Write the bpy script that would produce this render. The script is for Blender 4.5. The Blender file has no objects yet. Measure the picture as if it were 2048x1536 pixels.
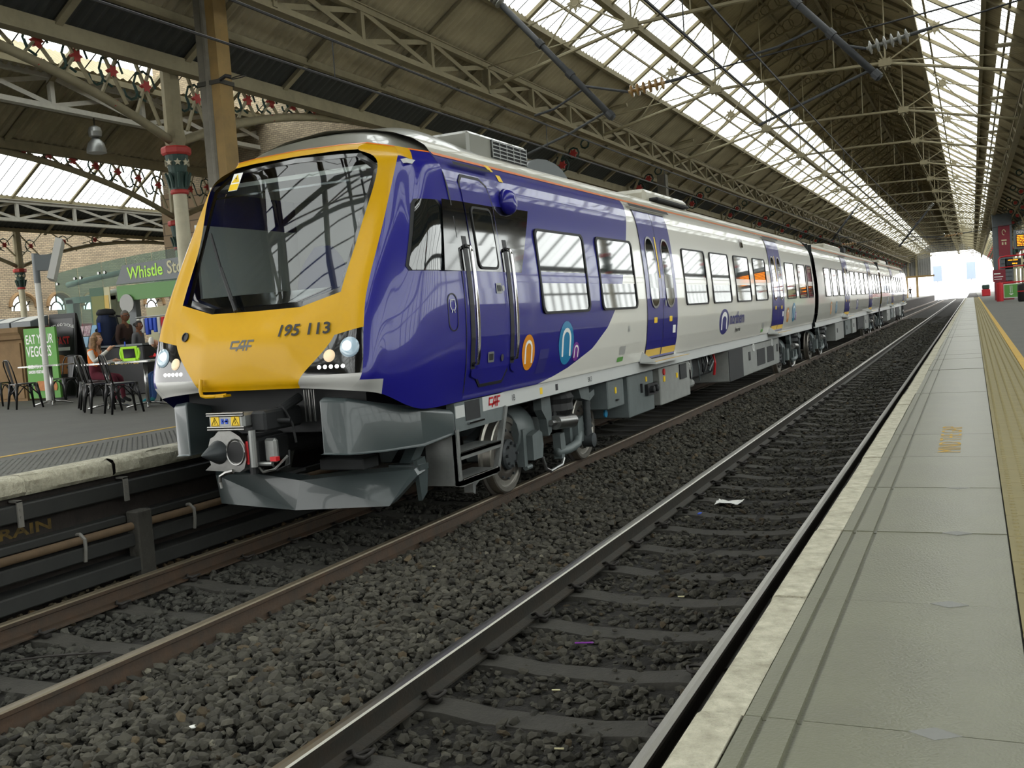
import bpy, math, random
import numpy as np
from mathutils import Vector, Matrix
random.seed(7); RNG = np.random.default_rng(11)
SC = bpy.context.scene
COL = SC.collection
PI = math.pi

# ------------------------------------------------------------------ camera, sky, exposure
CAM_POS = (0.0, 0.0, 1.887)
def make_camera():
    # axes of the place as seen in the photograph: track direction, across, up (pixel frame 2048 x 1536)
    f, vx, vy, roll = 2010.0, 1944.6, 575.4, 0.0696
    d = Vector(((vx - 1024) / f, (vy - 768) / f, 1.0)).normalized()
    h = Vector((math.cos(roll), -math.sin(roll), 0.0))
    x = (h - d * h.dot(d)).normalized()
    z = x.cross(d)
    if z.y > 0: z = -z
    R = Matrix((x, d, z)).transposed()          # cam(x right, y down, z fwd) = R @ world
    right, down, fwd = (Vector(R[0]), Vector(R[1]), Vector(R[2]))
    M = Matrix((right, -down, -fwd)).transposed()
    cd = bpy.data.cameras.new('camera'); co = bpy.data.objects.new('camera', cd)
    cd.sensor_width = 36.0; cd.lens = f / 2048 * 36.0; cd.clip_end = 2000; cd.clip_start = 0.05
    co.matrix_world = Matrix.Translation(CAM_POS) @ M.to_4x4()
    COL.objects.link(co); SC.camera = co
make_camera()

W = bpy.data.worlds.new('overcast_sky'); SC.world = W; W.use_nodes = True
bg = W.node_tree.nodes['Background']
bg.inputs['Color'].default_value = (1.0, 1.0, 0.97, 1); bg.inputs['Strength'].default_value = 5.0

SC.view_settings.view_transform = 'Standard'; SC.view_settings.look = 'None'
SC.view_settings.exposure = -0.3; SC.view_settings.gamma = 1.0; SC.view_settings.use_curve_mapping = False
cy = SC.cycles
cy.use_denoising = True; cy.use_adaptive_sampling = True; cy.adaptive_threshold = 0.08; cy.max_bounces = 5; cy.diffuse_bounces = 3; cy.glossy_bounces = 4
cy.transmission_bounces = 6; cy.transparent_max_bounces = 14; cy.caustics_reflective = False; cy.caustics_refractive = False
cy.sample_clamp_indirect = 6.0

# ------------------------------------------------------------------ materials
def lin(c): return tuple(((v / 255) / 12.92 if v / 255 <= 0.04045 else ((v / 255 + 0.055) / 1.055) ** 2.4) for v in c)
MATS = {}
def mat(name, rgb, rough=0.6, metal=0.0, coat=0.0, noise=0.0, scale=4.0, bump=0.0, bscale=60.0, spec=0.5, rgb2=None, stretch=None, detail=4.0, emit=None, tint=False):
    """principled surface; noise mixes towards rgb2 (or a darker rgb) by a procedural texture in object space"""
    m = bpy.data.materials.new(name); m.use_nodes = True
    nt = m.node_tree; b = nt.nodes['Principled BSDF']
    c = (*lin(rgb), 1)
    b.inputs['Base Color'].default_value = c
    b.inputs['Roughness'].default_value = rough; b.inputs['Metallic'].default_value = metal
    b.inputs['Coat Weight'].default_value = coat; b.inputs['Coat Roughness'].default_value = 0.04
    b.inputs['Specular IOR Level'].default_value = spec
    if noise or bump or tint:
        tc = nt.nodes.new('ShaderNodeTexCoord'); mp = nt.nodes.new('ShaderNodeMapping')
        nt.links.new(tc.outputs['Object'], mp.inputs['Vector'])
        if stretch: mp.inputs['Scale'].default_value = stretch
    last = None
    if noise:
        n = nt.nodes.new('ShaderNodeTexNoise'); n.inputs['Scale'].default_value = scale; n.inputs['Detail'].default_value = detail; n.inputs['Roughness'].default_value = 0.65
        nt.links.new(mp.outputs['Vector'], n.inputs['Vector'])
        r = nt.nodes.new('ShaderNodeValToRGB'); r.color_ramp.elements[0].position = 0.35; r.color_ramp.elements[1].position = 0.7
        c2 = (*lin(rgb2), 1) if rgb2 else tuple(v * 0.45 for v in c[:3]) + (1,)
        mx = nt.nodes.new('ShaderNodeMix'); mx.data_type = 'RGBA'
        mul = nt.nodes.new('ShaderNodeMath'); mul.operation = 'MULTIPLY'; mul.inputs[1].default_value = noise
        nt.links.new(n.outputs['Fac'], r.inputs['Fac']); nt.links.new(r.outputs['Color'], mul.inputs[0])
        nt.links.new(mul.outputs[0], mx.inputs['Factor'])
        mx.inputs['A'].default_value = c; mx.inputs['B'].default_value = c2
        last = mx.outputs['Result']
        nt.links.new(last, b.inputs['Base Color'])
    if tint:
        at = nt.nodes.new('ShaderNodeAttribute'); at.attribute_name = 'tint'
        mm = nt.nodes.new('ShaderNodeMix'); mm.data_type = 'RGBA'; mm.blend_type = 'MULTIPLY'; mm.inputs['Factor'].default_value = 1
        if last: nt.links.new(last, mm.inputs['A'])
        else: mm.inputs['A'].default_value = c
        nt.links.new(at.outputs['Color'], mm.inputs['B']); nt.links.new(mm.outputs['Result'], b.inputs['Base Color'])
    if bump:
        n2 = nt.nodes.new('ShaderNodeTexNoise'); n2.inputs['Scale'].default_value = bscale; n2.inputs['Detail'].default_value = 3
        nt.links.new(mp.outputs['Vector'], n2.inputs['Vector'])
        bp = nt.nodes.new('ShaderNodeBump'); bp.inputs['Strength'].default_value = bump; bp.inputs['Distance'].default_value = 0.02
        nt.links.new(n2.outputs['Fac'], bp.inputs['Height']); nt.links.new(bp.outputs['Normal'], b.inputs['Normal'])
    if emit:
        b.inputs['Emission Color'].default_value = (*lin(emit[0]), 1); b.inputs['Emission Strength'].default_value = emit[1]
    MATS[name] = m; return m

def glass(name, rgb, alpha, rough=0.02, f0=0.05, edge=0.8):
    """thin pane: mirror share rising towards grazing view over tinted see-through; alpha = share that passes"""
    m = bpy.data.materials.new(name); m.use_nodes = True; nt = m.node_tree; nt.nodes.clear()
    o = nt.nodes.new('ShaderNodeOutputMaterial'); lw = nt.nodes.new('ShaderNodeLayerWeight'); lw.inputs['Blend'].default_value = 0.5
    p = nt.nodes.new('ShaderNodeMath'); p.operation = 'POWER'; p.inputs[1].default_value = 5.0; nt.links.new(lw.outputs['Facing'], p.inputs[0])
    fr = nt.nodes.new('ShaderNodeMath'); fr.operation = 'MULTIPLY_ADD'; fr.inputs[1].default_value = edge; fr.inputs[2].default_value = f0; nt.links.new(p.outputs[0], fr.inputs[0])
    g = nt.nodes.new('ShaderNodeBsdfGlossy'); g.inputs['Roughness'].default_value = rough
    t = nt.nodes.new('ShaderNodeBsdfTransparent'); t.inputs['Color'].default_value = tuple(v * alpha for v in lin(rgb)) + (1,)
    mx = nt.nodes.new('ShaderNodeMixShader')
    nt.links.new(fr.outputs[0], mx.inputs[0]); nt.links.new(t.outputs[0], mx.inputs[1]); nt.links.new(g.outputs[0], mx.inputs[2])
    nt.links.new(mx.outputs[0], o.inputs['Surface']); MATS[name] = m; return m

def brick_mat(name, c1, c2, mortar, sw, sh, axes='xz', mort=0.012, bump=0.5):
    m = bpy.data.materials.new(name); m.use_nodes = True; nt = m.node_tree; b = nt.nodes['Principled BSDF']; b.inputs['Roughness'].default_value = 0.85
    tc = nt.nodes.new('ShaderNodeTexCoord'); sp = nt.nodes.new('ShaderNodeSeparateXYZ'); cb = nt.nodes.new('ShaderNodeCombineXYZ')
    nt.links.new(tc.outputs['Object'], sp.inputs[0])
    nt.links.new(sp.outputs['XYZ'.index(axes[0].upper())], cb.inputs[0]); nt.links.new(sp.outputs['XYZ'.index(axes[1].upper())], cb.inputs[1])
    br = nt.nodes.new('ShaderNodeTexBrick'); br.inputs['Scale'].default_value = 1.0; br.inputs['Brick Width'].default_value = sw; br.inputs['Row Height'].default_value = sh
    br.inputs['Mortar Size'].default_value = mort; br.inputs['Color1'].default_value = (*lin(c1), 1); br.inputs['Color2'].default_value = (*lin(c2), 1); br.inputs['Mortar'].default_value = (*lin(mortar), 1)
    nt.links.new(cb.outputs[0], br.inputs['Vector'])
    nz = nt.nodes.new('ShaderNodeTexNoise'); nz.inputs['Scale'].default_value = 1.2; nz.inputs['Detail'].default_value = 6
    nt.links.new(tc.outputs['Object'], nz.inputs['Vector'])
    mx = nt.nodes.new('ShaderNodeMix'); mx.data_type = 'RGBA'; mx.blend_type = 'MULTIPLY'; mx.inputs['Factor'].default_value = 0.55
    nt.links.new(br.outputs['Color'], mx.inputs['A']); nt.links.new(nz.outputs['Fac'], mx.inputs['B'])
    hs = nt.nodes.new('ShaderNodeHueSaturation'); hs.inputs['Saturation'].default_value = 0.85; hs.inputs['Value'].default_value = 1.35
    nt.links.new(mx.outputs['Result'], hs.inputs['Color']); nt.links.new(hs.outputs[0], b.inputs['Base Color'])
    bp = nt.nodes.new('ShaderNodeBump'); bp.inputs['Strength'].default_value = bump; bp.inputs['Distance'].default_value = 0.02; bp.invert = True
    nt.links.new(br.outputs['Fac'], bp.inputs['Height']); nt.links.new(bp.outputs['Normal'], b.inputs['Normal'])
    MATS[name] = m; return m

mat('blue_paint', (30, 28, 124), 0.3, coat=0.6, spec=0.3, bump=0.02, bscale=2.0)
mat('white_paint', (232, 230, 220), 0.25, coat=0.9, bump=0.02, bscale=2.0)
mat('yellow_paint', (196, 150, 0), 0.42, coat=0.08, spec=0.25, noise=0.12, scale=9, rgb2=(180, 134, 0))
mat('orange_paint', (232, 120, 40), 0.35, coat=0.5)
mat('chin_grey', (172, 172, 168), 0.3, coat=0.4)
mat('fairing_grey', (60, 69, 70), 0.34, coat=0.25, noise=0.2, scale=3)
mat('roof_grey', (122, 122, 112), 0.28, coat=0.5)
mat('car_roof', (176, 172, 155), 0.38, coat=0.3, noise=0.25, scale=3, rgb2=(130, 126, 110))
mat('solebar_white', (188, 190, 188), 0.4)
mat('black_gloss', (12, 13, 15), 0.08, coat=0.8)
mat('black_rubber', (14, 15, 17), 0.6)
mat('gangway_black', (16, 24, 24), 0.6, bump=0.2, bscale=20)
mat('orange_logo', (226, 142, 22), 0.3, coat=0.5); mat('teal_logo', (38, 132, 178), 0.3, coat=0.5); mat('purple_logo', (122, 52, 148), 0.3, coat=0.5)
mat('white_mark', (235, 235, 232), 0.4); mat('dark_mark', (22, 22, 26), 0.5); mat('red_mark', (190, 28, 34), 0.4); mat('navy_mark', (36, 34, 108), 0.4); mat('grey_mark', (88, 88, 84), 0.5)
mat('warn_yellow', (235, 195, 20), 0.45); mat('door_yellow', (205, 170, 70), 0.5)
mat('chrome', (205, 205, 205), 0.12, metal=1.0); mat('steel', (150, 150, 148), 0.35, metal=1.0, noise=0.3, scale=20)
mat('alloy', (150, 152, 150), 0.42, metal=0.7, noise=0.25, scale=14)
mat('under_dark', (30, 32, 34), 0.7, noise=0.5, scale=8)
mat('under_grey', (96, 104, 104), 0.5, noise=0.35, scale=6)
mat('under_light', (140, 142, 138), 0.48, noise=0.3, scale=6)
mat('wheel_iron', (74, 68, 62), 0.5, metal=0.4, noise=0.5, scale=10); mat('tread_steel', (150, 146, 138), 0.35, metal=0.8, noise=0.3, scale=18)
mat('disc_iron', (66, 70, 72), 0.5, metal=0.3, noise=0.4, scale=12)
mat('lamp_lens', (150, 170, 180), 0.08, coat=0.8, emit=((200, 225, 255), 0.12)); mat('lamp_led', (255, 255, 250), 0.3, emit=((255, 255, 250), 5.0)); mat('lamp_amber', (230, 200, 160), 0.3, emit=((255, 235, 205), 0.35))
mat('beam_lit', (255, 255, 255), 0.3, emit=((245, 250, 255), 3.0))
mat('dash_blue', (42, 48, 78), 0.6); mat('cab_grey', (206, 208, 202), 0.7); mat('seat_blue', (44, 50, 92), 0.75)
glass('windscreen_glass', (243, 250, 250), 0.86, f0=0.085, edge=0.85)
mat('window_glass', (22, 26, 27), 0.03, coat=1.0, spec=0.9)
glass('roof_glass', (245, 250, 250), 0.93, f0=0.03, edge=0.2)
glass('kiosk_glass', (205, 225, 220), 0.88, f0=0.015, edge=0.3)
mat('rail_grey', (46, 45, 40), 0.6, noise=0.5, scale=6, rgb2=(66, 52, 38), bump=0.15, bscale=40); mat('rail_side', (58, 48, 38), 0.72, noise=0.55, scale=6, rgb2=(84, 60, 40), bump=0.15, bscale=40); mat('rail_top', (150, 147, 138), 0.3, metal=1.0, noise=0.25, scale=30, stretch=(8, 0.6, 8))
mat('rail_dull', (120, 110, 92), 0.4, metal=0.5, noise=0.35, scale=20, stretch=(6, 0.5, 6), rgb2=(86, 78, 62))
mat('sleeper_concrete', (62, 60, 54), 0.92, noise=0.6, scale=7, rgb2=(42, 41, 37), bump=0.35, bscale=50)
mat('clip_iron', (42, 38, 34), 0.7, noise=0.4, scale=20)
mat('ballast_dirt', (36, 34, 29), 1.0, noise=0.7, scale=14, rgb2=(22, 21, 19), bump=0.8, bscale=45)
mat('ballast_stone', (70, 68, 60), 0.95, tint=True, noise=0.4, scale=30, rgb2=(54, 52, 46))
mat('coping_white', (188, 184, 164), 0.85, noise=0.75, scale=16, rgb2=(120, 115, 96), bump=0.6, bscale=70, detail=8)
mat('slab_stone', (110, 110, 91), 0.33, noise=0.5, scale=2.2, rgb2=(90, 88, 76), bump=0.12, bscale=120, detail=8, spec=0.5)
mat('joint_dark', (66, 64, 56), 0.95, noise=0.5, scale=30)
mat('tactile_buff', (128, 118, 80), 0.8, noise=0.4, scale=6, rgb2=(104, 97, 68))
mat('faded_paint', (104, 84, 34), 0.9, noise=0.8, scale=14, rgb2=(44, 38, 30)); mat('yellow_line', (192, 152, 48), 0.8, noise=0.7, scale=12, rgb2=(140, 124, 78), detail=8)
mat('asphalt', (88, 88, 82), 0.8, noise=0.5, scale=1.5, rgb2=(72, 71, 66), bump=0.25, bscale=160)
mat('platform_brick', (44, 38, 34), 0.9, noise=0.7, scale=5, rgb2=(24, 22, 20), bump=0.4, bscale=20)
mat('duct_dark', (44, 45, 43), 0.7, noise=0.5, scale=4); mat('duct_brown', (92, 74, 52), 0.8, noise=0.5, scale=6); mat('bracket_grey', (112, 110, 104), 0.6)
mat('iron_beige', (142, 133, 105), 0.75, noise=0.5, scale=3, rgb2=(102, 95, 73)); mat('iron_dark', (54, 52, 44), 0.8, noise=0.4, scale=4)
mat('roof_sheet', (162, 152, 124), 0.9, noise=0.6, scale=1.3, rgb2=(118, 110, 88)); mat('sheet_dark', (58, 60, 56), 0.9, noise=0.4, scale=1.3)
mat('iron_white', (196, 194, 184), 0.6, noise=0.3, scale=6); mat('iron_green', (40, 66, 58), 0.6, noise=0.4, scale=8); mat('iron_red', (168, 52, 46), 0.6, noise=0.25, scale=8); mat('iron_cream', (190, 184, 158), 0.6, noise=0.35, scale=5)
mat('mast_tan', (138, 112, 64), 0.8, noise=0.6, scale=3, rgb2=(104, 88, 58)); mat('mast_grey', (112, 108, 96), 0.8, noise=0.5, scale=4)
mat('stone_wall', (136, 110, 76), 0.9, noise=0.6, scale=1.6, rgb2=(100, 80, 56), bump=0.3, bscale=14)
brick_mat('brick_buff', (176, 156, 122), (150, 132, 104), (112, 103, 86), 0.125, 0.05, 'xz', .006); brick_mat('brick_side', (168, 148, 112), (146, 128, 98), (104, 96, 80), 0.23, 0.078, 'yz')
brick_mat('masonry', (150, 124, 88), (132, 108, 78), (92, 78, 58), 0.9, 0.32, 'xz', 0.015, 0.4)
mat('tube_dark', (54, 56, 58), 0.6, noise=0.4, scale=10); mat('wire_dark', (22, 22, 24), 0.6); mat('porcelain_brown', (150, 116, 66), 0.3, coat=0.4); mat('porcelain_grey', (128, 128, 122), 0.35, coat=0.3)
mat('chair_black', (18, 18, 20), 0.38, metal=0.3, coat=0.2); mat('table_metal', (182, 182, 180), 0.25, metal=0.9, noise=0.2, scale=20)
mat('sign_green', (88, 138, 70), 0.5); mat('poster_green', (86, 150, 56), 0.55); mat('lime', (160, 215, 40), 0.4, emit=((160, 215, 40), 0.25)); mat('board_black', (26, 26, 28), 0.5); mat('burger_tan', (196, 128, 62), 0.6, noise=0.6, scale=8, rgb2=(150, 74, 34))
mat('screen_grey', (98, 104, 106), 0.4); mat('white_plain', (205, 205, 200), 0.6); mat('concrete_grey', (128, 128, 124), 0.85, noise=0.3, scale=2)
mat('lift_grey', (92, 98, 102), 0.6, noise=0.3, scale=2); mat('lift_maroon', (122, 32, 46), 0.5); mat('red_paint', (186, 34, 44), 0.45); mat('banner_green', (92, 152, 70), 0.5)
mat('led_amber', (250, 140, 20), 0.5, emit=((255, 140, 20), 3.0)); mat('screen_black', (14, 14, 16), 0.3); mat('sign_cream', (196, 190, 150), 0.5)
mat('skin', (206, 160, 130), 0.6); mat('skin_dark', (120, 78, 54), 0.6); mat('hair_brown', (92, 66, 42), 0.7, noise=0.5, scale=20, rgb2=(178, 142, 92)); mat('hair_dark', (26, 22, 20), 0.7); mat('hair_grey', (96, 92, 86), 0.7); mat('hair_fair', (156, 118, 70), 0.7)
mat('cloth_orange', (226, 116, 40), 0.85); mat('cloth_white', (206, 204, 196), 0.85); mat('cloth_black', (26, 26, 28), 0.9); mat('cloth_maroon', (92, 26, 42), 0.9); mat('denim', (58, 92, 150), 0.9, noise=0.3, scale=20); mat('cloth_brown', (64, 46, 40), 0.9); mat('cloth_grey', (98, 98, 100), 0.9); mat('cloth_khaki', (74, 72, 48), 0.9); mat('cloth_red', (200, 36, 42), 0.85); mat('pack_navy', (30, 42, 72), 0.85); mat('bright_blue', (40, 82, 200), 0.6); mat('shoe_teal', (30, 130, 140), 0.7)
mat('mag_mix', (200, 180, 180), 0.5, noise=1.0, scale=14, rgb2=(120, 60, 90)); mat('outside_pale', (190, 196, 200), 0.9); mat('outside_blue', (150, 164, 196), 0.9)
mat('litter_white', (225, 225, 220), 0.6); mat('net_grey', (120, 118, 108), 0.9)

# ------------------------------------------------------------------ mesh helpers
class MB:
    def __init__(s): s.v = []; s.f = []; s.m = []; s.mi = 0
    def add(s, vs, fs):
        o = len(s.v); s.v.extend(tuple(p) for p in vs); s.f.extend(tuple(i + o for i in f) for f in fs); s.m.extend([s.mi] * len(fs)); return s
    def box(s, c, d, rot=None):
        x, y, z = d[0] / 2, d[1] / 2, d[2] / 2
        P = [Vector((sx * x, sy * y, sz * z)) for sz in (-1, 1) for sy in (-1, 1) for sx in (-1, 1)]
        if rot is not None: P = [rot @ p for p in P]
        c = Vector(c)
        return s.add([p + c for p in P], [(0, 2, 3, 1), (4, 5, 7, 6), (0, 1, 5, 4), (2, 6, 7, 3), (0, 4, 6, 2), (1, 3, 7, 5)])
    def bx(s, x0, x1, y0, y1, z0, z1): return s.box(((x0 + x1) / 2, (y0 + y1) / 2, (z0 + z1) / 2), (x1 - x0, y1 - y0, z1 - z0))
    def bbox(s, x0, x1, y0, y1, z0, z1, b=0.02):
        """box with chamfered edges"""
        P = []
        for (sx, xa) in ((0, x0), (1, x1)):
            for (sy, ya) in ((0, y0), (1, y1)):
                for (sz, za) in ((0, z0), (1, z1)):
                    ix, iy, iz = (b if sx == 0 else -b), (b if sy == 0 else -b), (b if sz == 0 else -b)
                    P += [(xa, ya + iy, za + iz), (xa + ix, ya, za + iz), (xa + ix, ya + iy, za)]
        def k(x, y, z, a): return (x * 4 + y * 2 + z) * 3 + a
        F = [(k(0,0,0,0),k(0,0,1,0),k(0,1,1,0),k(0,1,0,0)), (k(1,0,0,0),k(1,1,0,0),k(1,1,1,0),k(1,0,1,0)), (k(0,0,0,1),k(1,0,0,1),k(1,0,1,1),k(0,0,1,1)), (k(0,1,0,1),k(0,1,1,1),k(1,1,1,1),k(1,1,0,1)), (k(0,0,0,2),k(0,1,0,2),k(1,1,0,2),k(1,0,0,2)), (k(0,0,1,2),k(1,0,1,2),k(1,1,1,2),k(0,1,1,2))]
        for x in (0, 1):
            for y in (0, 1): F.append((k(x,y,0,0),k(x,y,1,0),k(x,y,1,1),k(x,y,0,1)))
            for z in (0, 1): F.append((k(x,0,z,0),k(x,1,z,0),k(x,1,z,2),k(x,0,z,2)))
        for y in (0, 1):
            for z in (0, 1): F.append((k(0,y,z,1),k(1,y,z,1),k(1,y,z,2),k(0,y,z,2)))
        for x in (0, 1):
            for y in (0, 1):
                for z in (0, 1): F.append((k(x,y,z,0),k(x,y,z,1),k(x,y,z,2)))
        return s.add(P, F)
    def beam(s, a, b, w, h=None, up=(0, 0, 1)):
        a, b = Vector(a), Vector(b); h = h or w; d = (b - a).normalized(); u = Vector(up)
        if abs(d.dot(u)) > 0.98: u = Vector((1, 0, 0))
        sx = d.cross(u).normalized() * w / 2; sy = sx.cross(d).normalized() * h / 2
        P = [p + i * sx + j * sy for p in (a, b) for (i, j) in ((-1, -1), (1, -1), (1, 1), (-1, 1))]
        return s.add(P, [(0, 3, 2, 1), (4, 5, 6, 7), (0, 1, 5, 4), (1, 2, 6, 5), (2, 3, 7, 6), (3, 0, 4, 7)])
    def tube(s, path, r, n=8, cap=True, closed=False):
        P = [Vector(p) for p in path]; N = len(P); rs = r if isinstance(r, (list, tuple)) else [r] * N
        rings = []; prev = None
        for i, p in enumerate(P):
            if closed: d = (P[(i + 1) % N] - P[i - 1])
            else: d = (P[min(i + 1, N - 1)] - P[max(i - 1, 0)])
            d = d.normalized() if d.length > 1e-9 else Vector((0, 0, 1))
            if prev is None:
                u = Vector((0, 0, 1)) if abs(d.z) < 0.9 else Vector((1, 0, 0)); u = (u - d * u.dot(d)).normalized()
            else:
                u = prev - d * prev.dot(d); u = u.normalized() if u.length > 1e-6 else Vector((1, 0, 0))
            prev = u; w = d.cross(u)
            rings.append([p + (u * math.cos(2 * PI * k / n) + w * math.sin(2 * PI * k / n)) * rs[i] for k in range(n)])
        V = [q for rg in rings for q in rg]; F = []
        for i in range(N if closed else N - 1):
            j = (i + 1) % N
            for k in range(n): F.append((i * n + k, i * n + (k + 1) % n, j * n + (k + 1) % n, j * n + k))
        if cap and not closed: F.append(tuple(range(n - 1, -1, -1))); F.append(tuple((N - 1) * n + k for k in range(n)))
        return s.add(V, F)
    def cyl(s, a, b, r, n=12, r2=None): return s.tube([a, b], [r, r if r2 is None else r2], n)
    def lathe(s, prof, o=(0, 0, 0), axis='z', n=16):
        """prof: (radius, height) pairs"""
        o = Vector(o); V = []; F = []
        for (r, h) in prof:
            for k in range(n):
                a = 2 * PI * k / n; c, d = r * math.cos(a), r * math.sin(a)
                V.append(o + Vector({'z': (c, d, h), 'y': (c, h, -d), 'x': (h, c, d)}[axis]))
        for i in range(len(prof) - 1):
            for k in range(n): F.append((i * n + k, i * n + (k + 1) % n, (i + 1) * n + (k + 1) % n, (i + 1) * n + k))
        F.append(tuple(range(n - 1, -1, -1))); F.append(tuple((len(prof) - 1) * n + k for k in range(n)))
        return s.add(V, F)
    def prism(s, poly, axis, a, b):
        """poly in the two other axes (in xyz order), extruded from a to b along axis"""
        def P(u, v, t): return {'x': (t, u, v), 'y': (u, t, v), 'z': (u, v, t)}[axis]
        n = len(poly); V = [P(u, v, a) for u, v in poly] + [P(u, v, b) for u, v in poly]
        F = [tuple(range(n)), tuple(range(2 * n - 1, n - 1, -1))] + [(i, (i + 1) % n, n + (i + 1) % n, n + i) for i in range(n)]
        return s.add(V, F)
    def grid(s, rows):
        nr, nc = len(rows), len(rows[0]); V = [p for r in rows for p in r]
        return s.add(V, [(i * nc + j, i * nc + j + 1, (i + 1) * nc + j + 1, (i + 1) * nc + j) for i in range(nr - 1) for j in range(nc - 1)])
    def mirror_x(s):
        n = len(s.v); s.v += [(-p[0], p[1], p[2]) for p in s.v]; s.f += [tuple(n + i for i in reversed(f)) for f in s.f]; s.m += list(s.m); return s
    def mesh(s, name, mats, smooth=False):
        me = bpy.data.meshes.new(name); me.from_pydata([tuple(map(float, p)) for p in s.v], [], s.f)
        if isinstance(mats, str): mats = [mats]
        for k in mats: me.materials.append(MATS[k])
        if len(mats) > 1: me.polygons.foreach_set('material_index', s.m)
        if smooth: me.polygons.foreach_set('use_smooth', [True] * len(s.f))
        me.update(); return me
    def obj(s, name, mats, parent=None, smooth=False, loc=None):
        o = bpy.data.objects.new(name, s.mesh(name, mats, smooth)); COL.objects.link(o)
        if parent is not None: o.parent = parent
        if loc is not None: o.location = loc
        return o

def smooth_fix(me, ang=35):
    """shade smooth but keep hard edges sharp"""
    me.polygons.foreach_set('use_smooth', [True] * len(me.polygons))
    me.set_sharp_from_angle(angle=math.radians(ang))
def tag(o, label=None, cat=None, group=None, kind=None):
    if label: o['label'] = label
    if cat: o['category'] = cat
    if group: o['group'] = group
    if kind: o['kind'] = kind
    return o
def thing(name, label, cat, loc=(0, 0, 0), rz=0.0, group=None, kind=None):
    o = bpy.data.objects.new(name, None); COL.objects.link(o); o.location = loc; o.rotation_euler = (0, 0, rz); o.empty_display_size = 0.2
    return tag(o, label, cat, group, kind)
def inst(name, me, parent, loc=(0, 0, 0), rot=(0, 0, 0), scale=None):
    o = bpy.data.objects.new(name, me); COL.objects.link(o); o.parent = parent; o.location = loc; o.rotation_euler = rot
    if scale is not None: o.scale = scale
    return o
def copy_tree(o, parent=None):
    c = o.copy(); COL.objects.link(c)
    if parent is not None:
        c.parent = parent
    for ch in list(o.children): copy_tree(ch, c)
    return c
_tc = {}
def text_geo(txt, size=1.0, bold=0.0, sx=1.0, shear=0.0, align='LEFT'):
    """flat letters: list of 2d verts and faces"""
    cu = bpy.data.curves.new('t', 'FONT'); cu.body = txt; cu.size = size; cu.offset = bold; cu.shear = shear; cu.align_x = align; cu.resolution_u = 3
    ob = bpy.data.objects.new('t', cu); COL.objects.link(ob)
    dg = bpy.context.evaluated_depsgraph_get(); me = bpy.data.meshes.new_from_object(ob.evaluated_get(dg))
    V = [(v.co.x * sx, v.co.y) for v in me.vertices]; F = [tuple(p.vertices) for p in me.polygons]
    bpy.data.objects.remove(ob); bpy.data.curves.remove(cu); bpy.data.meshes.remove(me)
    return V, F
def text_obj(name, txt, size, m, parent, fn, bold=0.0, sx=1.0, shear=0.0, align='LEFT'):
    """letters laid on a surface by fn(u, v) -> point"""
    V, F = text_geo(txt, size, bold, sx, shear, align); b = MB(); b.add([fn(u, v) for u, v in V], F)
    return b.obj(name, m, parent)
def rrect(y0, y1, z0, z1, r, n=5):
    P = []
    for (cy_, cz_, a0) in ((y1 - r, z1 - r, 0), (y0 + r, z1 - r, 90), (y0 + r, z0 + r, 180), (y1 - r, z0 + r, 270)):
        for k in range(n + 1):
            a = math.radians(a0 + 90 * k / n); P.append((cy_ + r * math.cos(a), cz_ + r * math.sin(a)))
    return P
# ------------------------------------------------------------------ trackbed, tracks, platforms
XR, XT, GA = -2.0935, -5.55, 0.7525          # track centres, half distance between rail centres
PZ = 0.915; PE = -0.644; LE = -6.93          # platform height, right edge, left edge
YN, YF = -8.0, 112.0

def build_ground():
    b = MB(); xs = np.linspace(-7.1, -0.45, 40); ys = np.concatenate([[-60, -40, -20], np.arange(-8, 20, 0.35), np.arange(20, 240, 2.5)])
    def h(x):
        if x > -1.42 or x < -6.2: return -0.24
        if -4.72 < x < -2.92: return -0.16
        return -0.214 if x > -3 else -0.225
    b.grid([[(x, y, h(x) + RNG.normal(0, 0.008)) for x in xs] for y in ys])
    tag(b.obj('trackbed', 'ballast_dirt'), 'dark dirty ground of the trackbed under the ballast', 'ground', kind='structure')
    b = MB(); b.bx(-400, 400, 240, 900, -0.6, -0.25)
    tag(b.obj('outside_ground', 'outside_pale'), 'bright open ground beyond the far end of the roof', 'ground', kind='structure')
build_ground()

def rail_mesh(top, side='rail_side'):
    pr = [(-.07, -.158), (.07, -.158), (.07, -.146), (.012, -.128), (.009, -.05), (.034, -.038), (.036, -.012), (.03, -.002), (.0, 0), (-.03, -.002), (-.036, -.012), (-.034, -.038), (-.009, -.05), (-.012, -.128), (-.07, -.146)]
    b = MB(); n = len(pr); ys = [YN, YF + 90]
    for i, (p, q) in enumerate(zip(pr, pr[1:] + pr[:1])):
        b.mi = 1 if (p[1] > -.014 and q[1] > -.014) else 0
        b.add([(p[0], ys[0], p[1]), (q[0], ys[0], q[1]), (q[0], ys[1], q[1]), (p[0], ys[1], p[1])], [(0, 1, 2, 3)])
    b.mi = 0; b.add([(p[0], ys[0], p[1]) for p in pr], [tuple(range(n))])
    return b.mesh('rail', [side, top])
def sleeper_mesh():
    b = MB(); L = 1.25
    sec = lambda x: (-.17 + (0.0 if abs(x) > .5 else -.03), .13, .10)
    rows = []
    for x in (-L, -.95, -.55, -.3, .3, .55, .95, L):
        zt, wb, wt = sec(x); rows.append([(x, -wb, -.36), (x, -wt, zt), (x, wt, zt), (x, wb, -.36)])
    b.grid(rows); n = len(b.v); b.f += [(0, 1, 2, 3), (n - 1, n - 2, n - 3, n - 4)]; b.m += [0, 0]
    return b.mesh('sleeper', 'sleeper_concrete')
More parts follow.
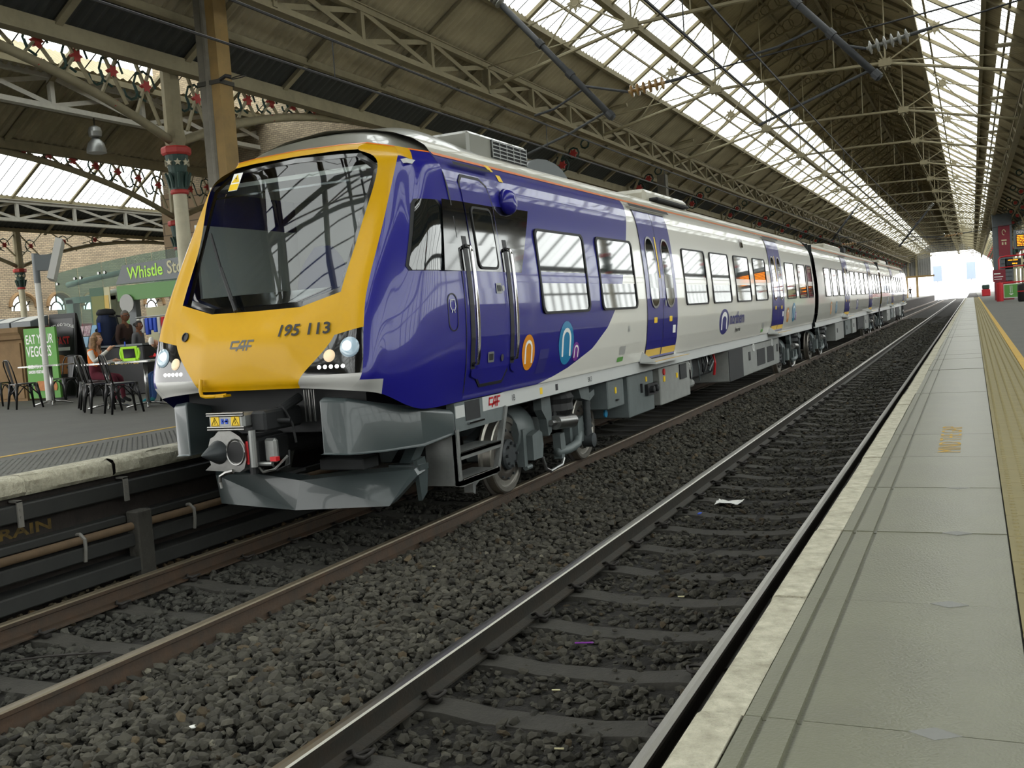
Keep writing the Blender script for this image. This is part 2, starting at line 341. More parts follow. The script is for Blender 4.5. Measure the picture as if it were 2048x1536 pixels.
def clip_mesh():
    b = MB()
    b.tube([(-.03, -.06, .0), (.0, -.03, .012), (.02, .02, .012), (.05, .05, .02), (.085, .045, .03), (.1, .0, .035), (.085, -.045, .025), (.04, -.05, .03), (.0, -.01, .035), (-.045, .01, .012)], .0105, 6)
    b.box((.05, 0, -.005), (.05, .05, .03)); return b.mesh('rail_clip', 'clip_iron', True)
R_SHINY, R_DULL, SLP, CLIP = rail_mesh('rail_top', 'rail_grey'), rail_mesh('rail_dull'), sleeper_mesh(), clip_mesh()
SLEEPERS = {}
def build_track(x, y0, rm, label):
    t = thing('railway_track', label, 'track', (x, 0, 0), group='railway tracks')
    for s in (-1, 1): inst('rail', rm, t, (s * GA, 0, 0))
    ys = [y0 + .742 * k for k in range(-6, 112)]
    for y in ys:
        s = inst('sleeper', SLP, t, (random.uniform(-.02, .02), y, random.uniform(-.012, .0)), (0, 0, random.uniform(-.012, .012)))
        if -1 < y < 24:
            for r in (-1, 1):
                for side in (-1, 1):
                    inst('rail_clip', CLIP, s, (r * GA + side * .065, random.uniform(-.03, .03), -.145), (0, 0, 0 if side > 0 else PI))
    SLEEPERS[x] = ys; return t
T1 = build_track(XR, 3.89, R_SHINY, 'empty railway track with two shiny steel rails along the near platform')
T2 = build_track(XT, 5.06, R_DULL, 'railway track with dull brown rails on which the train stands')

# ---- crushed stone, built as real stones
def ico():
    t = (1 + 5 ** .5) / 2
    v = np.array([(-1, t, 0), (1, t, 0), (-1, -t, 0), (1, -t, 0), (0, -1, t), (0, 1, t), (0, -1, -t), (0, 1, -t), (t, 0, -1), (t, 0, 1), (-t, 0, -1), (-t, 0, 1)], float)
    v /= np.linalg.norm(v[0])
    f = np.array([(0, 11, 5), (0, 5, 1), (0, 1, 7), (0, 7, 10), (0, 10, 11), (1, 5, 9), (5, 11, 4), (11, 10, 2), (10, 7, 6), (7, 1, 8), (3, 9, 4), (3, 4, 2), (3, 2, 6), (3, 6, 8), (3, 8, 9), (4, 9, 5), (2, 4, 11), (6, 2, 10), (8, 6, 7), (9, 8, 1)])
    return v, f
def stones(name, label, pts, size, cols, m='ballast_stone'):
    """pts (n,3); one joined mesh of angular stones"""
    n = len(pts); v0, f0 = ico(); nv = 12
    var = []
    for k in range(14):
        q = v0 * RNG.uniform(.72, 1.15, (12, 1)); 
        for _ in range(4):                       # knock flat facets off
            d = RNG.normal(size=3); d /= np.linalg.norm(d); h = RNG.uniform(.5, .72); e = q @ d; q = q - np.clip(e - h, 0, None)[:, None] * d
        var.append(q)
    var = np.array(var); V = var[RNG.integers(0, 14, n)]
    V = V * np.stack([RNG.uniform(.8, 1.45, n), RNG.uniform(.7, 1.05, n), RNG.uniform(.45, .85, n)], 1)[:, None, :]
    a = RNG.uniform(0, 2 * PI, n); tx = RNG.normal(0, .35, n); ty = RNG.normal(0, .35, n)
    def rot(V, i, j, a):
        c, s = np.cos(a)[:, None], np.sin(a)[:, None]; A, B = V[:, :, i].copy(), V[:, :, j].copy(); V[:, :, i] = c * A - s * B; V[:, :, j] = s * A + c * B
    rot(V, 1, 2, tx); rot(V, 0, 2, ty); rot(V, 0, 1, a)
    V = V * size[:, None, None] + pts[:, None, :]
    me = bpy.data.meshes.new(name); me.vertices.add(n * nv); me.vertices.foreach_set('co', V.reshape(-1))
    F = (f0[None] + (np.arange(n) * nv)[:, None, None]).reshape(-1)
    me.loops.add(len(F)); me.loops.foreach_set('vertex_index', F.astype(np.int32)); me.polygons.add(n * 20)
    me.polygons.foreach_set('loop_start', np.arange(0, n * 60, 3, dtype=np.int32)); me.polygons.foreach_set('loop_total', np.full(n * 20, 3, np.int32))
    me.polygons.foreach_set('use_smooth', np.zeros(n * 20, bool)); me.update(calc_edges=True); me.validate()
    at = me.attributes.new('tint', 'FLOAT_COLOR', 'POINT'); C4 = np.ones((n, nv, 4)); C4[:, :, :3] = cols[:, None, :]; at.data.foreach_set('color', C4.reshape(-1))
    me.materials.append(MATS[m]); o = bpy.data.objects.new(name, me); COL.objects.link(o)
    return tag(o, label, 'ballast', kind='stuff')
def tints(n, base, var=.22, warm=.0, pale=.02):
    g = np.clip(RNG.normal(1, var, (n, 1)), .5, 1.7); c = np.array(base)[None] * g
    w = RNG.uniform(0, 1, n) < warm; c[w] *= np.array([1.25, 1.0, .72])
    p = RNG.uniform(0, 1, n) < pale; c[p] *= 2.2
    return c
def scatter(x0, x1, bands, skip=None, keep=.1):
    P, S = [], []
    for (ya, yb, dens, smin, smax) in bands:
        n = int((x1 - x0) * (yb - ya) * dens); xy = np.stack([RNG.uniform(x0, x1, n), RNG.uniform(ya, yb, n)], 1); sz = RNG.uniform(smin, smax, n) ** 1
        if skip is not None:
            ys, ph = skip; d = np.abs(((xy[:, 1] - ph + .371) % .742) - .371); k = (d > .125) | (RNG.uniform(0, 1, n) < keep); xy, sz = xy[k], sz[k]
        P.append(xy); S.append(sz)
    return np.concatenate(P), np.concatenate(S)
def build_ballast():
    xy, s = scatter(-4.74, -2.93, [(.8, 6, 780, .022, .052), (6, 13, 620, .023, .050), (13, 30, 300, .03, .055), (30, 80, 70, .045, .1)])
    u = (xy[:, 0] + 3.83) / .9; z = -.155 + .035 * (1 - u ** 2) + RNG.normal(0, .016, len(xy)) + .012 * np.sin(xy[:, 1] * 2.1) 
    stones('ballast', 'loose grey crushed stone ballast heaped between the two tracks', np.column_stack([xy, z]), s, tints(len(xy), (.84, .83, .80), var=.3, warm=.05, pale=.012))
    xy, s = scatter(-2.80, -1.40, [(1, 6, 480, .016, .046), (6, 14, 380, .018, .042), (14, 30, 180, .022, .045), (30, 70, 40, .04, .08)], (0, 3.89), .10)
    z = -.203 + RNG.normal(0, .011, len(xy))
    stones('ballast', 'sooty dark ballast packed between the sleepers of the empty track', np.column_stack([xy, z]), s, tints(len(xy), (.66, .65, .62), var=.28, warm=.03, pale=.008))
    xy, s = scatter(-6.26, -4.84, [(2.0, 9, 430, .02, .050), (9, 16, 260, .02, .045)], (0, 5.06), .08)
    z = -.203 + RNG.normal(0, .014, len(xy))
    stones('ballast', 'dark ballast between the sleepers under and before the train', np.column_stack([xy, z]), s, tints(len(xy), (.68, .70, .72), pale=.01))
    xy, s = scatter(-6.88, -6.40, [(2.5, 11, 620, .016, .042)])
    z = -.19 + .05 * (-6.45 - xy[:, 0]) + RNG.normal(0, .018, len(xy))
    stones('ballast', 'brown dusty ballast along the foot of the far platform wall', np.column_stack([xy, z]), s, tints(len(xy), (1.15, .98, .72), warm=.3, pale=.03))
build_ballast()

# ---- near (right) platform
def build_right_platform():
    p = thing('platform_right', 'near platform of pale stone slabs with a worn white edge', 'platform', (0, 0, 0), kind='structure')
    b = MB(); b.bx(PE + .06, 12, -60, YF + 110, -.3, PZ - .055); b.obj('platform_wall', 'platform_brick', p)
    b = MB(); b.bx(-.52, .6, YN, YF, PZ - .06, PZ - .022); b.obj('bedding', 'joint_dark', p)
    L, g = 1.0, .006
    b = MB(); r = .018
    prof = [(PE, PZ - .11), (PE, PZ - .02), (PE + .006, PZ - .007), (PE + r, PZ), (-.53, PZ), (-.53, PZ - .11)]
    b.prism(prof, 'y', g / 2, L - g / 2); cm = b.mesh('coping_stone', 'coping_white')
    x = [-.526, -.488, -.486, -.474, -.472, -.408, -.406, -.394, -.392, .088]; zz = [0, 0, -.009, -.009, 0, 0, -.009, -.009, 0, 0]
    prof = [(-.526, PZ - .05)] + [(a, PZ + c) for a, c in zip(x, zz)] + [(.088, PZ - .05)]
    b = MB(); b.prism(prof, 'y', g / 2, L - g / 2); sm = b.mesh('paving_slab', 'slab_stone')
    for k in range(-8, 110):
        y = 2.32 + k * L
        inst('coping_stone', cm, p, (random.uniform(-.004, .004), y, random.uniform(-.003, .003)))
        inst('paving_slab', sm, p, (0, y, random.uniform(-.002, .002)))
    b = MB(); n = 6; t = .4; b.bx(.0, t - .005, .0, t - .005, -.05, 0)
    for i in range(n):
        for j in range(n):
            cx, cy_ = .033 + i * .0667, .033 + j * .0667
            V = [(cx + .0125 * math.cos(a), cy_ + .0125 * math.sin(a), 0) for a in [k * PI / 3 for k in range(6)]] + [(cx + .008 * math.cos(a), cy_ + .008 * math.sin(a), .005) for a in [k * PI / 3 for k in range(6)]]
            b.add(V, [(k, (k + 1) % 6, 6 + (k + 1) % 6, 6 + k) for k in range(6)] + [tuple(range(6, 12))])
    tm = b.mesh('tactile_tile', 'tactile_buff')
    for k in range(-15, 270): inst('tactile_tile', tm, p, (.094, 1.1 + k * .4, PZ - .002))
    b = MB(); b.bx(.495, .585, YN, YF, PZ - .05, PZ + .001); b.obj('yellow_line', 'yellow_line', p)
    b = MB(); b.bx(.586, 12, -60, YF + 110, PZ - .06, PZ - .002); b.obj('paving', 'asphalt', p)
    for k, (x, y) in enumerate(((-.11, 2.32), (-.1, 3.32), (-.09, 4.32), (-.1, 5.32))):
        b = MB(); b.prism([(x - .055, y), (x, y - .035), (x + .055, y), (x, y + .035)], 'z', PZ - .02, PZ + .0018); b.obj('lifting_patch', 'concrete_grey', p)
    V, F = text_geo('MIND THE GAP', .185, 0.0, .98)
    b = MB(); b.add([(-.10 - v, 6.48 + u, PZ + .003) for u, v in V], F); o = b.obj('painted_text', 'yellow_line', p); tag(o, 'worn yellow painted words MIND THE GAP')
build_right_platform()

# ---- far (left) platform
def build_left_platform():
    p = thing('platform_left', 'far platform with a chipped white edge and yellow safety line', 'platform', (0, 0, 0), kind='structure')
    b = MB(); b.bx(-60, LE - .09, -60, YF + 110, -.3, PZ - .05); b.obj('platform_wall', 'platform_brick', p)
    b = MB(); b.bx(-60, LE - .22, -60, YF + 110, PZ - .055, PZ); b.obj('paving', 'asphalt', p)
    for k in range(-3, 16):                               # chipped edge stones
        b = MB(); y0 = 1.0 + k * .92; rows = []
        for i in range(9):
            y = y0 + .003 + (.914) * i / 8; e = random.uniform(-.012, .012) - (.05 if random.random() < .12 else 0); zt = PZ + random.uniform(-.006, .003)
            rows.append([(LE - .22, y, PZ), (LE - .08, y, zt), (LE - .03 + e, y, zt - .012), (LE + e * .5, y, zt - .05), (LE + .0 + e * .4, y, PZ - .13), (LE - .03, y, PZ - .16), (LE - .1, y, PZ - .16)])
        b.grid(rows); o = b.obj('edge_stone', 'coping_white', p); smooth_fix(o.data, 40)
    b = MB(); b.bx(LE - .22, LE, 15.7, YF + 10, PZ - .16, PZ); b.obj('edge_stone', 'coping_white', p)
    b = MB(); b.bx(-8.55, -8.46, YN, YF, PZ - .02, PZ + .003); b.obj('yellow_line', 'yellow_line', p)
    # grey studded strip
    b = MB()
    for i in range(15):
        for j in range(150):
            cx, cy_ = LE - .3 - i * .067, 3.2 + j * .067
            V = [(cx + .017 * math.cos(a), cy_ + .017 * math.sin(a), PZ) for a in [k * PI / 2 + .78 for k in range(4)]] + [(cx + .010 * math.cos(a), cy_ + .010 * math.sin(a), PZ + .005) for a in [k * PI / 2 + .78 for k in range(4)]]
            b.add(V, [(k, (k + 1) % 4, 4 + (k + 1) % 4, 4 + k) for k in range(4)] + [(4, 5, 6, 7)])
    tag(b.obj('stud', 'asphalt', p), kind='stuff')
    # wall face: ducts, brown pipe, brackets
    b = MB(); b.bbox(LE - .09, LE + .02, 1, 40, .56, .70, .012); b.obj('cable_duct', 'duct_dark', p)
    b = MB(); b.bbox(LE - .09, LE + .05, 1, 6.55, .33, .40, .01); b.obj('ledge', 'duct_dark', p)
    b = MB(); b.bbox(LE - .09, LE + .05, 6.75, 40, .33, .40, .01); b.obj('ledge', 'duct_dark', p)
    b = MB(); b.tube([(LE + .09, 1, .30), (LE + .09, 40, .30)], .036, 10); b.obj('service_pipe', 'duct_brown', p, True)
    b = MB(); b.bbox(LE - .09, LE + .12, 1, 40, .12, .24, .012); b.obj('cable_trough', 'duct_dark', p)
    b = MB(); b.bbox(LE - .09, LE + .16, 1, 40, -.10, .03, .012); b.obj('cable_trough', 'duct_dark', p)
    for y in (4.4, 5.5, 6.6, 8.2):
        b = MB(); b.bx(LE + .02, LE + .035, y - .025, y + .025, .52, .73); b.bx(LE - .06, LE + .035, y - .025, y + .025, .72, .735); b.cyl((LE + .03, y, .6), (LE + .042, y, .6), .01, 8); b.cyl((LE + .03, y, .66), (LE + .042, y, .66), .01, 8); b.obj('bracket', 'bracket_grey', p)
    for y in (5.15, 6.0, 7.3):
        b = MB(); b.tube([(LE + .03, y, .345), (LE + .09, y, .352), (LE + .14, y, .31), (LE + .14, y, .22), (LE + .125, y, .12)], .016, 6); b.obj('bracket', 'bracket_grey', p)
    b = MB(); b.bbox(LE + .03, LE + .17, 6.56, 6.74, -.24, .43, .012); b.obj('concrete_post', 'sleeper_concrete', p)
    V, F = text_geo('DRAIN', .15, 0.004, 1.2); b = MB(); b.add([(LE - .086, 5.2 + u * 1.25, .43 + v * .8) for u, v in V], F); tag(b.obj('painted_text', 'faded_paint', p), 'faded yellow painted word DRAIN')
build_left_platform()

# ---- small litter on the tracks
def build_litter():
    b = MB(); b.lathe([(.0, 0), (.022, 0), (.022, .004), (.0, .004)], (0, 0, 0), 'z', 14); o = b.obj('coin_lid', 'litter_white', loc=(-3.72, 3.85, -.085)); tag(o, 'small round pale lid lying on the ballast between the tracks', 'litter')
    b = MB(); b.tube([(0, 0, 0), (.11, .02, .004), (.12, .022, .004)], [.006, .006, .002], 6); o = b.obj('pen', 'purple_logo', loc=(-2.35, 5.75, -.165)); tag(o, 'purple and white pen lying between the rails', 'litter')
    b = MB(); rows = [[(.05 * i + RNG.normal(0, .01), .05 * j, abs(RNG.normal(0, .025))) for i in range(6)] for j in range(5)]; b.grid(rows); o = b.obj('crumpled_wrapper', 'litter_white', loc=(-2.5, 10.2, -.17)); tag(o, 'crumpled clear plastic wrapper lying between the rails', 'litter')
    b = MB(); b.tube([(0, 0, 0), (.25, .1, .02), (.6, .3, .01)], .008, 5); o = b.obj('metal_rod', 'clip_iron', loc=(-5.95, 4.55, -.16)); tag(o, 'thin dark metal rod lying on the ballast before the train', 'rod')
    for k, (x, y) in enumerate(((-1.9, 4.3), (-3.3, 4.6), (-2.2, 5.0), (-3.9, 5.6), (-2.0, 6.9), (-4.2, 7.2))):
        b = MB(); b.tube([(0, 0, 0), (.045, .012, .0)], .005, 6); o = b.obj('cigarette_end', 'sign_cream', loc=(x, y, -.12 if x < -2.9 else -.175)); tag(o, 'small pale cigarette end on the ballast, ' + ('between the two tracks' if x < -2.9 else 'between the rails of the empty track') + ', %s nearest' % ('first second third fourth fifth sixth'.split()[k]), 'litter', 'cigarette ends on the ballast')
    b = MB(); b.box((0, 0, 0), (.03, .07, .006)); o = b.obj('blue_scrap', 'bright_blue', loc=(-2.55, 9.75, -.165)); tag(o, 'tiny bright blue scrap by the inner rail', 'litter')
build_litter()
# ------------------------------------------------------------------ the train shed: roof, columns, walls
BAY = 2.42; TYS = [12.4 + 7.26 * k for k in range(-9, 24)]           # truss planes
SL = 0.69
class Gable:
    """one pitched roof running along Y: ridge x, ridge z, half span"""
    def __init__(s, xr, zr, half): s.xr, s.zr, s.half = xr, zr, half
MAIN = Gable(-3.85, 11.15, 7.12); VALLEY = Gable(-14.5, 8.72, 3.5); WEST = Gable(-24.5, 10.8, 6.5); EAST = Gable(7.25, 8.95, 3.9)

def sheet_mesh(name, sgn, a, c, m, pitch=.2, amp=.022):
    b = MB(); n = int(round(BAY / pitch)) * 4; rows = []
    for i in range(n + 1):
        y = BAY * i / n; o = amp * math.sin(2 * PI * i / 4 + .4); rows.append([(sgn * a, y, -SL * a + o), (sgn * (a + c) / 2, y, -SL * (a + c) / 2 + o), (sgn * c, y, -SL * c + o)])
    b.grid(rows); return b.mesh(name, m)
def bars_mesh(sgn, a, c, n=6, w=.03):
    b = MB()
    for k in range(1, n): b.beam((sgn * a, BAY * k / n, -SL * a), (sgn * c, BAY * k / n, -SL * c), w, .006)
    return b.mesh('glazing_bar', 'iron_dark')
def pane_mesh(sgn, a, c, w):
    b = MB(); t = .008; d = .012
    b.add([(sgn * a, d, -SL * a + .02), (sgn * c, d, -SL * c + .02), (sgn * c, w - d, -SL * c + .02), (sgn * a, w - d, -SL * a + .02)], [(0, 1, 2, 3)])
    return b.mesh('glass_pane', 'roof_glass')
def rafter_mesh(sgn, a, c, m='iron_beige', off=.02):
    b = MB(); b.beam((sgn * a, 0, -SL * a - off - .05), (sgn * c, 0, -SL * c - off - .05), .03, .09); b.beam((sgn * a, 0, -SL * a - off - .10), (sgn * c, 0, -SL * c - off - .10), .12, .02)
    return b.mesh('rafter', m)
def gable_roof(root, G, bays, zones, near=None, purlins=(), m_r='iron_beige', ncol=6):
    """zones: (sgn, a, c, kind) kind sheet|dark|glass ; near: set of bay indices whose panes are single objects"""
    y0 = -16.64; z = []
    cache = {}
    far = {}
    for (sgn, a, c, kind) in zones:
        if kind == 'low': cache[(sgn, a, 'g')] = (bars_mesh(sgn, a, c, ncol if sgn < 0 else 3, .035 if sgn < 0 else .09), pane_mesh(sgn, a, c, BAY / ncol))
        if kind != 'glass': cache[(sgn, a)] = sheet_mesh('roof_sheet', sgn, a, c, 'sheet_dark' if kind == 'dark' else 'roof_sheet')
        else: cache[(sgn, a)] = (bars_mesh(sgn, a, c, ncol), pane_mesh(sgn, a, c, BAY / ncol))
    for k in bays:
        y = y0 + k * BAY
        for (sgn, a, c, kind) in zones:
            key = (sgn, a)
            if kind == 'low' and ((sgn < 0 and k < 10) or (sgn > 0 and k > 50)): kind, key = 'glass', (sgn, a, 'g')  # far right panes are added to let more sky onto the far platform
            if kind != 'glass': inst('roof_sheet', cache[(sgn, a)], root, (G.xr, y, G.zr))
            else:
                bm_, pm = cache[key]; inst('glazing_bar', bm_, root, (G.xr, y, G.zr))
                for j in range(ncol):
                    yy = y + j * BAY / ncol
                    if near and (sgn, k) in near: inst('glass_pane', pm, root, (G.xr, yy, G.zr))
                    else:
                        d = .012; w = BAY / ncol; far.setdefault(0, MB()).add([(G.xr + sgn * a, yy + d, G.zr - SL * a + .02), (G.xr + sgn * c, yy + d, G.zr - SL * c + .02), (G.xr + sgn * c, yy + w - d, G.zr - SL * c + .02), (G.xr + sgn * a, yy + w - d, G.zr - SL * a + .02)], [(0, 1, 2, 3)])
    for q in far.values(): tag(q.obj('glass_pane', 'roof_glass', root), kind='stuff')
    rm = {s: rafter_mesh(s, .05, G.half, m_r) for s in (-1, 1)}
    for k in list(bays) + [bays[-1] + 1]:
        for s in (-1, 1): inst('rafter', rm[s], root, (G.xr, y0 + k * BAY, G.zr))
    ya, yb = y0 + bays[0] * BAY, y0 + (bays[-1] + 1) * BAY
    for (s, d, w, h) in purlins:
        b = MB(); b.bx(-w / 2, w / 2, ya, yb, -h, 0); o = b.obj('purlin', m_r, root, loc=(G.xr + s * d, 0, G.zr - SL * d - .02))

def build_main_roof():
    root = thing('ceiling', 'pitched train shed roof with two long glazed strips above the tracks', 'roof', kind='structure')
    bays = list(range(-16, 82))
    near = {(-1, k) for k in range(13, 25)} | {(1, k) for k in range(18, 30)}
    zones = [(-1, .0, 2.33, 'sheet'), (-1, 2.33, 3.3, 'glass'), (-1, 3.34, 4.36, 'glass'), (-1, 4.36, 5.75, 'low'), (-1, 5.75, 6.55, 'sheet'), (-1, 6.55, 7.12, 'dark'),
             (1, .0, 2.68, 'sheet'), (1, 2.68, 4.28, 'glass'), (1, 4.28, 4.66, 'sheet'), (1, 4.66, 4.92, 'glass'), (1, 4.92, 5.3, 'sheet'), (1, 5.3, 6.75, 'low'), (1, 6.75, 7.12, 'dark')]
    pur = [(-1, .12, .1, .2), (-1, 1.2, .06, .1), (-1, 2.33, .12, .16), (-1, 2.9, .04, .06), (-1, 3.32, .16, .18), (-1, 3.85, .04, .06), (-1, 4.38, .1, .12), (-1, 5.45, .06, .1), (-1, 6.5, .1, .12), (-1, 7.1, .2, .22),
           (1, 1.3, .06, .1), (1, 2.66, .12, .16), (1, 3.0, .05, .07), (1, 4.3, .1, .14), (1, 4.79, .05, .06), (1, 5.45, .06, .1), (1, 6.5, .1, .12), (1, 7.1, .2, .22)]
    gable_roof(root, MAIN, bays, zones, near, pur)
    # scroll brackets below the rafters by the ridge
    def scroll(s):
        b = MB(); arc = []
        for i in range(11):
            t = i / 10; dx = 2.35 - 2.0 * t; arc.append((s * dx, 0, -SL * dx - .22 - .62 * t ** 1.6))
        b.tube(arc, .025, 5)
        b.tube([(s * .35, 0, -.4), (s * .35, 0, -1.15)], .03, 5)
        for i in range(1, 6):
            t = .25 + i * .12; dx = 2.35 - 2.0 * t; top = -SL * dx - .2; bot = -SL * dx - .22 - .62 * t ** 1.6; r = (top - bot) * .42; cz = (top + bot) / 2
            b.tube([(s * dx + r * math.cos(a), 0, cz + r * math.sin(a)) for a in [q * PI / 4 for q in range(8)]], .016, 4, closed=True)
        return b.mesh('scroll_bracket', 'iron_beige')
    sm = {s: scroll(s) for s in (-1, 1)}
    for k in range(10, 45):
        for s in (-1, 1): inst('scroll_bracket', sm[s], root, (MAIN.xr, -16.64 + k * BAY, MAIN.zr))
    # tie-rod trusses with star bosses
    b = MB()
    for s in (-1, 1):
        P = lambda dx, dz: (s * dx, 0, dz)
        A, B, S, ra, rb, rc = P(5.35, -4.35), P(2.1, -3.6), P(3.25, -2.95), P(2.0, -1.55), P(4.4, -3.25), P(1.0, -.95)
        b.tube([A, B], .04, 6); b.tube([B, (0, 0, -3.55)], .04, 6); b.tube([B, P(2.1, -1.65)], .022, 5); b.tube([S, ra], .02, 5); b.tube([S, rb], .02, 5); b.tube([S, B], .02, 5); b.tube([S, P(4.2, -4.05)], .018, 5)
        b.tube([B, rc], .016, 5); b.tube([P(2.1, -3.55), P(5.3, -3.9)], .016, 5); b.tube([P(.9, -3.58), P(.9, -.9)], .014, 5)
        b.box(B, (.3, .1, .16)); b.box(P(5.35, -4.2), (.16, .1, .5))
    rods = b.mesh('roof_truss', 'iron_beige')
    b = MB(); V = []
    for i in range(16):
        a = 2 * PI * i / 16; r = .19 if i % 2 == 0 else .10; V.append((r * math.cos(a), r * math.sin(a)))
    b.prism(V, 'y', -.02, .02); b.tube([(.075 * math.cos(a), 0, .075 * math.sin(a)) for a in [q * PI / 5 for q in range(10)]], .03, 5, closed=True); star = b.mesh('star_boss', 'iron_beige')
    def bracket(s, orn):
        b = MB(); arc = []
        for i in range(13):
            t = i / 12 * PI / 2; arc.append((s * (4.55 + 2.45 * math.sin(t) ** 1.0), 0, -3.62 - (2.6) * (1 - math.cos(t)) ** 1.05))
        b.tube(arc, .055, 5)
        b.beam((s * 7.0, 0, -4.6), (s * 7.0, 0, -6.25), .16, .16, (0, 1, 0))
        return b, arc
    br = {}
    for s in (-1, 1):
        b, arc = bracket(s, True); br[s] = b.mesh('arched_bracket', 'iron_beige')
    # ornament in the spandrel: green rings and red rosettes
    b = MB()
    for (dx, dz, r) in ((6.55, -5.0, .19), (6.2, -4.72, .16), (6.75, -5.45, .15), (5.85, -4.5, .12), (6.62, -4.72, .1), (6.82, -5.85, .1)):
        b.tube([(dx + r * math.cos(a), 0, dz + r * math.sin(a)) for a in [q * PI / 4 for q in range(8)]], .025, 4, closed=True)
    ringR = b.mesh('scroll', 'iron_green')
    b = MB(); V = []
    for i in range(12):
        a = 2 * PI * i / 12; r = .13 if i % 2 == 0 else .075; V.append((r * math.cos(a), r * math.sin(a)))
    b.prism(V, 'y', -.03, .03); ros = b.mesh('rosette', 'iron_red')
    for y in TYS:
        t = inst('roof_truss', rods, root, (MAIN.xr, y, MAIN.zr))
        for (dx, dz) in ((3.25, -2.95), (-3.25, -2.95), (2.1, -3.6), (-2.1, -3.6)): inst('star_boss', star, t, (dx, 0, dz))
        for s in (-1, 1):
            if s < 0 and y < 22: continue
            q = inst('arched_bracket', br[s], root, (MAIN.xr, y, MAIN.zr))
            o = inst('scroll', ringR, q, (0, 0, 0), (0, 0, 0), (s, 1, 1))
            for (dx, dz) in ((6.55, -5.0), (6.2, -4.72)): inst('rosette', ros, q, (s * dx, -.02, dz))
    # lattice girders
    def lattice(zt, zb, m):
        b = MB(); h = zt - zb
        b.bx(-.06, .06, 0, BAY, -.05, .05); b.bx(-.09, .09, 0, BAY, .05, .07); b.bx(-.09, .09, 0, BAY, -h - .07, -h - .05); b.bx(-.06, .06, 0, BAY, -h - .05, -h + .04)
        b.bx(-.05, .05, -.05, .05, -h, 0); b.beam((.03, 0, -.02), (.03, BAY, -h + .02), .02, .09); b.beam((-.03, BAY, -.02), (-.03, 0, -h + .02), .02, .09)
        return b.mesh('lattice_panel', m)
    lm = lattice(7.28, 6.72, 'iron_beige')
    for s in (-1, 1):
        for k in bays: inst('lattice_panel', lm, root, (MAIN.xr + s * 5.35, -16.64 + k * BAY, 7.28))
    return lattice, star, ros
LATTICE, STAR, ROSETTE = build_main_roof()

def build_side_roofs():
    root = thing('ceiling_valley', 'narrow pitched roof between the train shed and the west bay', 'roof', kind='structure')
    gable_roof(root, VALLEY, list(range(7, 25)), [(-1, .2, 1.7, 'glass'), (-1, 1.7, 3.5, 'sheet'), (1, 0, 3.5, 'sheet')], {(-1, k) for k in range(9, 18)}, [(-1, .15, .1, .15), (-1, 1.75, .1, .12), (-1, 2.6, .06, .1), (-1, 3.45, .15, .2)], ncol=4)
    lm = LATTICE(7.35, 6.75, 'iron_white')  # lattice coloured white in place of the bright light on its bars
    for k in range(7, 25): inst('lattice_panel', lm, root, (-16.5, -16.64 + k * BAY, 7.35))
    root = thing('ceiling_west', 'pitched west bay roof with a glazed strip above the far columns', 'roof', kind='structure')
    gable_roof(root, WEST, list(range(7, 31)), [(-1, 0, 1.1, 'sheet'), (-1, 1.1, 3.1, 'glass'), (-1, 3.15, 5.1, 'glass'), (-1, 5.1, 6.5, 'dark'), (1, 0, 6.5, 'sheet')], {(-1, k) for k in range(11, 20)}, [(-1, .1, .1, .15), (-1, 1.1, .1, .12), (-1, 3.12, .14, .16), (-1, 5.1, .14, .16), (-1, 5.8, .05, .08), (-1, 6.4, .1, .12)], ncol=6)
    for k in range(7, 31): inst('lattice_panel', lm, root, (-29.4, -16.64 + k * BAY, 7.05))
    root = thing('ceiling_east', 'plain pitched roof over the back of the near platform', 'roof', kind='structure')
    gable_roof(root, EAST, list(range(-16, 54)), [(-1, .0, 3.9, 'sheet'), (1, .1, 3.9, 'glass')], None, [(1, 3.8, .1, .15), (-1, 2, .06, .1)], m_r='iron_dark', ncol=2)
build_side_roofs()

# ---- cast-iron columns
def column_parts(h_cap=4.80, top=6.35, s=.84):
    P = {}
    z0 = PZ
    b = MB(); b.lathe([(.24, 0), (.24, .25), (.20, .3), (.18, .36), (.15, .42)], (0, 0, 0), 'z', 16); P['base'] = (b.mesh('base', 'iron_cream'), 'base')
    b = MB(); b.lathe([(.15, .42), (.125, h_cap - z0 - .55)], (0, 0, 0), 'z', 18); m = b.mesh('shaft', 'iron_cream'); smooth_fix(m); P['shaft'] = (m, 'shaft')
    hz = h_cap - z0
    b = MB(); b.lathe([(.15, hz - .6), (.165, hz - .58), (.165, hz - .55), (.15, hz - .53)], (0, 0, 0), 'z', 18); P['ring'] = (b.mesh('ring', 'iron_red'), 'ring')
    b = MB(); b.lathe([(.15, hz - .53), (.155, hz - .35), (.17, hz - .28), (.16, hz - .26), (.2, hz - .05), (.21, hz)], (0, 0, 0), 'z', 16)
    for k in range(8):
        a = 2 * PI * k / 8; c, d = math.cos(a), math.sin(a)
        b.tube([(c * .15, d * .15, hz - .5), (c * .19, d * .19, hz - .34), (c * .225, d * .225, hz - .27), (c * .21, d * .21, hz - .31)], [.03, .035, .025, .01], 5)
    P['capital'] = (b.mesh('capital', 'iron_green'), 'capital')
    b = MB(); b.lathe([(.24, hz), (.27, hz + .03), (.27, hz + .10), (.25, hz + .13)], (0, 0, 0), 'z', 8); P['abacus'] = (b.mesh('abacus', 'iron_red'), 'abacus')
    b = MB(); b.lathe([(.16, hz + .13), (.2, hz + .25), (.17, hz + .4), (.16, top - z0)], (0, 0, 0), 'z', 8)
    P['upper_shaft'] = (b.mesh('upper_shaft', 'iron_beige'), 'upper_shaft')
    for me, _ in P.values():
        for v in me.vertices: v.co.x *= s; v.co.y *= s
    return P, hz
COLP, HZ = column_parts()
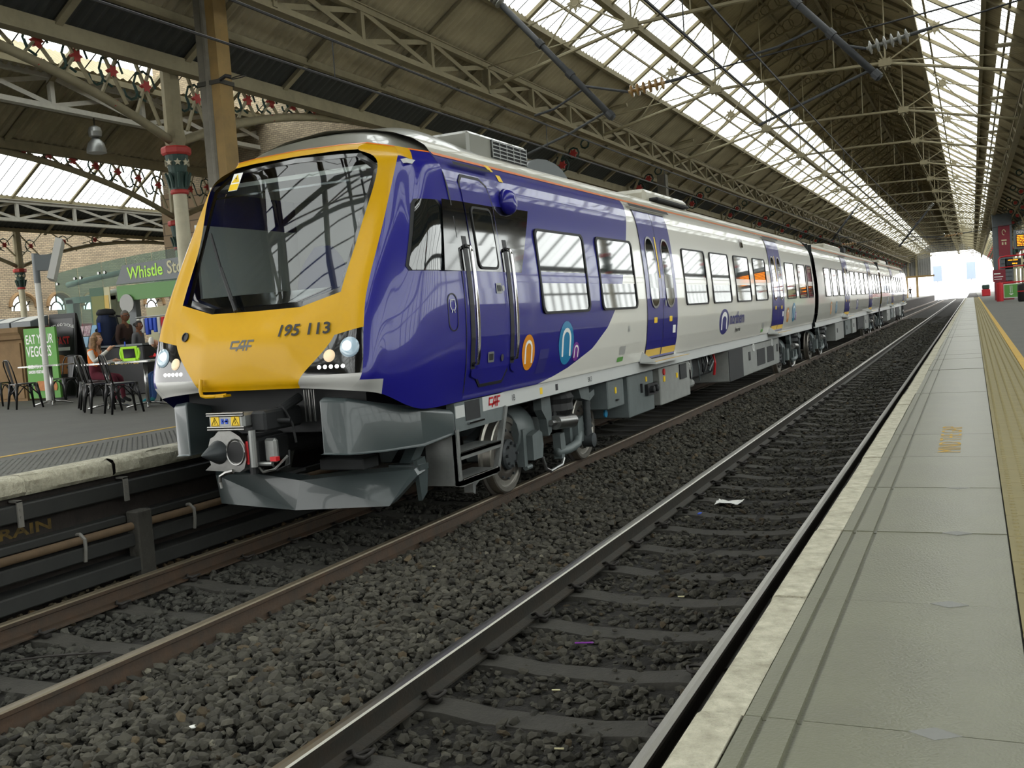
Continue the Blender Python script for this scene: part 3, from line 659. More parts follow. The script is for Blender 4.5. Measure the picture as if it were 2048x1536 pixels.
b = MB(); b.prism([((.06 if i % 2 == 0 else .026) * math.sin(i * PI / 5), (.06 if i % 2 == 0 else .026) * math.cos(i * PI / 5)) for i in range(10)], 'y', -.012, .012); CAPSTAR = b.mesh('star', 'iron_cream')
def column(x, y, label, group=None, stars=True):
    t = thing('iron_column', label, 'column', (x, y, PZ), group=group)
    for k, (me, n) in COLP.items():
        o = inst(n, me, t)
        if k == 'capital' and stars:
            for q in range(8):
                a = 2 * PI * q / 8; inst('star', CAPSTAR, o, (.17 * math.sin(a), -.17 * math.cos(a), HZ - .12), (0, 0, a))
    return t
column(-11.2, 12.35, 'tall cast-iron column with red and green starred capital behind the train cab')
column(-18.0, 19.66, 'cast-iron column with starred capital standing directly behind the nearer column', stars=False)
column(-31.0, 25.7, 'distant cast-iron column with red and green capital at far left')
for i, y in enumerate(TYS):
    if 3 < y < 112: column(MAIN.xr + 7.05, y, '%s nearest white cast-iron column with red collar in the row along the near platform' % ('first second third fourth fifth sixth seventh eighth ninth tenth eleventh twelfth thirteenth fourteenth fifteenth sixteenth'.split()[int((y - 3) / 7.26)]), 'columns along the near platform', stars=False)

# ---- arcades: arched iron girders with scrolls between columns
def arcade(x, yc, spans, name_label, m_arch='iron_beige', zsp=4.98, ztop=6.42, span=14.52, detail=True):
    root = thing('arcade_girder', name_label, 'girder', (x, yc, 0), kind='structure')
    def za(s): return zsp + (ztop - .28 - zsp) * (1 - max(0, 1 - s / (span / 2)) ** 2.6)
    b = MB(); b.bx(-.09, .09, -span, span, ztop - .06, ztop + .06); b.bx(-.13, .13, -span, span, ztop + .06, ztop + .09); b.obj('top_chord', m_arch, root)
    b = MB(); b.bx(-.04, .04, -span, span, ztop - .16, ztop - .12); b.obj('lower_chord', 'iron_dark', root)
    for sgn in spans:
        b = MB(); pts = [(0, sgn * (.12 + s), za(s)) for s in np.concatenate([np.linspace(0, 2, 9), np.linspace(2.4, span - 2.4, 18), np.linspace(span - 2, span - .1, 9)])]
        pts = [(p[0], p[1], za(min(abs(p[1]), span - abs(p[1])))) for p in pts]
        b.tube(pts, .075, 6); b.obj('arch_rib', m_arch, root, True)
        n = 22 if detail else 10
        for i in range(n):
            s = .55 + (span - 1.1) * i / (n - 1); d = min(s, span - s); zb = za(d); h = ztop - .12 - zb
            y = sgn * s
            if h > .25:
                r = min(.22, h * .36); cz = zb + h * .52
                b = MB(); b.tube([(0, y + r * math.cos(a), cz + r * math.sin(a)) for a in [q * PI / 4 for q in range(7)]], .022, 4); b.tube([(0, y - r * 1.3 + r * .6 * math.cos(a), cz - r * .5 + r * .6 * math.sin(a)) for a in [q * PI / 4 + PI for q in range(6)]], .02, 4)
                b.obj('scroll', 'iron_green', root)
                inst('rosette', ROSETTE, root, (0, y + .02, cz + .0), (0, 0, PI / 2), (.8, 1, .8))
            b = MB(); dy = (span - 1.1) / (n - 1)
            b.beam((0, y - dy * .4, zb + .03), (0, y + dy * .4, ztop - .1), .03, .05, (1, 0, 0)); b.beam((0, y + dy * .4, zb + .03), (0, y - dy * .4, ztop - .1), .03, .05, (1, 0, 0)); b.obj('strut', m_arch, root)
            if h > .2 and i % 2: inst('rosette', ROSETTE, root, (.03, y, zb - .0), (0, 0, PI / 2), (.45, 1, .45))
    # brackets that run across to the rafters
    for y in [k * BAY for k in range(-6, 7)]:
        b = MB(); b.bx(-.1, .1, y - .07, y + .07, ztop + .09, ztop + .3); b.obj('rafter_shoe', 'iron_dark', root)
    return root
arcade(-11.2, 12.35, (-1, 1), 'arched iron girder with red rosettes and green scrolls beside the cab')
arcade(-18.0, 19.66, (-1, 1), 'second arched iron girder with red rosettes behind the first', detail=True)
arcade(-31.0, 25.7, (-1, 1), 'farthest arched iron girder along the west bay', detail=False)

# ---- walls
def build_walls():
    b = MB(); b.bx(-19.8, -11.3, 21.2, 21.8, PZ, 11.5); tag(b.obj('wall_end_building', 'brick_buff'), 'pale buff brick end wall behind the train roof', 'wall', kind='structure')
    b = MB(); b.bx(-19.85, -11.25, 21.12, 21.2, PZ, 5.9); tag(b.obj('wall_stone_dado', 'masonry'), 'brown stone lower face of the building behind the column', 'wall', kind='structure')
    w = thing('wall_left', 'long stone wall with a moulded cornice behind the train', 'wall', kind='structure')
    b = MB(); b.bx(-12.2, -11.25, 21.2, 125, PZ, 6.02); b.obj('wall_face', 'stone_wall', w)
    b = MB(); b.prism([(-11.25, 6.02), (-11.15, 6.05), (-11.12, 6.14), (-10.98, 6.2), (-10.95, 6.34), (-11.25, 6.36)], 'y', .006, 1.444); cm = b.mesh('cornice_stone', 'stone_wall')
    for k in range(71): inst('cornice_stone', cm, w, (0, 21.2 + k * 1.45, 0))
    b = MB(); b.bx(-11.6, -10.9, 21.2, 125, 6.36, 6.42); b.obj('gutter', 'sheet_dark', w)
    for y in TYS:
        if 22 < y < 125:
            b = MB(); b.prism([(-11.25, 4.7), (-11.05, 4.8), (-10.85, 5.1), (-10.8, 5.25), (-11.25, 5.25)], 'y', y - .2, y + .2); b.obj('corbel', 'stone_wall', w)
    # east glazed wall (seen mirrored in the side of the train)
    e = thing('wall_right', 'tall glazed side wall with slim mullions behind the near platform', 'wall', kind='structure')
    b = MB(); b.bx(11.2, 11.5, -55, YF, PZ, 3.55); b.obj('dado', 'brick_side', e)
    b = MB(); b.bx(11.15, 11.5, -55, YF, 6.3, 6.45); b.obj('head_beam', 'iron_dark', e)
    b = MB(); b.bx(11.25, 11.45, -55, YF, 4.95, 5.03); b.obj('transom', 'iron_dark', e)
    mm = MB().bx(-.05, .05, -.06, .06, 3.55, 6.3).mesh('mullion', 'iron_dark'); pm = MB().add([(0, .06, 3.55), (0, 1.15, 3.55), (0, 1.15, 6.3), (0, .06, 6.3)], [(0, 1, 2, 3)]).mesh('glass_pane', 'roof_glass')
    for k in range(138):
        inst('mullion', mm, e, (11.32, -55.36 + k * 1.21, 0)); inst('glass_pane', pm, e, (11.34, -55.36 + k * 1.21, 0))
    # far gable: ribbed metal screen with the track opening
    g = thing('wall_far', 'ribbed grey metal screen hanging across the far end of the shed', 'wall', (0, 181.0, 0), kind='structure')
    def screen(x0, x1, z0, ztop):
        b = MB(); n = max(2, int((x1 - x0) / .35)); cols = []
        for i in range(n * 4 + 1):
            x = x0 + (x1 - x0) * i / (n * 4); o = .07 * (1 if (i % 4) in (1, 2) else 0); cols.append([(x, o, z0), (x, o, ztop(x))])
        b.grid(cols); return b.obj('ribbed_sheet', 'concrete_grey', g)
    rz = lambda x: MAIN.zr - SL * abs(x - MAIN.xr) - .1
    screen(-10.97, -6.1, 4.5, rz); screen(-6.1, 3.27, 8.1, rz)
    b = MB(); b.bx(-11, -6.1, -.1, .05, 8.0, 8.2); b.obj('rail_beam', 'iron_beige', g); b = MB(); b.bx(-13, -5.6, -.3, .2, 4.2, 4.5); b.obj('canopy_beam', 'mast_tan', g)
    for x in (-9.6, -8.3): b = MB(); b.bx(x - .15, x + .15, -.25, .0, 4.5, 8.0); b.obj('screen_post', 'iron_beige', g)
    for x in (-11.8, -10.8, -9.9, -8.3): b = MB(); b.bx(x - .18, x + .18, -.1, .1, PZ, 4.2); b.obj('canopy_post', 'mast_tan', g)
    # rear gable behind the viewer
    g = thing('wall_near', 'ribbed metal gable above the near end of the shed', 'wall', (0, -55.4, 0), kind='structure')
    screen(-10.97, 3.27, 6.2, rz); 
build_walls()
# ------------------------------------------------------------------ the train
Y0 = 6.7
_HZ = [1.02, 1.16, 1.175, 1.3, 1.45, 1.75, 2.0, 2.3, 2.6, 2.9, 3.1, 3.2, 3.29, 3.36, 3.42, 3.46]
_HW = [1.245, 1.25, 1.27, 1.305, 1.34, 1.375, 1.385, 1.376, 1.352, 1.320, 1.292, 1.27, 1.238, 1.202, 1.156, 1.12]
def hw(z): return float(np.interp(z, _HZ, _HW))
def sp(y, z, off=0.0, s=1):
    d = (hw(z + .03) - hw(z - .03)) / .06; n = math.hypot(1, d)
    return (s * (hw(z) + off / n), y, z - off * d / n)
ROOF = [(1.12, 3.46), (1.07, 3.53), (.95, 3.61), (.75, 3.69), (.45, 3.76), (0, 3.80)]
ZL = [1.18, 1.25, 1.35, 1.45, 1.6, 1.75, 1.9, 2.05, 2.2, 2.4, 2.6, 2.75, 2.9, 3.05, 3.12, 3.2, 3.25, 3.29, 3.33, 3.36, 3.39, 3.42, 3.44, 3.46]
def poly_at(poly, z):
    ys = []
    n = len(poly)
    for i in range(n):
        (a, za), (c, zb) = poly[i], poly[(i + 1) % n]
        if (za - z) * (zb - z) <= 0 and za != zb: ys.append(a + (c - a) * (z - za) / (zb - za))
    return (min(ys), max(ys)) if ys else None
def patch(poly, off, s=1, b=None, rows=None):
    """convex outline in (y, z) laid on the bodyside"""
    b = b or MB(); zs = [p[1] for p in poly]; z0, z1 = min(zs), max(zs)
    lev = sorted(set([round(z0 + 1e-5, 5), round(z1 - 1e-5, 5)] + [round(z, 5) for z in zs if z0 < z < z1] + [z for z in ZL if z0 < z < z1]))
    R = []
    for z in lev:
        q = poly_at(poly, z)
        if q: R.append([sp(q[0], z, off, s), sp(q[1], z, off, s)])
    if s < 0: R = [list(reversed(r)) for r in R]
    b.grid([list(reversed(r)) for r in R]); return b
def flat_patch(poly, off, s=1):
    """flat pane: outline on the chord of the bodyside"""
    zs = [p[1] for p in poly]; z0, z1 = min(zs), max(zs); x0, x1 = hw(z0), hw(z1)
    b = MB(); V = [(s * (x0 + (x1 - x0) * (z - z0) / (z1 - z0) + off), y, z) for y, z in poly]; n = len(V)
    c = (sum(p[0] for p in V) / n, sum(p[1] for p in V) / n, sum(p[2] for p in V) / n)
    b.add(V + [c], [(i, (i + 1) % n, n) if s > 0 else ((i + 1) % n, i, n) for i in range(n)]); return b
def ring(poly, w, off, s=1, b=None):
    """raised frame band along an outline"""
    b = b or MB(); n = len(poly); cy_ = sum(p[0] for p in poly) / n; cz = sum(p[1] for p in poly) / n
    ins = []
    for (y, z) in poly:
        L = math.hypot(y - cy_, z - cz); k = (L - w) / L; ins.append((cy_ + (y - cy_) * k, cz + (z - cz) * k))
    V = [sp(y, z, 0, s) for y, z in poly] + [sp(y, z, off, s) for y, z in poly] + [sp(y, z, off, s) for y, z in ins] + [sp(y, z, 0, s) for y, z in ins]
    F = []
    for k in range(3):
        for i in range(n): F.append((k * n + i, k * n + (i + 1) % n, (k + 1) * n + (i + 1) % n, (k + 1) * n + i))
    b.add(V, F); return b
def strip(path, w, off, s=1, b=None):
    """ribbon of width w along a (y, z) path"""
    b = b or MB(); L, R = [], []
    for i, (y, z) in enumerate(path):
        a, c = path[max(i - 1, 0)], path[min(i + 1, len(path) - 1)]; dy, dz = c[0] - a[0], c[1] - a[1]; n = math.hypot(dy, dz) or 1; ny, nz = -dz / n * w / 2, dy / n * w / 2
        L.append(sp(y + ny, z + nz, off, s)); R.append(sp(y - ny, z - nz, off, s))
    b.grid([L, R]); return b
def side_text(name, txt, size, m, parent, y, z, sx=1.0, shear=0.0, bold=0.0, off=.004):
    return text_obj(name, txt, size, m, parent, lambda u, v: sp(y + u, z + v, off), bold, sx, shear)
def ell(cy_, cz, ry, rz, n=24): return [(cy_ + ry * math.cos(2 * PI * k / n), cz + rz * math.sin(2 * PI * k / n)) for k in range(n)]

def logo_n(parent, name, cy_, cz, ry, rz, m, s=1):
    o = patch(ell(cy_, cz, ry, rz), .004, s).obj(name, m, parent)
    k = .5; path = [(cy_ - k * ry, cz - .62 * rz)] + [(cy_ - k * ry * math.cos(a), cz + .18 * rz + .42 * rz * math.sin(a)) for a in [PI * i / 8 for i in range(9)]] + [(cy_ + k * ry, cz - .62 * rz)]
    strip(path, ry * .2, .007, s).obj('letter', 'white_mark', o)

def window(parent, y0, y1, z0=1.955, z1=2.81, s=1, r=.09):
    o = ring(rrect(y0 - .03, y1 + .03, z0 - .03, z1 + .03, r), .045, .02, s).obj('window', 'black_rubber', parent)
    flat_patch(rrect(y0 - .012, y1 + .012, z0 - .012, z1 + .012, r * .7), .014, s).obj('glass', 'window_glass', o)
def side_doors(parent, y0, y1, s=1, detail=True, m='blue_paint'):
    ym = (y0 + y1) / 2
    b = MB()
    for (a, c) in ((y0, y1),): ring([(a - .02, 1.18), (c + .02, 1.18), (c + .02, 3.32), (a - .02, 3.32)], .03, .008, s, b)
    b.obj('door_surround', 'black_rubber', parent)
    for (a, c) in ((y0 + .012, ym - .008), (ym + .008, y1 - .012)):
        d = patch([(a, 1.2), (c, 1.2), (c, 3.3), (a, 3.3)], .012, s).obj('door', m, parent)
        wy = (a + c) / 2; w = .2
        ring(rrect(wy - w - .025, wy + w + .025, 1.91, 2.94, .2), .03, .022, s).obj('window_rim', 'steel', d)
        patch(rrect(wy - w, wy + w, 1.94, 2.91, .18), .018, s).obj('glass', 'window_glass', d)
        if detail:
            patch([(a + .02, 1.23), (c - .02, 1.23), (c - .02, 1.33), (a + .02, 1.33)], .015, s).obj('step_reflection', 'warn_yellow' if False else 'door_yellow', d)  # painted band stands in for the step plate mirrored in the door
            patch(rrect(wy - .09, wy + .07, 1.70, 1.78, .012), .016, s).obj('sticker', 'warn_yellow', d)
    if detail:
        patch([(ym - .09, 2.35), (ym - .03, 2.35), (ym - .03, 2.95), (ym - .09, 2.95)], .016, s).obj('sticker', 'warn_yellow', parent)
        patch(ell(ym + .12, 1.98, .035, .05, 12), .022, s).obj('door_button', 'alloy', parent)
        patch(rrect(y1 - .28, y1 - .12, 1.52, 1.64, .01), .016, s).obj('sticker', 'white_mark', parent)
    b = MB(); strip([(y0 - .15, 3.35), (y1 + .25, 3.35)], .04, .05, s, b); b.obj('rain_strip', 'black_rubber', parent)
    # folding step below the doors
    b = MB(); z = 1.20; xo = hw(z)
    for q in (s,):
        V = [(q * (xo - .02), y0 - .28, z + .13), (q * (xo - .02), y1 + .18, z - .02), (q * (xo + .22), y1 + .18, z - .04), (q * (xo + .22), y0 - .1, z - .04), (q * (xo - .02), y0 - .1, z - .02)]
        b.add([V[4], V[1], V[2], V[3]] + [(p[0], p[1], p[2] - .03) for p in (V[4], V[1], V[2], V[3])], [(0, 1, 2, 3), (7, 6, 5, 4), (0, 4, 5, 1), (1, 5, 6, 2), (2, 6, 7, 3), (3, 7, 4, 0)])
        b.add([(q * (xo - .0), y0 - .42, z + .14), (q * (xo + .02), y0 - .1, z + .12), (q * (xo + .22), y0 - .1, z - .04), (q * (xo + .0), y0 - .12, z - .04)], [(0, 1, 2, 3)])
    o = b.obj('door_step', 'solebar_white', parent)
    b = MB(); b.bx(s * (xo + .10) if s > 0 else -(xo + .22), s * (xo + .22) if s > 0 else -(xo + .10), y0 - .08, y1 + .17, z - .039, z - .036); b.obj('step_edge', 'door_yellow', o)

def shell(parent, ya, yb, s, m, ybound=None, name='bodyside'):
    """plain bodyside from ya (may be a function of z) to yb"""
    fa = ya if callable(ya) else (lambda z: ya); fb = yb if callable(yb) else (lambda z: yb)
    rows = []
    zz = sorted(set(ZL + list(np.linspace(1.18, 3.46, 40))))
    for z in zz:
        a, c = fa(z), max(fa(z), fb(z)); rows.append([sp(c, z, 0, s), sp(a, z, 0, s)] if s > 0 else [sp(a, z, 0, s), sp(c, z, 0, s)])
    o = MB().grid(rows).obj(name, m, parent, True); return o
def car_roof(parent, ya, yb, m='car_roof'):
    R = [(x, z) for x, z in ROOF] + [(-x, z) for x, z in reversed(ROOF[:-1])]
    ys = [ya + (yb - ya) * k / 8 for k in range(9)]
    b = MB(); b.grid([[(x, y, z) for x, z in R] for y in ys]); o = b.obj('roof', m, parent); smooth_fix(o.data, 40)
    for s in (-1, 1):
        b = MB(); b.grid([[sp(y, 3.43, .004, s), sp(y, 3.462, .003, s)] for y in (ya, yb)]); b.obj('cantrail_stripe', 'orange_paint', parent)
    return o
def solebar(parent, ya, yb):
    for s in (-1, 1):
        b = MB(); xo = 1.25
        b.bx(min(s * xo, s * (xo - .06)), max(s * xo, s * (xo - .06)), ya, yb, 1.02, 1.178); b.obj('solebar', 'solebar_white', parent)
    b = MB(); b.bx(-1.19, 1.19, ya + .1, yb - .1, 1.0, 1.16); b.obj('underframe', 'under_dark', parent)

# ---- bogies
def wheel_parts():
    P = []
    b = MB(); b.lathe([(.40, -.065), (.455, -.06), (.455, -.035), (.425, -.02), (.42, .065), (.405, .075), (.36, .072), (.35, .055), (.33, .05)], (0, 0, 0), 'x', 40); m = b.mesh('tyre', 'tread_steel'); smooth_fix(m); P.append(('tyre', m))
    b = MB(); b.lathe([(.40, -.04), (.36, -.03), (.35, .035), (.30, .045), (.22, .075), (.2, .07), (.14, .06), (.12, .06)], (0, 0, 0), 'x', 40); m = b.mesh('web', 'wheel_iron'); smooth_fix(m); P.append(('web', m))
    b = MB(); b.lathe([(.17, .05), (.17, .1), (.15, .12), (.06, .125)], (0, 0, 0), 'x', 24)
    for k in range(8):
        a = k * PI / 4; b.cyl((.1, .125 * math.cos(a), .125 * math.sin(a)), (.15, .125 * math.cos(a), .125 * math.sin(a)), .016, 6)
    for k in range(12):
        a = k * PI / 6; b.cyl((.045, .265 * math.cos(a), .265 * math.sin(a)), (.085, .265 * math.cos(a), .265 * math.sin(a)), .014, 6)
    P.append(('hub', b.mesh('hub', 'disc_iron'))); return P
WHL = wheel_parts()
def bogie(parent, yc, full=True):
    g = MB(); B = parent
    for dy in (-1.2, 1.2):
        for s in (-1, 1):
            o = inst('wheel', WHL[0][1], B, (s * .78, yc + dy, .42), (0, 0, 0 if s > 0 else PI))
            for n, me in WHL[1:]: inst(n, me, o)
        b = MB(); b.cyl((-.75, yc + dy, .42), (.75, yc + dy, .42), .09, 12); b.obj('axle', 'under_dark', B)
    # inside-bearing frame
    b = MB()
    for s in (-1, 1):
        b.prism([(yc - 1.45, .38), (yc - 1.2, .55), (yc - .75, .56), (yc - .45, .44), (yc + .45, .44), (yc + .75, .56), (yc + 1.2, .55), (yc + 1.45, .38), (yc + 1.5, .62), (yc + .9, .78), (yc + .5, .70), (yc - .5, .70), (yc - .9, .78), (yc - 1.5, .62)], 'x', s * .55 - .07, s * .55 + .07)
    b.bx(-.6, .6, yc - .2, yc + .2, .5, .72); b.obj('bogie_frame', 'under_grey', B)
    for s in (-1, 1):
        b = MB(); b.lathe([(.24, .72), (.28, .78), (.27, .86), (.29, .92), (.24, 1.0)], (s * .9, yc, 0), 'z', 18); b.obj('air_spring', 'black_rubber', B)
        b = MB(); b.lathe([(.30, -.22), (.31, -.2), (.31, .2), (.30, .22)], (0, 0, 0), 'y', 18); o = b.obj('gearbox', 'under_grey', B, loc=(s * .62, yc - .78, .62)); smooth_fix(o.data)
        if not full: continue
        # dampers, brake gear, bolster brackets, lifeguard rod
        b = MB(); b.cyl((s * 1.08, yc - .33, .66), (s * 1.08, yc + .22, .62), .085, 16); b.cyl((s * 1.08, yc - .45, .67), (s * 1.08, yc - .33, .66), .035, 8); o = b.obj('yaw_damper', 'steel', B); smooth_fix(o.data)
        b = MB(); b.prism([(yc - .62, 1.0), (yc - .36, 1.0), (yc - .33, .78), (yc - .36, .56), (yc - .46, .52), (yc - .5, .72), (yc - .62, .84)], 'x', s * 1.0 - .05, s * 1.0 + .05); b.obj('damper_bracket', 'under_grey', B)
        b = MB(); b.prism([(yc + .42, 1.0), (yc + .5, .86), (yc + .8, .80), (yc + .98, .86), (yc + .98, .93), (yc + .8, .9), (yc + .78, 1.0)], 'x', s * 1.04 - .07, s * 1.04 + .07); b.obj('damper_bracket', 'under_grey', B)
        b = MB(); path = [(s * 1.06, yc + .80, .84 - .5 * k / 14) for k in range(15)]; b.tube(path, [.045 if k % 2 else .055 for k in range(15)], 10); b.lathe([(.03, -.07), (.09, -.07), (.09, .07), (.05, .075)], (s * 1.06, yc + .82, .30), 'x', 14); o = b.obj('vertical_damper', 'disc_iron', B); smooth_fix(o.data)
        b = MB(); b.tube([(s * 1.0, yc - .12, .28), (s * 1.02, yc + .2, .27), (s * 1.02, yc + .5, .30), (s * .98, yc + .68, .40), (s * .9, yc + .72, .5)], .055, 10); o = b.obj('anti_roll_arm', 'under_grey', B, True)
        b = MB(); b.prism([(yc - .12, .5), (yc + .02, .5), (yc + .04, .36), (yc - .02, .2), (yc - .1, .2)], 'x', s * 1.0 - .05, s * 1.0 + .05); b.obj('arm_bracket', 'under_grey', B)
        for dy in (-.86, .56):
            b = MB(); b.prism([(yc + dy, .3), (yc + dy + .26, .3), (yc + dy + .3, .44), (yc + dy + .28, .58), (yc + dy + .2, .62), (yc + dy, .58)], 'x', s * .98 - .04, s * .98 + .04); b.bx(min(s * .86, s * .95), max(s * .86, s * .95), yc + dy - .1, yc + dy - .02, .24, .66); b.cyl((s * .93, yc + dy + .1, .22), (s * .93, yc + dy - .05, .22), .03, 8); b.obj('brake_caliper', 'under_grey', B)
        b = MB(); b.tube([(s * 1.02, yc - .62, .30), (s * 1.04, yc - .58, .16), (s * 1.04, yc - .45, .11), (s * 1.04, yc - .1, .13), (s * 1.04, yc - .03, .2)], .022, 8); b.obj('guard_rod', 'steel', B)
        b = MB(); b.bx(min(s * .92, s * 1.06), max(s * .92, s * 1.06), yc - .3, yc + .3, .74, .78); b.cyl((s * .98, yc + .22, .78), (s * .98, yc + .22, .92), .05, 10); b.cyl((s * 1.0, yc + .05, .78), (s * 1.0, yc + .05, .86), .04, 10); b.tube([(s * 1.0, yc - .2, .8), (s * 1.02, yc - .05, .9), (s * 1.0, yc + .1, .86), (s * 1.0, yc + .2, .95)], .014, 6); b.obj('valve_block', 'under_dark', B)
        b = MB(); b.bx(s * .98 - .03, s * .98 + .055, yc + .19, yc + .25, .83, .88); b.obj('damper_band', 'red_mark', B)
def underbox(parent, y0, y1, z0, z1, m, s=1, x0=.35, x1=1.2, name='equipment_box', bev=.015):
    b = MB(); b.bbox(min(s * x0, s * x1), max(s * x0, s * x1), y0, y1, z0, z1, bev); return b.obj(name, m, parent)
def face_plate(parent, name, y0, y1, z0, z1, m, x=1.2, t=.01, s=1):
    b = MB(); b.bx(min(s * x, s * (x + t)), max(s * x, s * (x + t)), y0, y1, z0, z1); return b.obj(name, m, parent)

# ---- front car
def blue_edge(z):     # rear edge of the blue area on the leading car, world Y
    return float(np.interp(z, [1.18, 1.22, 1.3, 1.48, 1.7, 1.91, 2.2, 2.5, 2.84, 3.28, 3.46], [9.9, 10.25, 10.75, 11.5, 12.0, 12.3, 12.65, 12.85, 13.1, 13.4, 13.5])) - Y0

COLS = [  # control columns of the cab surface, bottom to orange line: levels A B C D E F G H
 [(0, .03, 1.45), (0, .0, 1.55), (0, .02, 1.85), (0, .19, 2.11), (0, .53, 2.75), (0, .83, 3.3), (0, .94, 3.50), (0, 1.02, 3.57)],
 [(.45, .03, 1.45), (.46, .0, 1.55), (.45, .04, 1.86), (.473, .20, 2.115), (.46, .535, 2.75), (.46, .835, 3.3), (.46, .945, 3.495), (.48, 1.03, 3.56)],
 [(.515, .04, 1.45), (.57, .0, 1.55), (.835, .13, 1.865), (.843, .26, 2.215), (.875, .58, 2.75), (.92, .86, 3.31), (.68, .945, 3.48), (.72, 1.04, 3.545)],
 [(.97, .09, 1.41), (1.09, .10, 1.55), (1.085, .185, 1.915), (1.065, .31, 2.22), (1.06, .63, 2.75), (1.035, .97, 3.3), (.97, 1.13, 3.43), (.90, 1.2, 3.51)],
 [(1.15, .27, 1.36), (1.195, .27, 1.55), (1.21, .39, 1.915), (1.2, .52, 2.22), (1.185, .80, 2.75), (1.12, 1.1, 3.25), (1.06, 1.22, 3.40), (1.0, 1.28, 3.485)],
 [(1.255, .70, 1.19), (1.315, .68, 1.55), (1.33, .78, 1.915), (1.32, .85, 2.22), (1.29, 1.0, 2.75), (1.2, 1.2, 3.25), (1.14, 1.31, 3.385), (1.07, 1.36, 3.47)],
 [(1.28, 1.42, 1.18), (1.352, 1.42, 1.55), (1.381, 1.42, 1.915), (1.379, 1.42, 2.22), (1.336, 1.42, 2.75), (1.253, 1.42, 3.25), (1.187, 1.42, 3.38), (1.12, 1.42, 3.46)]]
def cr(P, t):
    """catmull-rom through a list of tuples"""
    n = len(P) - 1; i = min(int(t), n - 1); u = t - i
    p1, p2 = np.array(P[i]), np.array(P[i + 1]); p0 = np.array(P[i - 1]) if i > 0 else 2 * p1 - p2; p3 = np.array(P[i + 2]) if i + 2 <= n else 2 * p2 - p1
    return .5 * ((2 * p1) + (p2 - p0) * u + (2 * p0 - 5 * p1 + 4 * p2 - p3) * u * u + (3 * p1 - p0 - 3 * p2 + p3) * u ** 3)
def cab(i, j):
    """surface point: i column 0..6 (negative mirrors), j level 0..7"""
    sg = -1 if i < 0 else 1; i = abs(i)
    # linear between the flat front columns, smooth round the corner
    C_ = [cr(c, j) for c in COLS]
    if i <= 2: k = min(int(i), 1); p = C_[k] + (C_[k + 1] - C_[k]) * (i - k)
    else:
        p = cr(C_[2:], i - 2)
    return Vector((sg * p[0], p[1], p[2]))
def cab_n(i, j):
    e = .02; a = cab(i + e, j) - cab(i - e, j); c = cab(i, min(j + e, 7)) - cab(i, max(j - e, 0)); n = a.cross(c); return n.normalized()
def cab_patch(i0, i1, j0, j1, off=0.0, ni=10, nj=10, b=None, fi=None):
    b = b or MB(); rows = []
    for q in range(nj + 1):
        j = j0 + (j1 - j0) * q / nj; row = []
        for p in range(ni + 1):
            i = i0 + (i1 - i0) * p / ni; v = cab(i, j)
            if off: v = v + cab_n(i, j) * off
            row.append(v)
        rows.append(row)
    b.grid(rows); return b
def front_at(x, z, off=.004):
    """point on the lower front at lateral x, height z"""
    i, j = .5, 2.0; ax = abs(x)
    for _ in range(5):
        lo, hi = 0.0, 4.0
        for _ in range(22):
            m_ = (lo + hi) / 2
            if cab(i, m_).z < z: lo = m_
            else: hi = m_
        j = lo; lo, hi = 0.0, 3.0
        for _ in range(22):
            m_ = (lo + hi) / 2
            if cab(m_, j).x < ax: lo = m_
            else: hi = m_
        i = lo
    sg = 1 if x >= 0 else -1; n = cab_n(i, j); n = -n if n.y > 0 else n; p = cab(i, j)
    return Vector((sg * (p.x + n.x * off), p.y + n.y * off, p.z + n.z * off))
def ws_at(x, z, off=0.0):
    k = (z - 2.11) / 1.39; y = .19 + .75 * k + .05 * (abs(x) / .84) ** 2; return Vector((x, y - off, z + off * .5))

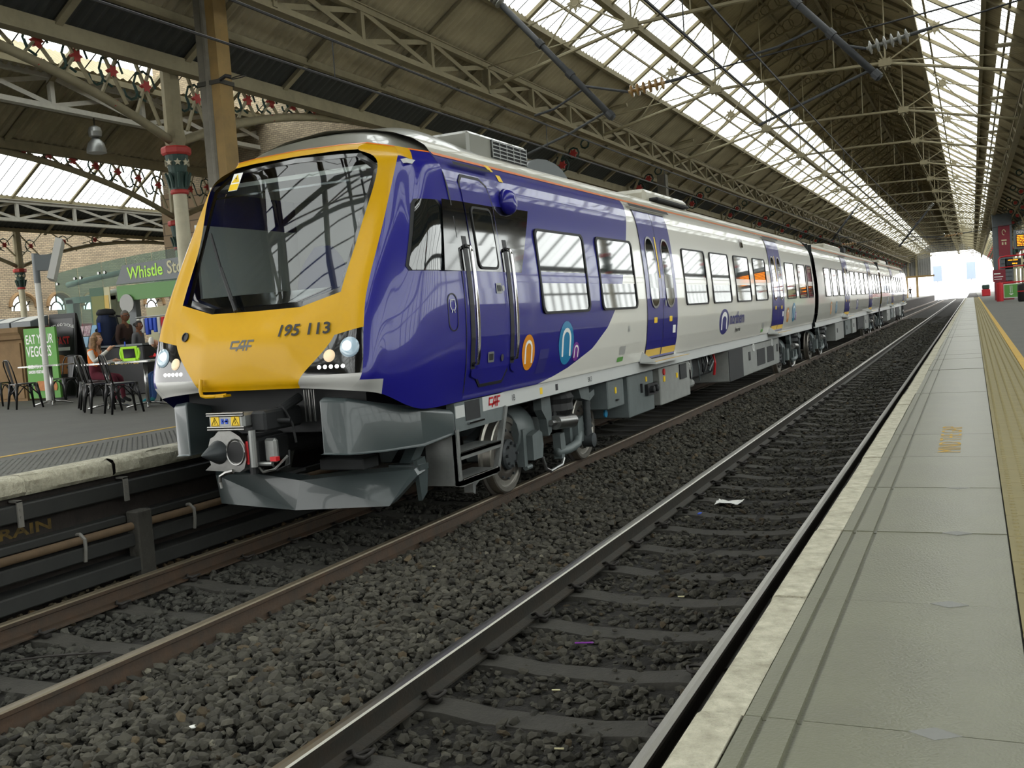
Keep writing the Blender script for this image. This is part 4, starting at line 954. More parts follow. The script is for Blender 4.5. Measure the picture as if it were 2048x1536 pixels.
def build_cab(t):
    # lower yellow nose
    b = MB(); cab_patch(-2, 2, 0, 3, 0, 32, 24, b); o = b.obj('nose_panel', 'yellow_paint', t, True)
    # white-grey chin pieces, headlights, yellow frame, blue flanks, both sides
    for s in (-1, 1):
        def P(i0, i1, j0, j1, name, m, par, off=0.0, ni=10, nj=10):
            b = MB(); cab_patch(i0, i1, j0, j1, off, ni, nj, b)
            if s < 0: b.v = [(-p[0], p[1], p[2]) for p in b.v]; b.f = [tuple(reversed(f)) for f in b.f]
            return b.obj(name, m, par, True)
        P(2, 3, 0, 1, 'chin_panel', 'chin_grey', t); P(3, 4, 0, .72, 'chin_panel', 'chin_grey', t, .001)
        h = P(2, 3, 1, 2, 'headlight', 'black_gloss', t)
        def lampdisc(x, z, r, m, name, d=.012, par=h, oval=1.0):
            c = front_at(x, z, .0); n = (front_at(x, z, .1) - c).normalized(); n = Vector((n.x * s, n.y, n.z)); c = Vector((c.x * s, c.y, c.z))
            R = Vector((0, 0, 1)).rotation_difference(n).to_matrix(); b = MB(); b.lathe([(0, 0), (r, 0), (r, d * .4), (r * .75, d), (0, d * 1.25)], (0, 0, 0), 'z', 20)
            b.v = [tuple(c + R @ Vector((p[0] * oval, p[1], p[2]))) for p in b.v]; return b.obj(name, m, par, True)
        lampdisc(.985, 1.76, .085, 'lamp_lens', 'lamp_lens'); lampdisc(.965, 1.77, .042, 'beam_lit', 'beam_lamp', .03)
        lampdisc(.81, 1.70, .052, 'lamp_amber', 'marker_lamp')
        for k in range(5): lampdisc(.727 + .052 * k, 1.612, .016, 'lamp_led', 'led_lamp', .012)
        P(2, 3, 2, 6, 'windscreen_surround', 'yellow_paint', t, 0, 12, 34); P(2, 3, 6, 7, 'windscreen_surround', 'yellow_paint', t, 0, 12, 6)
        P(3, 4, 5.6, 7, 'windscreen_surround', 'yellow_paint', t, .002, 8, 8)
        P(3, 6, .0, 7, 'cab_flank', 'blue_paint', t, 0, 34, 48)
        P(3.9, 6, 6.82, 7, 'cantrail_stripe', 'orange_paint', t, .003, 14, 2)
    cab_patch(-2, 2, 6, 7, 0, 24, 5, b := MB()); b.obj('windscreen_header', 'yellow_paint', t, True)
    cab_patch(-3, 3, 6.86, 7, .003, 30, 3, b := MB()); b.obj('cantrail_stripe', 'orange_paint', t, True)
    # roof dome over the cab
    xs = np.linspace(-1, 1, 33); rows = []
    top = [cab(q, 7) for q in np.concatenate([np.linspace(-6, 6, 33)])]
    def crown(u, k):
        """u -1..1 across, k 0..1 back"""
        e = top[int(round((u + 1) * 16))]
        yb = e.y + (3.1 - e.y) * k; w = 1.12 if abs(e.x) > 1.1 else None
        x = e.x + (1.12 * math.copysign(abs(u) ** .8, u) - e.x) * min(1, k * 1.6)
        zc = 3.57 + .34 * min(1, (k / .55)) ** .62 if k < .55 else 3.91 - .08 * ((k - .55) / .45)
        zz = 3.46 + (zc - 3.46) * (1 - abs(x / 1.12) ** 2.6); zz = max(zz, 3.46) if k > 0 else e.z
        return Vector((x, yb, zz * min(1, k * 8) + e.z * (1 - min(1, k * 8))))
    rows = [[crown(u, k) for u in xs] for k in (0, .06, .125, .2, .28, .36, .45, .55, .68, .82, 1.0)]
    MB().grid(rows).obj('roof_dome', 'roof_grey', t, True)
    # windscreen: black border, glass, wiper, warning sticker
    o = MB(); poly = [(-.473, 2.118), (.473, 2.118), (.84, 2.225), (.875, 2.75), (.915, 3.30), (.675, 3.475), (0, 3.495), (-.675, 3.475), (-.915, 3.30), (-.875, 2.75), (-.84, 2.225)]
    def inset(P, d):
        n = len(P); out = []
        for i in range(n):
            a, p, c = Vector((*P[i - 1], 0)), Vector((*P[i], 0)), Vector((*P[(i + 1) % n], 0)); e1, e2 = (p - a).normalized(), (c - p).normalized(); nn = (Vector((-e1.y, e1.x, 0)) + Vector((-e2.y, e2.x, 0))).normalized(); k = d / max(.4, nn.dot(Vector((-e1.y, e1.x, 0)))); out.append((p.x + nn.x * k, p.y + nn.y * k))
        return out
    inn = inset(poly, .05); n = len(poly)
    b = MB(); b.add([ws_at(x, z, -.012) for x, z in poly] + [ws_at(x, z, -.012) for x, z in inn], [(i, (i + 1) % n, n + (i + 1) % n, n + i) for i in range(n)])
    b.add([ws_at(-.4, 2.165, -.0122), ws_at(.4, 2.165, -.0122), ws_at(.72, 2.27, -.0122), ws_at(-.72, 2.27, -.0122)], [(0, 1, 2, 3)])
    b.add([ws_at(-.88, 3.205, -.0125), ws_at(.88, 3.205, -.0125), ws_at(.88, 3.225, -.0125), ws_at(-.88, 3.225, -.0125)], [(0, 1, 2, 3)])
    w = b.obj('windscreen', 'black_gloss', t)
    zs = [2.17, 2.27, 2.5, 2.75, 3.0, 3.2, 3.27, 3.42, 3.438]
    R = []
    for z in zs:
        q = poly_at(inn, z); R.append([ws_at(q[0] + (q[1] - q[0]) * k / 8, z, -.014) for k in range(9)])
    MB().grid(R).obj('glass', 'windscreen_glass', w, True)
    b = MB(); b.tube([ws_at(-.16, 2.1, .04), ws_at(-.30, 2.28, .045), ws_at(-.5, 2.52, .04)], [.018, .016, .012], 6); b.tube([ws_at(-.26, 2.20, .03), ws_at(-.5, 2.51, .025), ws_at(-.76, 2.85, .02)], .014, 5); b.tube([ws_at(-.22, 2.2, .05), ws_at(-.46, 2.5, .05)], .007, 5); b.obj('wiper', 'black_rubber', t)
    b = MB(); q = [(-.70, 3.40), (-.73, 3.28), (-.60, 3.28), (-.57, 3.42)]
    b.add([ws_at(-.715, 3.26, .0), ws_at(-.60, 3.26, .0), ws_at(-.585, 3.43, .0), ws_at(-.70, 3.43, .0)], [(0, 1, 2, 3)]); st = b.obj('warning_sticker', 'white_mark', t)
    b = MB(); b.add([ws_at(-.712, 3.265, .002), ws_at(-.603, 3.265, .002), ws_at(-.598, 3.325, .002), ws_at(-.708, 3.325, .002)], [(0, 1, 2, 3)]); b.add([ws_at(-.70, 3.34, .002), ws_at(-.602, 3.34, .002), ws_at(-.645, 3.42, .002)], [(0, 1, 2)]); b.obj('sticker_print', 'warn_yellow', st)
    b = MB(); b.add([ws_at(-.648, 3.40, .003), ws_at(-.662, 3.375, .003), ws_at(-.65, 3.375, .003), ws_at(-.657, 3.35, .003), ws_at(-.638, 3.382, .003), ws_at(-.65, 3.382, .003)], [(0, 1, 2, 5), (2, 3, 4, 5)]); b.obj('sticker_print', 'dark_mark', st)
    # marks on the nose
    gx, gz = np.linspace(.3, .88, 13), np.linspace(1.87, 2.0, 6); GY = np.array([[front_at(x, z, .006).y for x in gx] for z in gz])
    def on_nose(x, z):
        fx = min(max((x - .3) / .58 * 12, 0), 11.999); fz = min(max((z - 1.87) / .13 * 5, 0), 4.999); i, k = int(fx), int(fz); a, c = fx - i, fz - k
        return (x, (GY[k][i] * (1 - a) + GY[k][i + 1] * a) * (1 - c) + (GY[k + 1][i] * (1 - a) + GY[k + 1][i + 1] * a) * c - .008, z)
    text_obj('unit_number', '195 113', .13, 'dark_mark', t, lambda u, v: on_nose(.315 + u, 1.885 + v), .003, 1.16)
    caf_logo(t, lambda u, v: front_at(-.15 + u, 1.785 + v, .004), .235, .085, 'grey_mark')
    c = front_at(-.715, 1.93, 0); b = MB(); b.lathe([(0, 0), (.042, 0), (.042, .014), (.034, .014), (.034, .005), (0, .005)], (0, 0, 0), 'z', 20); R3 = Vector((0, 0, 1)).rotation_difference((front_at(-.715, 1.93, .1) - c).normalized()).to_matrix(); b.v = [tuple(c + R3 @ Vector(p)) for p in b.v]; b.obj('horn_grille', 'dark_mark', t)
    b = MB(); b.tube([(-.45, -.03, 1.56), (-.45, -.05, 1.47), (-.44, -.05, 1.425), (-.40, -.05, 1.415), (-.3, -.05, 1.415), (-.2, -.02, 1.42)], .016, 8); b.bx(-.32, -.2, -.06, .04, 1.405, 1.425); b.obj('hose_hook', 'yellow_paint', t)
    # cab interior
    b = MB(); b.prism([(.26, 1.9), (.24, 2.08), (.32, 2.18), (.55, 2.26), (.75, 2.2), (.95, 2.1), (.95, 1.9)], 'x', -1.0, 1.0); b.obj('dashboard', 'dash_blue', t)
    b = MB(); b.bx(-1.15, 1.15, 2.45, 2.5, 1.2, 3.4); b.bx(-1.2, -1.17, .9, 2.5, 1.2, 3.0); b.bx(1.17, 1.2, 1.6, 2.5, 1.2, 3.0); b.obj('cab_lining', 'cab_grey', t)
    b = MB(); b.bx(-1.1, 1.1, 1.05, 2.5, 3.32, 3.36); b.obj('cab_ceiling', 'cab_grey', t)
    b = MB(); b.bx(.05, .55, 2.42, 2.45, 1.3, 3.1); b.obj('cab_door', 'under_dark', t); b = MB(); b.bx(.16, .44, 2.40, 2.42, 2.25, 2.7); b.obj('cab_door_window', 'white_plain', t)  # opaque white panel, brightness of the door window put into its colour
    b = MB(); rows = []
    for k in range(9):
        z = 2.1 + .62 * k / 8; w = .30 * (1 - (max(0, k - 3) / 6) ** 2.2); rows.append([(-.12 + w * math.cos(a), 1.35 + .05 * math.sin(a) + .1 * k / 8, z) for a in [PI * q / 6 for q in range(13)]])
    b.grid(rows); b.obj('driver_seat', 'seat_blue', t, True)

def caf_logo(parent, fn, w, h, m):
    """three joined slanted letters as plain strokes"""
    b = MB(); S = lambda u, v: fn(u * w + v * h * .22, v * h)
    def bar(p, q, th):
        (x0, y0_), (x1, y1_) = p, q; dx, dy = (x1 - x0) * w, (y1_ - y0_) * h; L = math.hypot(dx, dy); nx, ny = -dy / L * th / 2, dx / L * th / 2
        pts = [((x0 * w + nx) / w, (y0_ * h + ny) / h), ((x0 * w - nx) / w, (y0_ * h - ny) / h), ((x1 * w - nx) / w, (y1_ * h - ny) / h), ((x1 * w + nx) / w, (y1_ * h + ny) / h)]
        b.add([S(*p) for p in pts], [(0, 1, 2, 3)])
    th = h * .2
    for p, q in (((.0, .9), (.36, .9)), ((.02, .95), (.02, .28)), ((.0, .3), (.55, .3)), ((.30, .0), (.5, 1.0)), ((.62, 1.0), (.62, .0)), ((.48, .93), (.66, .93)), ((.44, .42), (.95, .42)), ((.76, .0), (.76, 1.0)), ((.74, .92), (1.0, .92))): bar(p, q, th)
    return b.obj('maker_logo', m, parent)

def build_coupler(t):
    y = -.24
    b = MB()
    out = [(-.235, .86), (-.30, .815), (.06, .80), (.11, .83), (.135, .9), (.13, 1.03), (.09, 1.09), (.05, 1.115), (.0, 1.14), (-.13, 1.14), (-.175, 1.10), (-.22, 1.08), (-.245, 1.02), (-.245, .9)]
    b.prism(out, 'y', y, y + .07); o = b.obj('coupler_plate', 'steel', t)
    b = MB(); b.lathe([(.0, -.20), (.012, -.19), (.10, -.0), (.10, .02)], (-.145, y, .965), 'y', 20); c = b.obj('coupler_cone', 'disc_iron', t); smooth_fix(c.data)
    b = MB(); b.lathe([(.0, -.004), (.088, -.004), (.088, .01), (0, .012)], (.035, y, .965), 'y', 20); b.obj('coupler_funnel', 'black_rubber', t)
    b = MB(); b.tube([(.035 + .09 * math.cos(a), y - .004, .965 + .105 * math.sin(a)) for a in [q * PI / 10 for q in range(20)]], .008, 5, closed=True); b.obj('funnel_rim', 'steel', t)
    b = MB(); b.bbox(.135, .2, y + .07, y + .5, .85, 1.06, .02); b.cyl((.17, y + .05, .78), (.17, y + .05, 1.1), .035, 10); b.obj('coupler_head', 'under_dark', t)
    b = MB(); b.bx(.128, .15, y + .02, y + .07, .86, 1.05); b.obj('red_cover', 'red_mark', t)
    b = MB(); b.cyl((0, y + .05, .96), (0, 1.3, .98), .11, 14); b.obj('coupler_shank', 'under_dark', t)
    b = MB(); b.bbox(-.2, .17, y - .03, y + .16, 1.16, 1.285, .02); e = b.obj('electric_box', 'alloy', t)
    for z in (1.155, 1.175, 1.27, 1.288): b = MB(); b.cyl((-.205, y - .035, z), (.175, y - .035, z), .009, 8); b.obj('box_rail', 'steel', e)
    for x in (-.125, .085):
        b = MB(); b.bx(x - .042, x + .042, y - .034, y - .03, 1.185, 1.262); l = b.obj('warning_label', 'warn_yellow', e)
        b = MB(); b.tube([(x - .034, y - .036, 1.19), (x + .034, y - .036, 1.19), (x, y - .036, 1.255)], .003, 4, closed=True); b.tube([(x + .004, y - .036, 1.24), (x - .008, y - .036, 1.22), (x + .006, y - .036, 1.218), (x - .004, y - .036, 1.2)], .002, 4)
        b.obj('warning_print', 'dark_mark', e)
    b = MB()
    for dx in (-.03, .015): b.bx(dx - .012 - .02, dx + .012 - .02, y - .034, y - .03, 1.203, 1.245)
    b.bx(-.05, .01, y - .034, y - .03, 1.218, 1.23); b.obj('blue_mark', 'bright_blue', e)
    b = MB(); b.bbox(.17, .32, y + .05, y + .55, 1.12, 1.29, .02); b.cyl((.26, y + .2, 1.2), (.42, y + .25, 1.19), .02, 8); b.cyl((.3, y + .3, 1.28), (.34, y + .5, 1.36), .04, 10); b.obj('box_carrier', 'under_dark', t)
    b = MB(); b.bbox(.24, .36, y + .1, y + .16, .86, 1.06, .02); b.cyl((.2, y + .02, .84), (.2, y + .02, 1.14), .03, 10); b.cyl((.15, y + .06, .86), (.35, y + .06, .86), .018, 8); b.obj('guide_bracket', 'alloy', t)
    for k, pts in enumerate([[(.3, y + .1, .86), (.36, y + .1, .80), (.45, y + .15, .84), (.42, y + .2, .95)], [(.22, y + .05, .83), (.3, y + .0, .80), (.4, y + .02, .82), (.48, y + .1, .92)], [(.32, y + .3, 1.3), (.4, y + .3, 1.15), (.42, y + .3, 1.0)]]):
        b = MB(); b.tube(pts, .011, 6); b.obj('air_hose', 'black_rubber' if k != 1 else 'steel', t)
    b = MB(); b.bx(.36, .42, y + .02, y + .07, .885, .92); b.obj('red_tap', 'red_mark', t)
    b = MB(); b.tube([(.0, y - .01, .81), (-.06, y - .02, .80), (-.12, y - .03, .77), (-.13, y - .03, .72), (-.12, y - .03, .67)], [.02, .018, .016, .016, .014], 8); b.obj('coupling_hook', 'steel', t)
    for k in range(5): b = MB(); b.cyl((.40 + .025 * k, .25 + .02 * (k % 2), 1.15), (.40 + .025 * k, .25, 1.42), .006, 6); b.obj('pipe', 'steel', t)
    b = MB(); b.bx(-.95, .95, .35, 1.3, 1.05, 1.44); b.obj('headstock', 'under_dark', t)

def build_front_lower(t):
    for s in (-1, 1):
        # grey corner fairing
        pl = [(.70, .03), (.905, .10), (1.06, .42), (1.2, .8), (1.265, 1.28), (.70, 1.28)]
        zt = [1.37, 1.35, 1.27, 1.19, 1.12, 1.12]; zb = [.90, .885, .865, .86, .90, .90]
        b = MB(); n = len(pl); e = .03
        V = [(s * x, y, z) for (x, y), z in zip(pl, zb)] + [(s * x, y, z - e) for (x, y), z in zip(pl, zt)]
        cx, cy_ = .9, .7
        V += [(s * (x + (cx - x) * .06), y + (cy_ - y) * .06, z) for (x, y), z in zip(pl, zt)]
        F = [tuple(range(n))] + [(i, (i + 1) % n, n + (i + 1) % n, n + i) for i in range(n)] + [(n + i, n + (i + 1) % n, 2 * n + (i + 1) % n, 2 * n + i) for i in range(n)] + [tuple(range(2 * n, 3 * n))]
        if s > 0: F = [tuple(reversed(f)) for f in F]
        b.add(V, F); o = b.obj('corner_fairing', 'fairing_grey', t)
        md = o.modifiers.new('b', 'BEVEL'); md.width = .025; md.segments = 3; smooth_fix(o.data, 50)
        # cab access ladder
        x0, x1 = 1.18, 1.275
        def X(a, c): return (min(s * a, s * c), max(s * a, s * c))
        b = MB(); b.prism([(1.29, 1.17), (2.33, 1.17), (2.30, .905), (1.29, .905)], 'x', *X(x0, 1.262)); L = b.obj('ladder_panel', 'under_grey', t)
        b = MB(); b.bx(*X(1.2, 1.268), 1.30, 1.48, 1.03, 1.14); b.obj('panel_patch', 'solebar_white', L)
        b = MB(); b.bx(*X(1.2, 1.266), 1.50, 1.80, .985, 1.165); b.obj('toe_hole', 'under_dark', L)
        b = MB(); b.bx(*X(1.24, 1.29), 1.52, 1.84, .955, .97); b.obj('toe_edge', 'chrome', L)
        b = MB(); b.beam((s * 1.26, 1.285, .93), (s * 1.26, 1.285, .42), .05, .05); b.beam((s * 1.26, 2.36, 1.03), (s * 1.26, 2.07, .42), .05, .05); b.beam((s * 1.26, 1.26, .44), (s * 1.26, 2.1, .44), .05, .05); b.obj('ladder_frame', 'alloy', L)
        b = MB(); b.prism([(1.26, .93), (1.31, .93), (1.31, .42), (1.26, .42)], 'x', *X(.95, 1.27)); b.obj('ladder_side', 'alloy', L)
        for z, ya, yb in ((.70, 1.3, 2.17), (.455, 1.3, 2.06)):
            b = MB(); b.bx(*X(1.0, 1.285), ya, yb, z - .02, z + .012); b.bx(*X(1.25, 1.285), ya, yb, z - .05, z + .012); st = b.obj('ladder_step', 'alloy', L)
            b = MB(); b.cyl((s * 1.288, ya + .02, z + .014), (s * 1.288, yb - .02, z + .014), .008, 6); b.obj('step_nosing', 'chrome', st)
        b = MB(); b.prism([(1.9, .40), (2.06, .40), (2.12, .36), (1.96, .30), (1.94, .22), (1.9, .24)], 'x', *X(.98, 1.08)); b.obj('lifeguard', 'alloy', t)
    # snow plough deflector: two raked blades meeting in the middle
    b = MB()
    Cb, Ct = (0, .52, .33), (.02, .60, .585)
    for s in (-1, 1):
        Rb, Rt, Re = (s * .92, .62, .36), (s * 1.10, .78, .655), (s * 1.12, .80, .60)
        V = [Cb, Rb, Re, Rt, (s * .5, .69, .625), Ct]
        W = [(p[0], p[1] + .14, p[2] + .02) for p in V]
        F = [(0, 1, 2, 3, 4, 5), (11, 10, 9, 8, 7, 6)] + [(i, 6 + i, 6 + (i + 1) % 6, (i + 1) % 6) for i in range(6)]
        if s < 0: F = [tuple(reversed(f)) for f in F]
        b.add(V + W, F)
    b.obj('snow_plough', 'fairing_grey', t)
    for s in (-1, 1):
        b = MB(); b.beam((s * .93, .95, .66), (s * .98, 1.25, 1.0), .12, .09); b.bx(min(s * .8, s * 1.12), max(s * .8, s * 1.12), .85, 1.0, .63, .68); b.obj('plough_arm', 'fairing_grey', t)
        b = MB(); b.prism([(.84, .72), (.98, .74), (1.02, .6), (.98, .42), (.88, .36), (.86, .5)], 'x', s * 1.08 - .02, s * 1.08 + .02); b.obj('plough_plate', 'fairing_grey', t)
    for s in (-1, 1):
        b = MB(); b.bbox(min(s * .35, s * .8), max(s * .35, s * .8), .45, .7, .70, .80, .01); b.obj('antenna_box', 'under_dark', t)

def build_car_one():
    t = thing('train_car', 'leading car with yellow nose and blue cab flank', 'train', (XT, Y0, 0), group='cars of the train')
    build_cab(t); build_coupler(t); build_front_lower(t)
    END = 23.7
    for s in (1, -1):
        shell(t, 1.42, blue_edge, s, 'blue_paint'); shell(t, blue_edge, END, s, 'white_paint')
    car_roof(t, 1.45, END); solebar(t, 2.33, END)
    b = MB(); b.bx(-1.24, 1.24, END - .02, END, 1.05, 3.5); b.obj('end_wall', 'gangway_black', t)
    w = lambda y: y - Y0
    s = 1
    # black glass band round the cab windows
    bl = [(7.95, 3.0), (9.87, 3.02), (9.45, 2.36), (7.80, 2.36)]
    patch([(w(y), z) for y, z in bl], .003, s).obj('black_band', 'black_gloss', t)
    # cab side window in the flank
    def flank(P, off): # outline given as world Y, z on the cab flank
        out = []
        for (y, z) in P:
            yl = y - Y0
            if yl >= 1.42: out.append(Vector(sp(yl, z, off)))
            else:
                lo, hi = 0., 7.
                for _ in range(24):
                    m_ = (lo + hi) / 2
                    if cab(5.2, m_).z < z: lo = m_
                    else: hi = m_
                j = lo; a, c = 3.4, 6.0
                for _ in range(24):
                    m_ = (a + c) / 2
                    if cab(m_, j).y < yl: a = m_
                    else: c = m_
                n = cab_n(a, j); n = n if n.x > 0 else -n; out.append(cab(a, j) + n * off)
        return out
    def flank_panel(y_rows, off, name, m, par):
        """rows of (z, ya, yb)"""
        b = MB(); b.grid([flank([(ya + (yb - ya) * k / 8, z) for k in range(9)], off) for z, ya, yb in y_rows]); b.f = [tuple(reversed(f)) for f in b.f]; return b.obj(name, m, par, True)
    rows = [(2.36, 7.42, 7.80), (2.40, 7.40, 7.86), (2.55, 7.47, 7.93), (2.68, 7.53, 7.98), (2.85, 7.61, 7.95), (2.95, 7.66, 7.92), (2.99, 7.70, 7.88)]
    fr = flank_panel([(z, a - .03, c + .04) for z, a, c in rows], .006, 'cab_window', 'black_rubber', t); flank_panel([(z * .99 + .027, a, c) for z, a, c in rows], .010, 'glass', 'window_glass', fr)
    # seam, cab door, handrails
    strip([(w(8.12), z) for z in np.linspace(1.2, 3.44, 24)], .016, .003, s).obj('body_seam', 'dark_mark', t)
    dl = [(w(8.33), 1.36), (w(8.42), 1.28), (w(8.92), 1.28), (w(9.02), 1.40), (w(9.0), 3.0), (w(8.95), 3.2), (w(8.83), 3.27), (w(8.45), 3.27), (w(8.36), 3.2)]
    ring(dl, .03, .010, s).obj('door_seal', 'dark_mark', t)
    d = patch([(a + (w(8.67) - a) * .035, c + (2.2 - c) * .02) for a, c in dl], .008, s).obj('cab_door', 'blue_paint', t)
    patch([(w(8.37), 2.36), (w(8.98), 2.36), (w(8.98), 3.0), (w(8.37), 3.0)], .010, s).obj('black_band', 'black_gloss', d)
    ring(rrect(w(8.46), w(8.90), 2.38, 2.97, .07), .025, .022, s).obj('window_rim', 'black_rubber', d); patch(rrect(w(8.48), w(8.88), 2.40, 2.95, .06), .018, s).obj('glass', 'window_glass', d)
    for (a, c, z0, z1) in ((8.78, 8.90, 2.15, 2.25), (8.55, 8.68, 1.50, 1.60)):
        patch(rrect(w(a), w(c), z0, z1, .01), .014, s).obj('door_handle', 'alloy', d); patch(rrect(w(a) + .02, w(c) - .02, z0 + .02, z1 - .02, .008), .017, s).obj('handle_recess', 'dark_mark', d)
    patch(ell(w(8.86), 1.53, .03, .035, 14), .02, s).obj('door_lock', 'steel', d); patch(ell(w(8.93), 2.2, .03, .03, 12), .02, s).obj('door_lock', 'steel', d)
    for yy in (8.25, 9.12):
        patch([(w(yy) - .045, 1.46), (w(yy) + .045, 1.46), (w(yy) + .045, 2.68), (w(yy) - .045, 2.68)], .005, s).obj('handrail_recess', 'dark_mark', t)
        b = MB(); b.tube([Vector(sp(w(yy), 1.5, .0)), Vector(sp(w(yy), 1.52, .055))] + [Vector(sp(w(yy), z, .06)) for z in np.linspace(1.58, 2.52, 9)] + [Vector(sp(w(yy), 2.57, .055)), Vector(sp(w(yy), 2.59, .0))], .02, 10); b.obj('handrail', 'chrome', t, True)
        patch([(w(yy) - .05, 1.40), (w(yy) + .09, 1.36), (w(yy) + .09, 1.46), (w(yy) - .05, 1.46)], .02, s).obj('rail_foot', 'blue_paint', t)
    ring(rrect(w(7.86), w(8.02), 1.83, 2.18, .075), .012, .006, s).obj('filler_flap', 'dark_mark', t) if False else None
    # washer flap on the flank
    rr = rrect(7.82, 7.99, 1.82, 2.16, .08); b = MB(); L = flank(rr, .004); n = len(L); ins = flank([(7.905 + (y - 7.905) * .86, 1.99 + (z - 1.99) * .93) for y, z in rr], .005); b.add(L + ins, [(i, (i + 1) % n, n + (i + 1) % n, n + i) for i in range(n)]); b.obj('washer_flap', 'dark_mark', t)
    b = MB(); pts = [flank([(y, z)], .006)[0] for y, z in ((7.87, 2.10), (7.94, 2.10), (7.95, 2.04), (7.93, 2.01), (7.88, 2.01), (7.86, 2.04))]; b.tube(pts, .004, 4, closed=True); b.tube([flank([(7.89, 2.01)], .006)[0], flank([(7.88, 1.985)], .006)[0]], .004, 4); b.tube([flank([(7.92, 2.01)], .006)[0], flank([(7.93, 1.985)], .006)[0]], .004, 4); b.obj('washer_mark', 'white_mark', t)
    # blue light dome, rain strip, cantrail stickers, logos
    b = MB(); c = Vector(sp(w(9.33), 3.07, .0)); R = []
    b.lathe([(.14, 0), (.13, .05), (.105, .09), (.06, .115), (0, .125)], (0, 0, 0), 'x', 18); b.v = [tuple(c + Vector(p)) for p in b.v]; dm = b.obj('lamp_housing', 'blue_paint', t, True)
    strip([(w(8.35), 3.35), (w(9.15), 3.35)], .03, .04, s).obj('rain_strip', 'black_rubber', t)
    for yy, zz in ((9.28, 3.42), (9.38, 3.32)): patch([(w(yy) - .05, zz - .035), (w(yy) + .05, zz - .035), (w(yy) + .05, zz + .035), (w(yy) - .05, zz + .035)], .006, s).obj('sticker', 'warn_yellow', t)
    logo_n(t, 'orange_logo', w(9.53), 1.54, .165, .185, 'orange_logo'); logo_n(t, 'teal_logo', w(10.60), 1.585, .23, .245, 'teal_logo'); logo_n(t, 'purple_logo', w(10.92), 1.47, .115, .11, 'purple_logo')
    patch([(w(9.75), 1.30), (w(10.0), 1.30), (w(10.1), 1.55), (w(9.85), 1.55)], .003, s).obj('vent_mesh', 'navy_mark', t)
    for a, c in ((9.93, 11.35), (11.84, 13.23)): window(t, w(a), w(c), s=s)
    for a, c in ((15.87, 17.33), (17.75, 19.2), (19.72, 21.1), (21.6, 22.93), (25.6, 26.95), (27.55, 28.85), (29.15, 30.05)): window(t, w(a), w(c), s=s)
    side_doors(t, w(13.69), w(15.3), s); side_doors(t, w(23.5), w(25.1), s)
    logo_n(t, 'navy_logo', w(18.6), 1.58, .40, .235, 'navy_mark')
    side_text('company_name', 'northern', .33, 'navy_mark', t, w(19.05), 1.52, 1.1, .0, .006, .012); side_text('operator_text', 'by arriva', .12, 'dark_mark', t, w(19.6), 1.36, 1.1, 0.0, .003, .01)
    logo_n(t, 'orange_logo', w(25.7), 1.53, .2, .18, 'orange_logo'); logo_n(t, 'teal_logo', w(26.6), 1.58, .27, .24, 'teal_logo'); logo_n(t, 'purple_logo', w(26.95), 1.47, .12, .11, 'purple_logo')
    for yy in (12.55, 22.4): patch(rrect(w(yy), w(yy) + .24, 1.33, 1.44, .01), .004, s).obj('notice', 'chin_grey', t); patch(rrect(w(yy) - .05, w(yy) + .19, 1.24, 1.30, .01), .004, s).obj('notice', 'banner_green', t)
    patch(rrect(w(12.85), w(12.93), 1.62, 1.70, .01), .004, s).obj('notice', 'chin_grey', t)
    patch(rrect(w(20.6), w(20.8), 3.02, 3.22, .03), .03, s).obj('camera_pod', 'black_gloss', t)
    # sill marks
    sb = lambda u, v: (1.2515, u, v)
    b = MB(); b.bx(1.25, 1.268, 1.86, 2.345, 1.035, 1.17); b.obj('sill_plate', 'solebar_white', t)
    caf_logo(t, lambda u, v: (1.272, w(8.68) + u, 1.055 + v), .25, .10, 'red_mark')
    for txt, yy in (('1B', 9.25), ('SK3', 11.5)): text_obj('sill_text', txt, .09, 'dark_mark', t, lambda u, v, yy=yy: (1.2525, w(yy) + u, 1.065 + v))
    for yy in (10.0, 10.45): b = MB(); b.bx(1.25, 1.2525, w(yy), w(yy) + .07, 1.06, 1.13); b.obj('sill_mark', 'warn_yellow' if yy < 10.2 else 'dark_mark', t)
    # roof equipment
    b = MB(); b.bbox(-.75, .75, 3.0, 4.55, 3.66, 3.93, .03); rb = b.obj('roof_unit', 'roof_grey', t)
    b = MB(); b.bx(.74, .757, 3.55, 4.5, 3.70, 3.90); b.obj('grille', 'under_dark', rb)
    for k in range(5): b = MB(); b.bx(.75, .77, 3.55, 4.5, 3.71 + .042 * k, 3.722 + .042 * k); b.obj('grille_bar', 'alloy', rb)
    for k in range(6): b = MB(); b.bx(.75, .772, 3.55 + .188 * k, 3.565 + .188 * k, 3.70, 3.9); b.obj('grille_bar', 'alloy', rb)
    b = MB(); rows = []
    for k in range(9):
        a = PI * k / 8; rows.append([(x, 5.3 - .75 * math.cos(a), 3.62 + .26 * math.sin(a)) for x in (-.7, 0, .7)])
    b.grid(rows); b.prism([(4.55, 3.6)] + [(5.3 - .75 * math.cos(PI * k / 8), 3.62 + .26 * math.sin(PI * k / 8)) for k in range(9)] + [(6.05, 3.6)], 'x', -.7, .7); b.obj('roof_fairing', 'fairing_grey', t)
    b = MB(); b.bbox(-.8, .8, 9.2, 11.8, 3.62, 3.86, .06); b.obj('roof_unit', 'car_roof', t)
    b = MB(); b.bbox(.45, .95, 9.4, 11.4, 3.66, 3.72, .02); b.obj('roof_vent', 'under_dark', t)
    # under the floor
    bogie(t, 11.1 - Y0); bogie(t, 28.2 - Y0)
    g = underbox(t, w(12.35), w(13.0), .63, 1.0, 'under_grey'); face_plate(g, 'label', w(12.62), w(12.67), .82, .90, 'warn_yellow'); face_plate(g, 'handle', w(12.63), w(12.70), .72, .74, 'under_dark', t=.03)
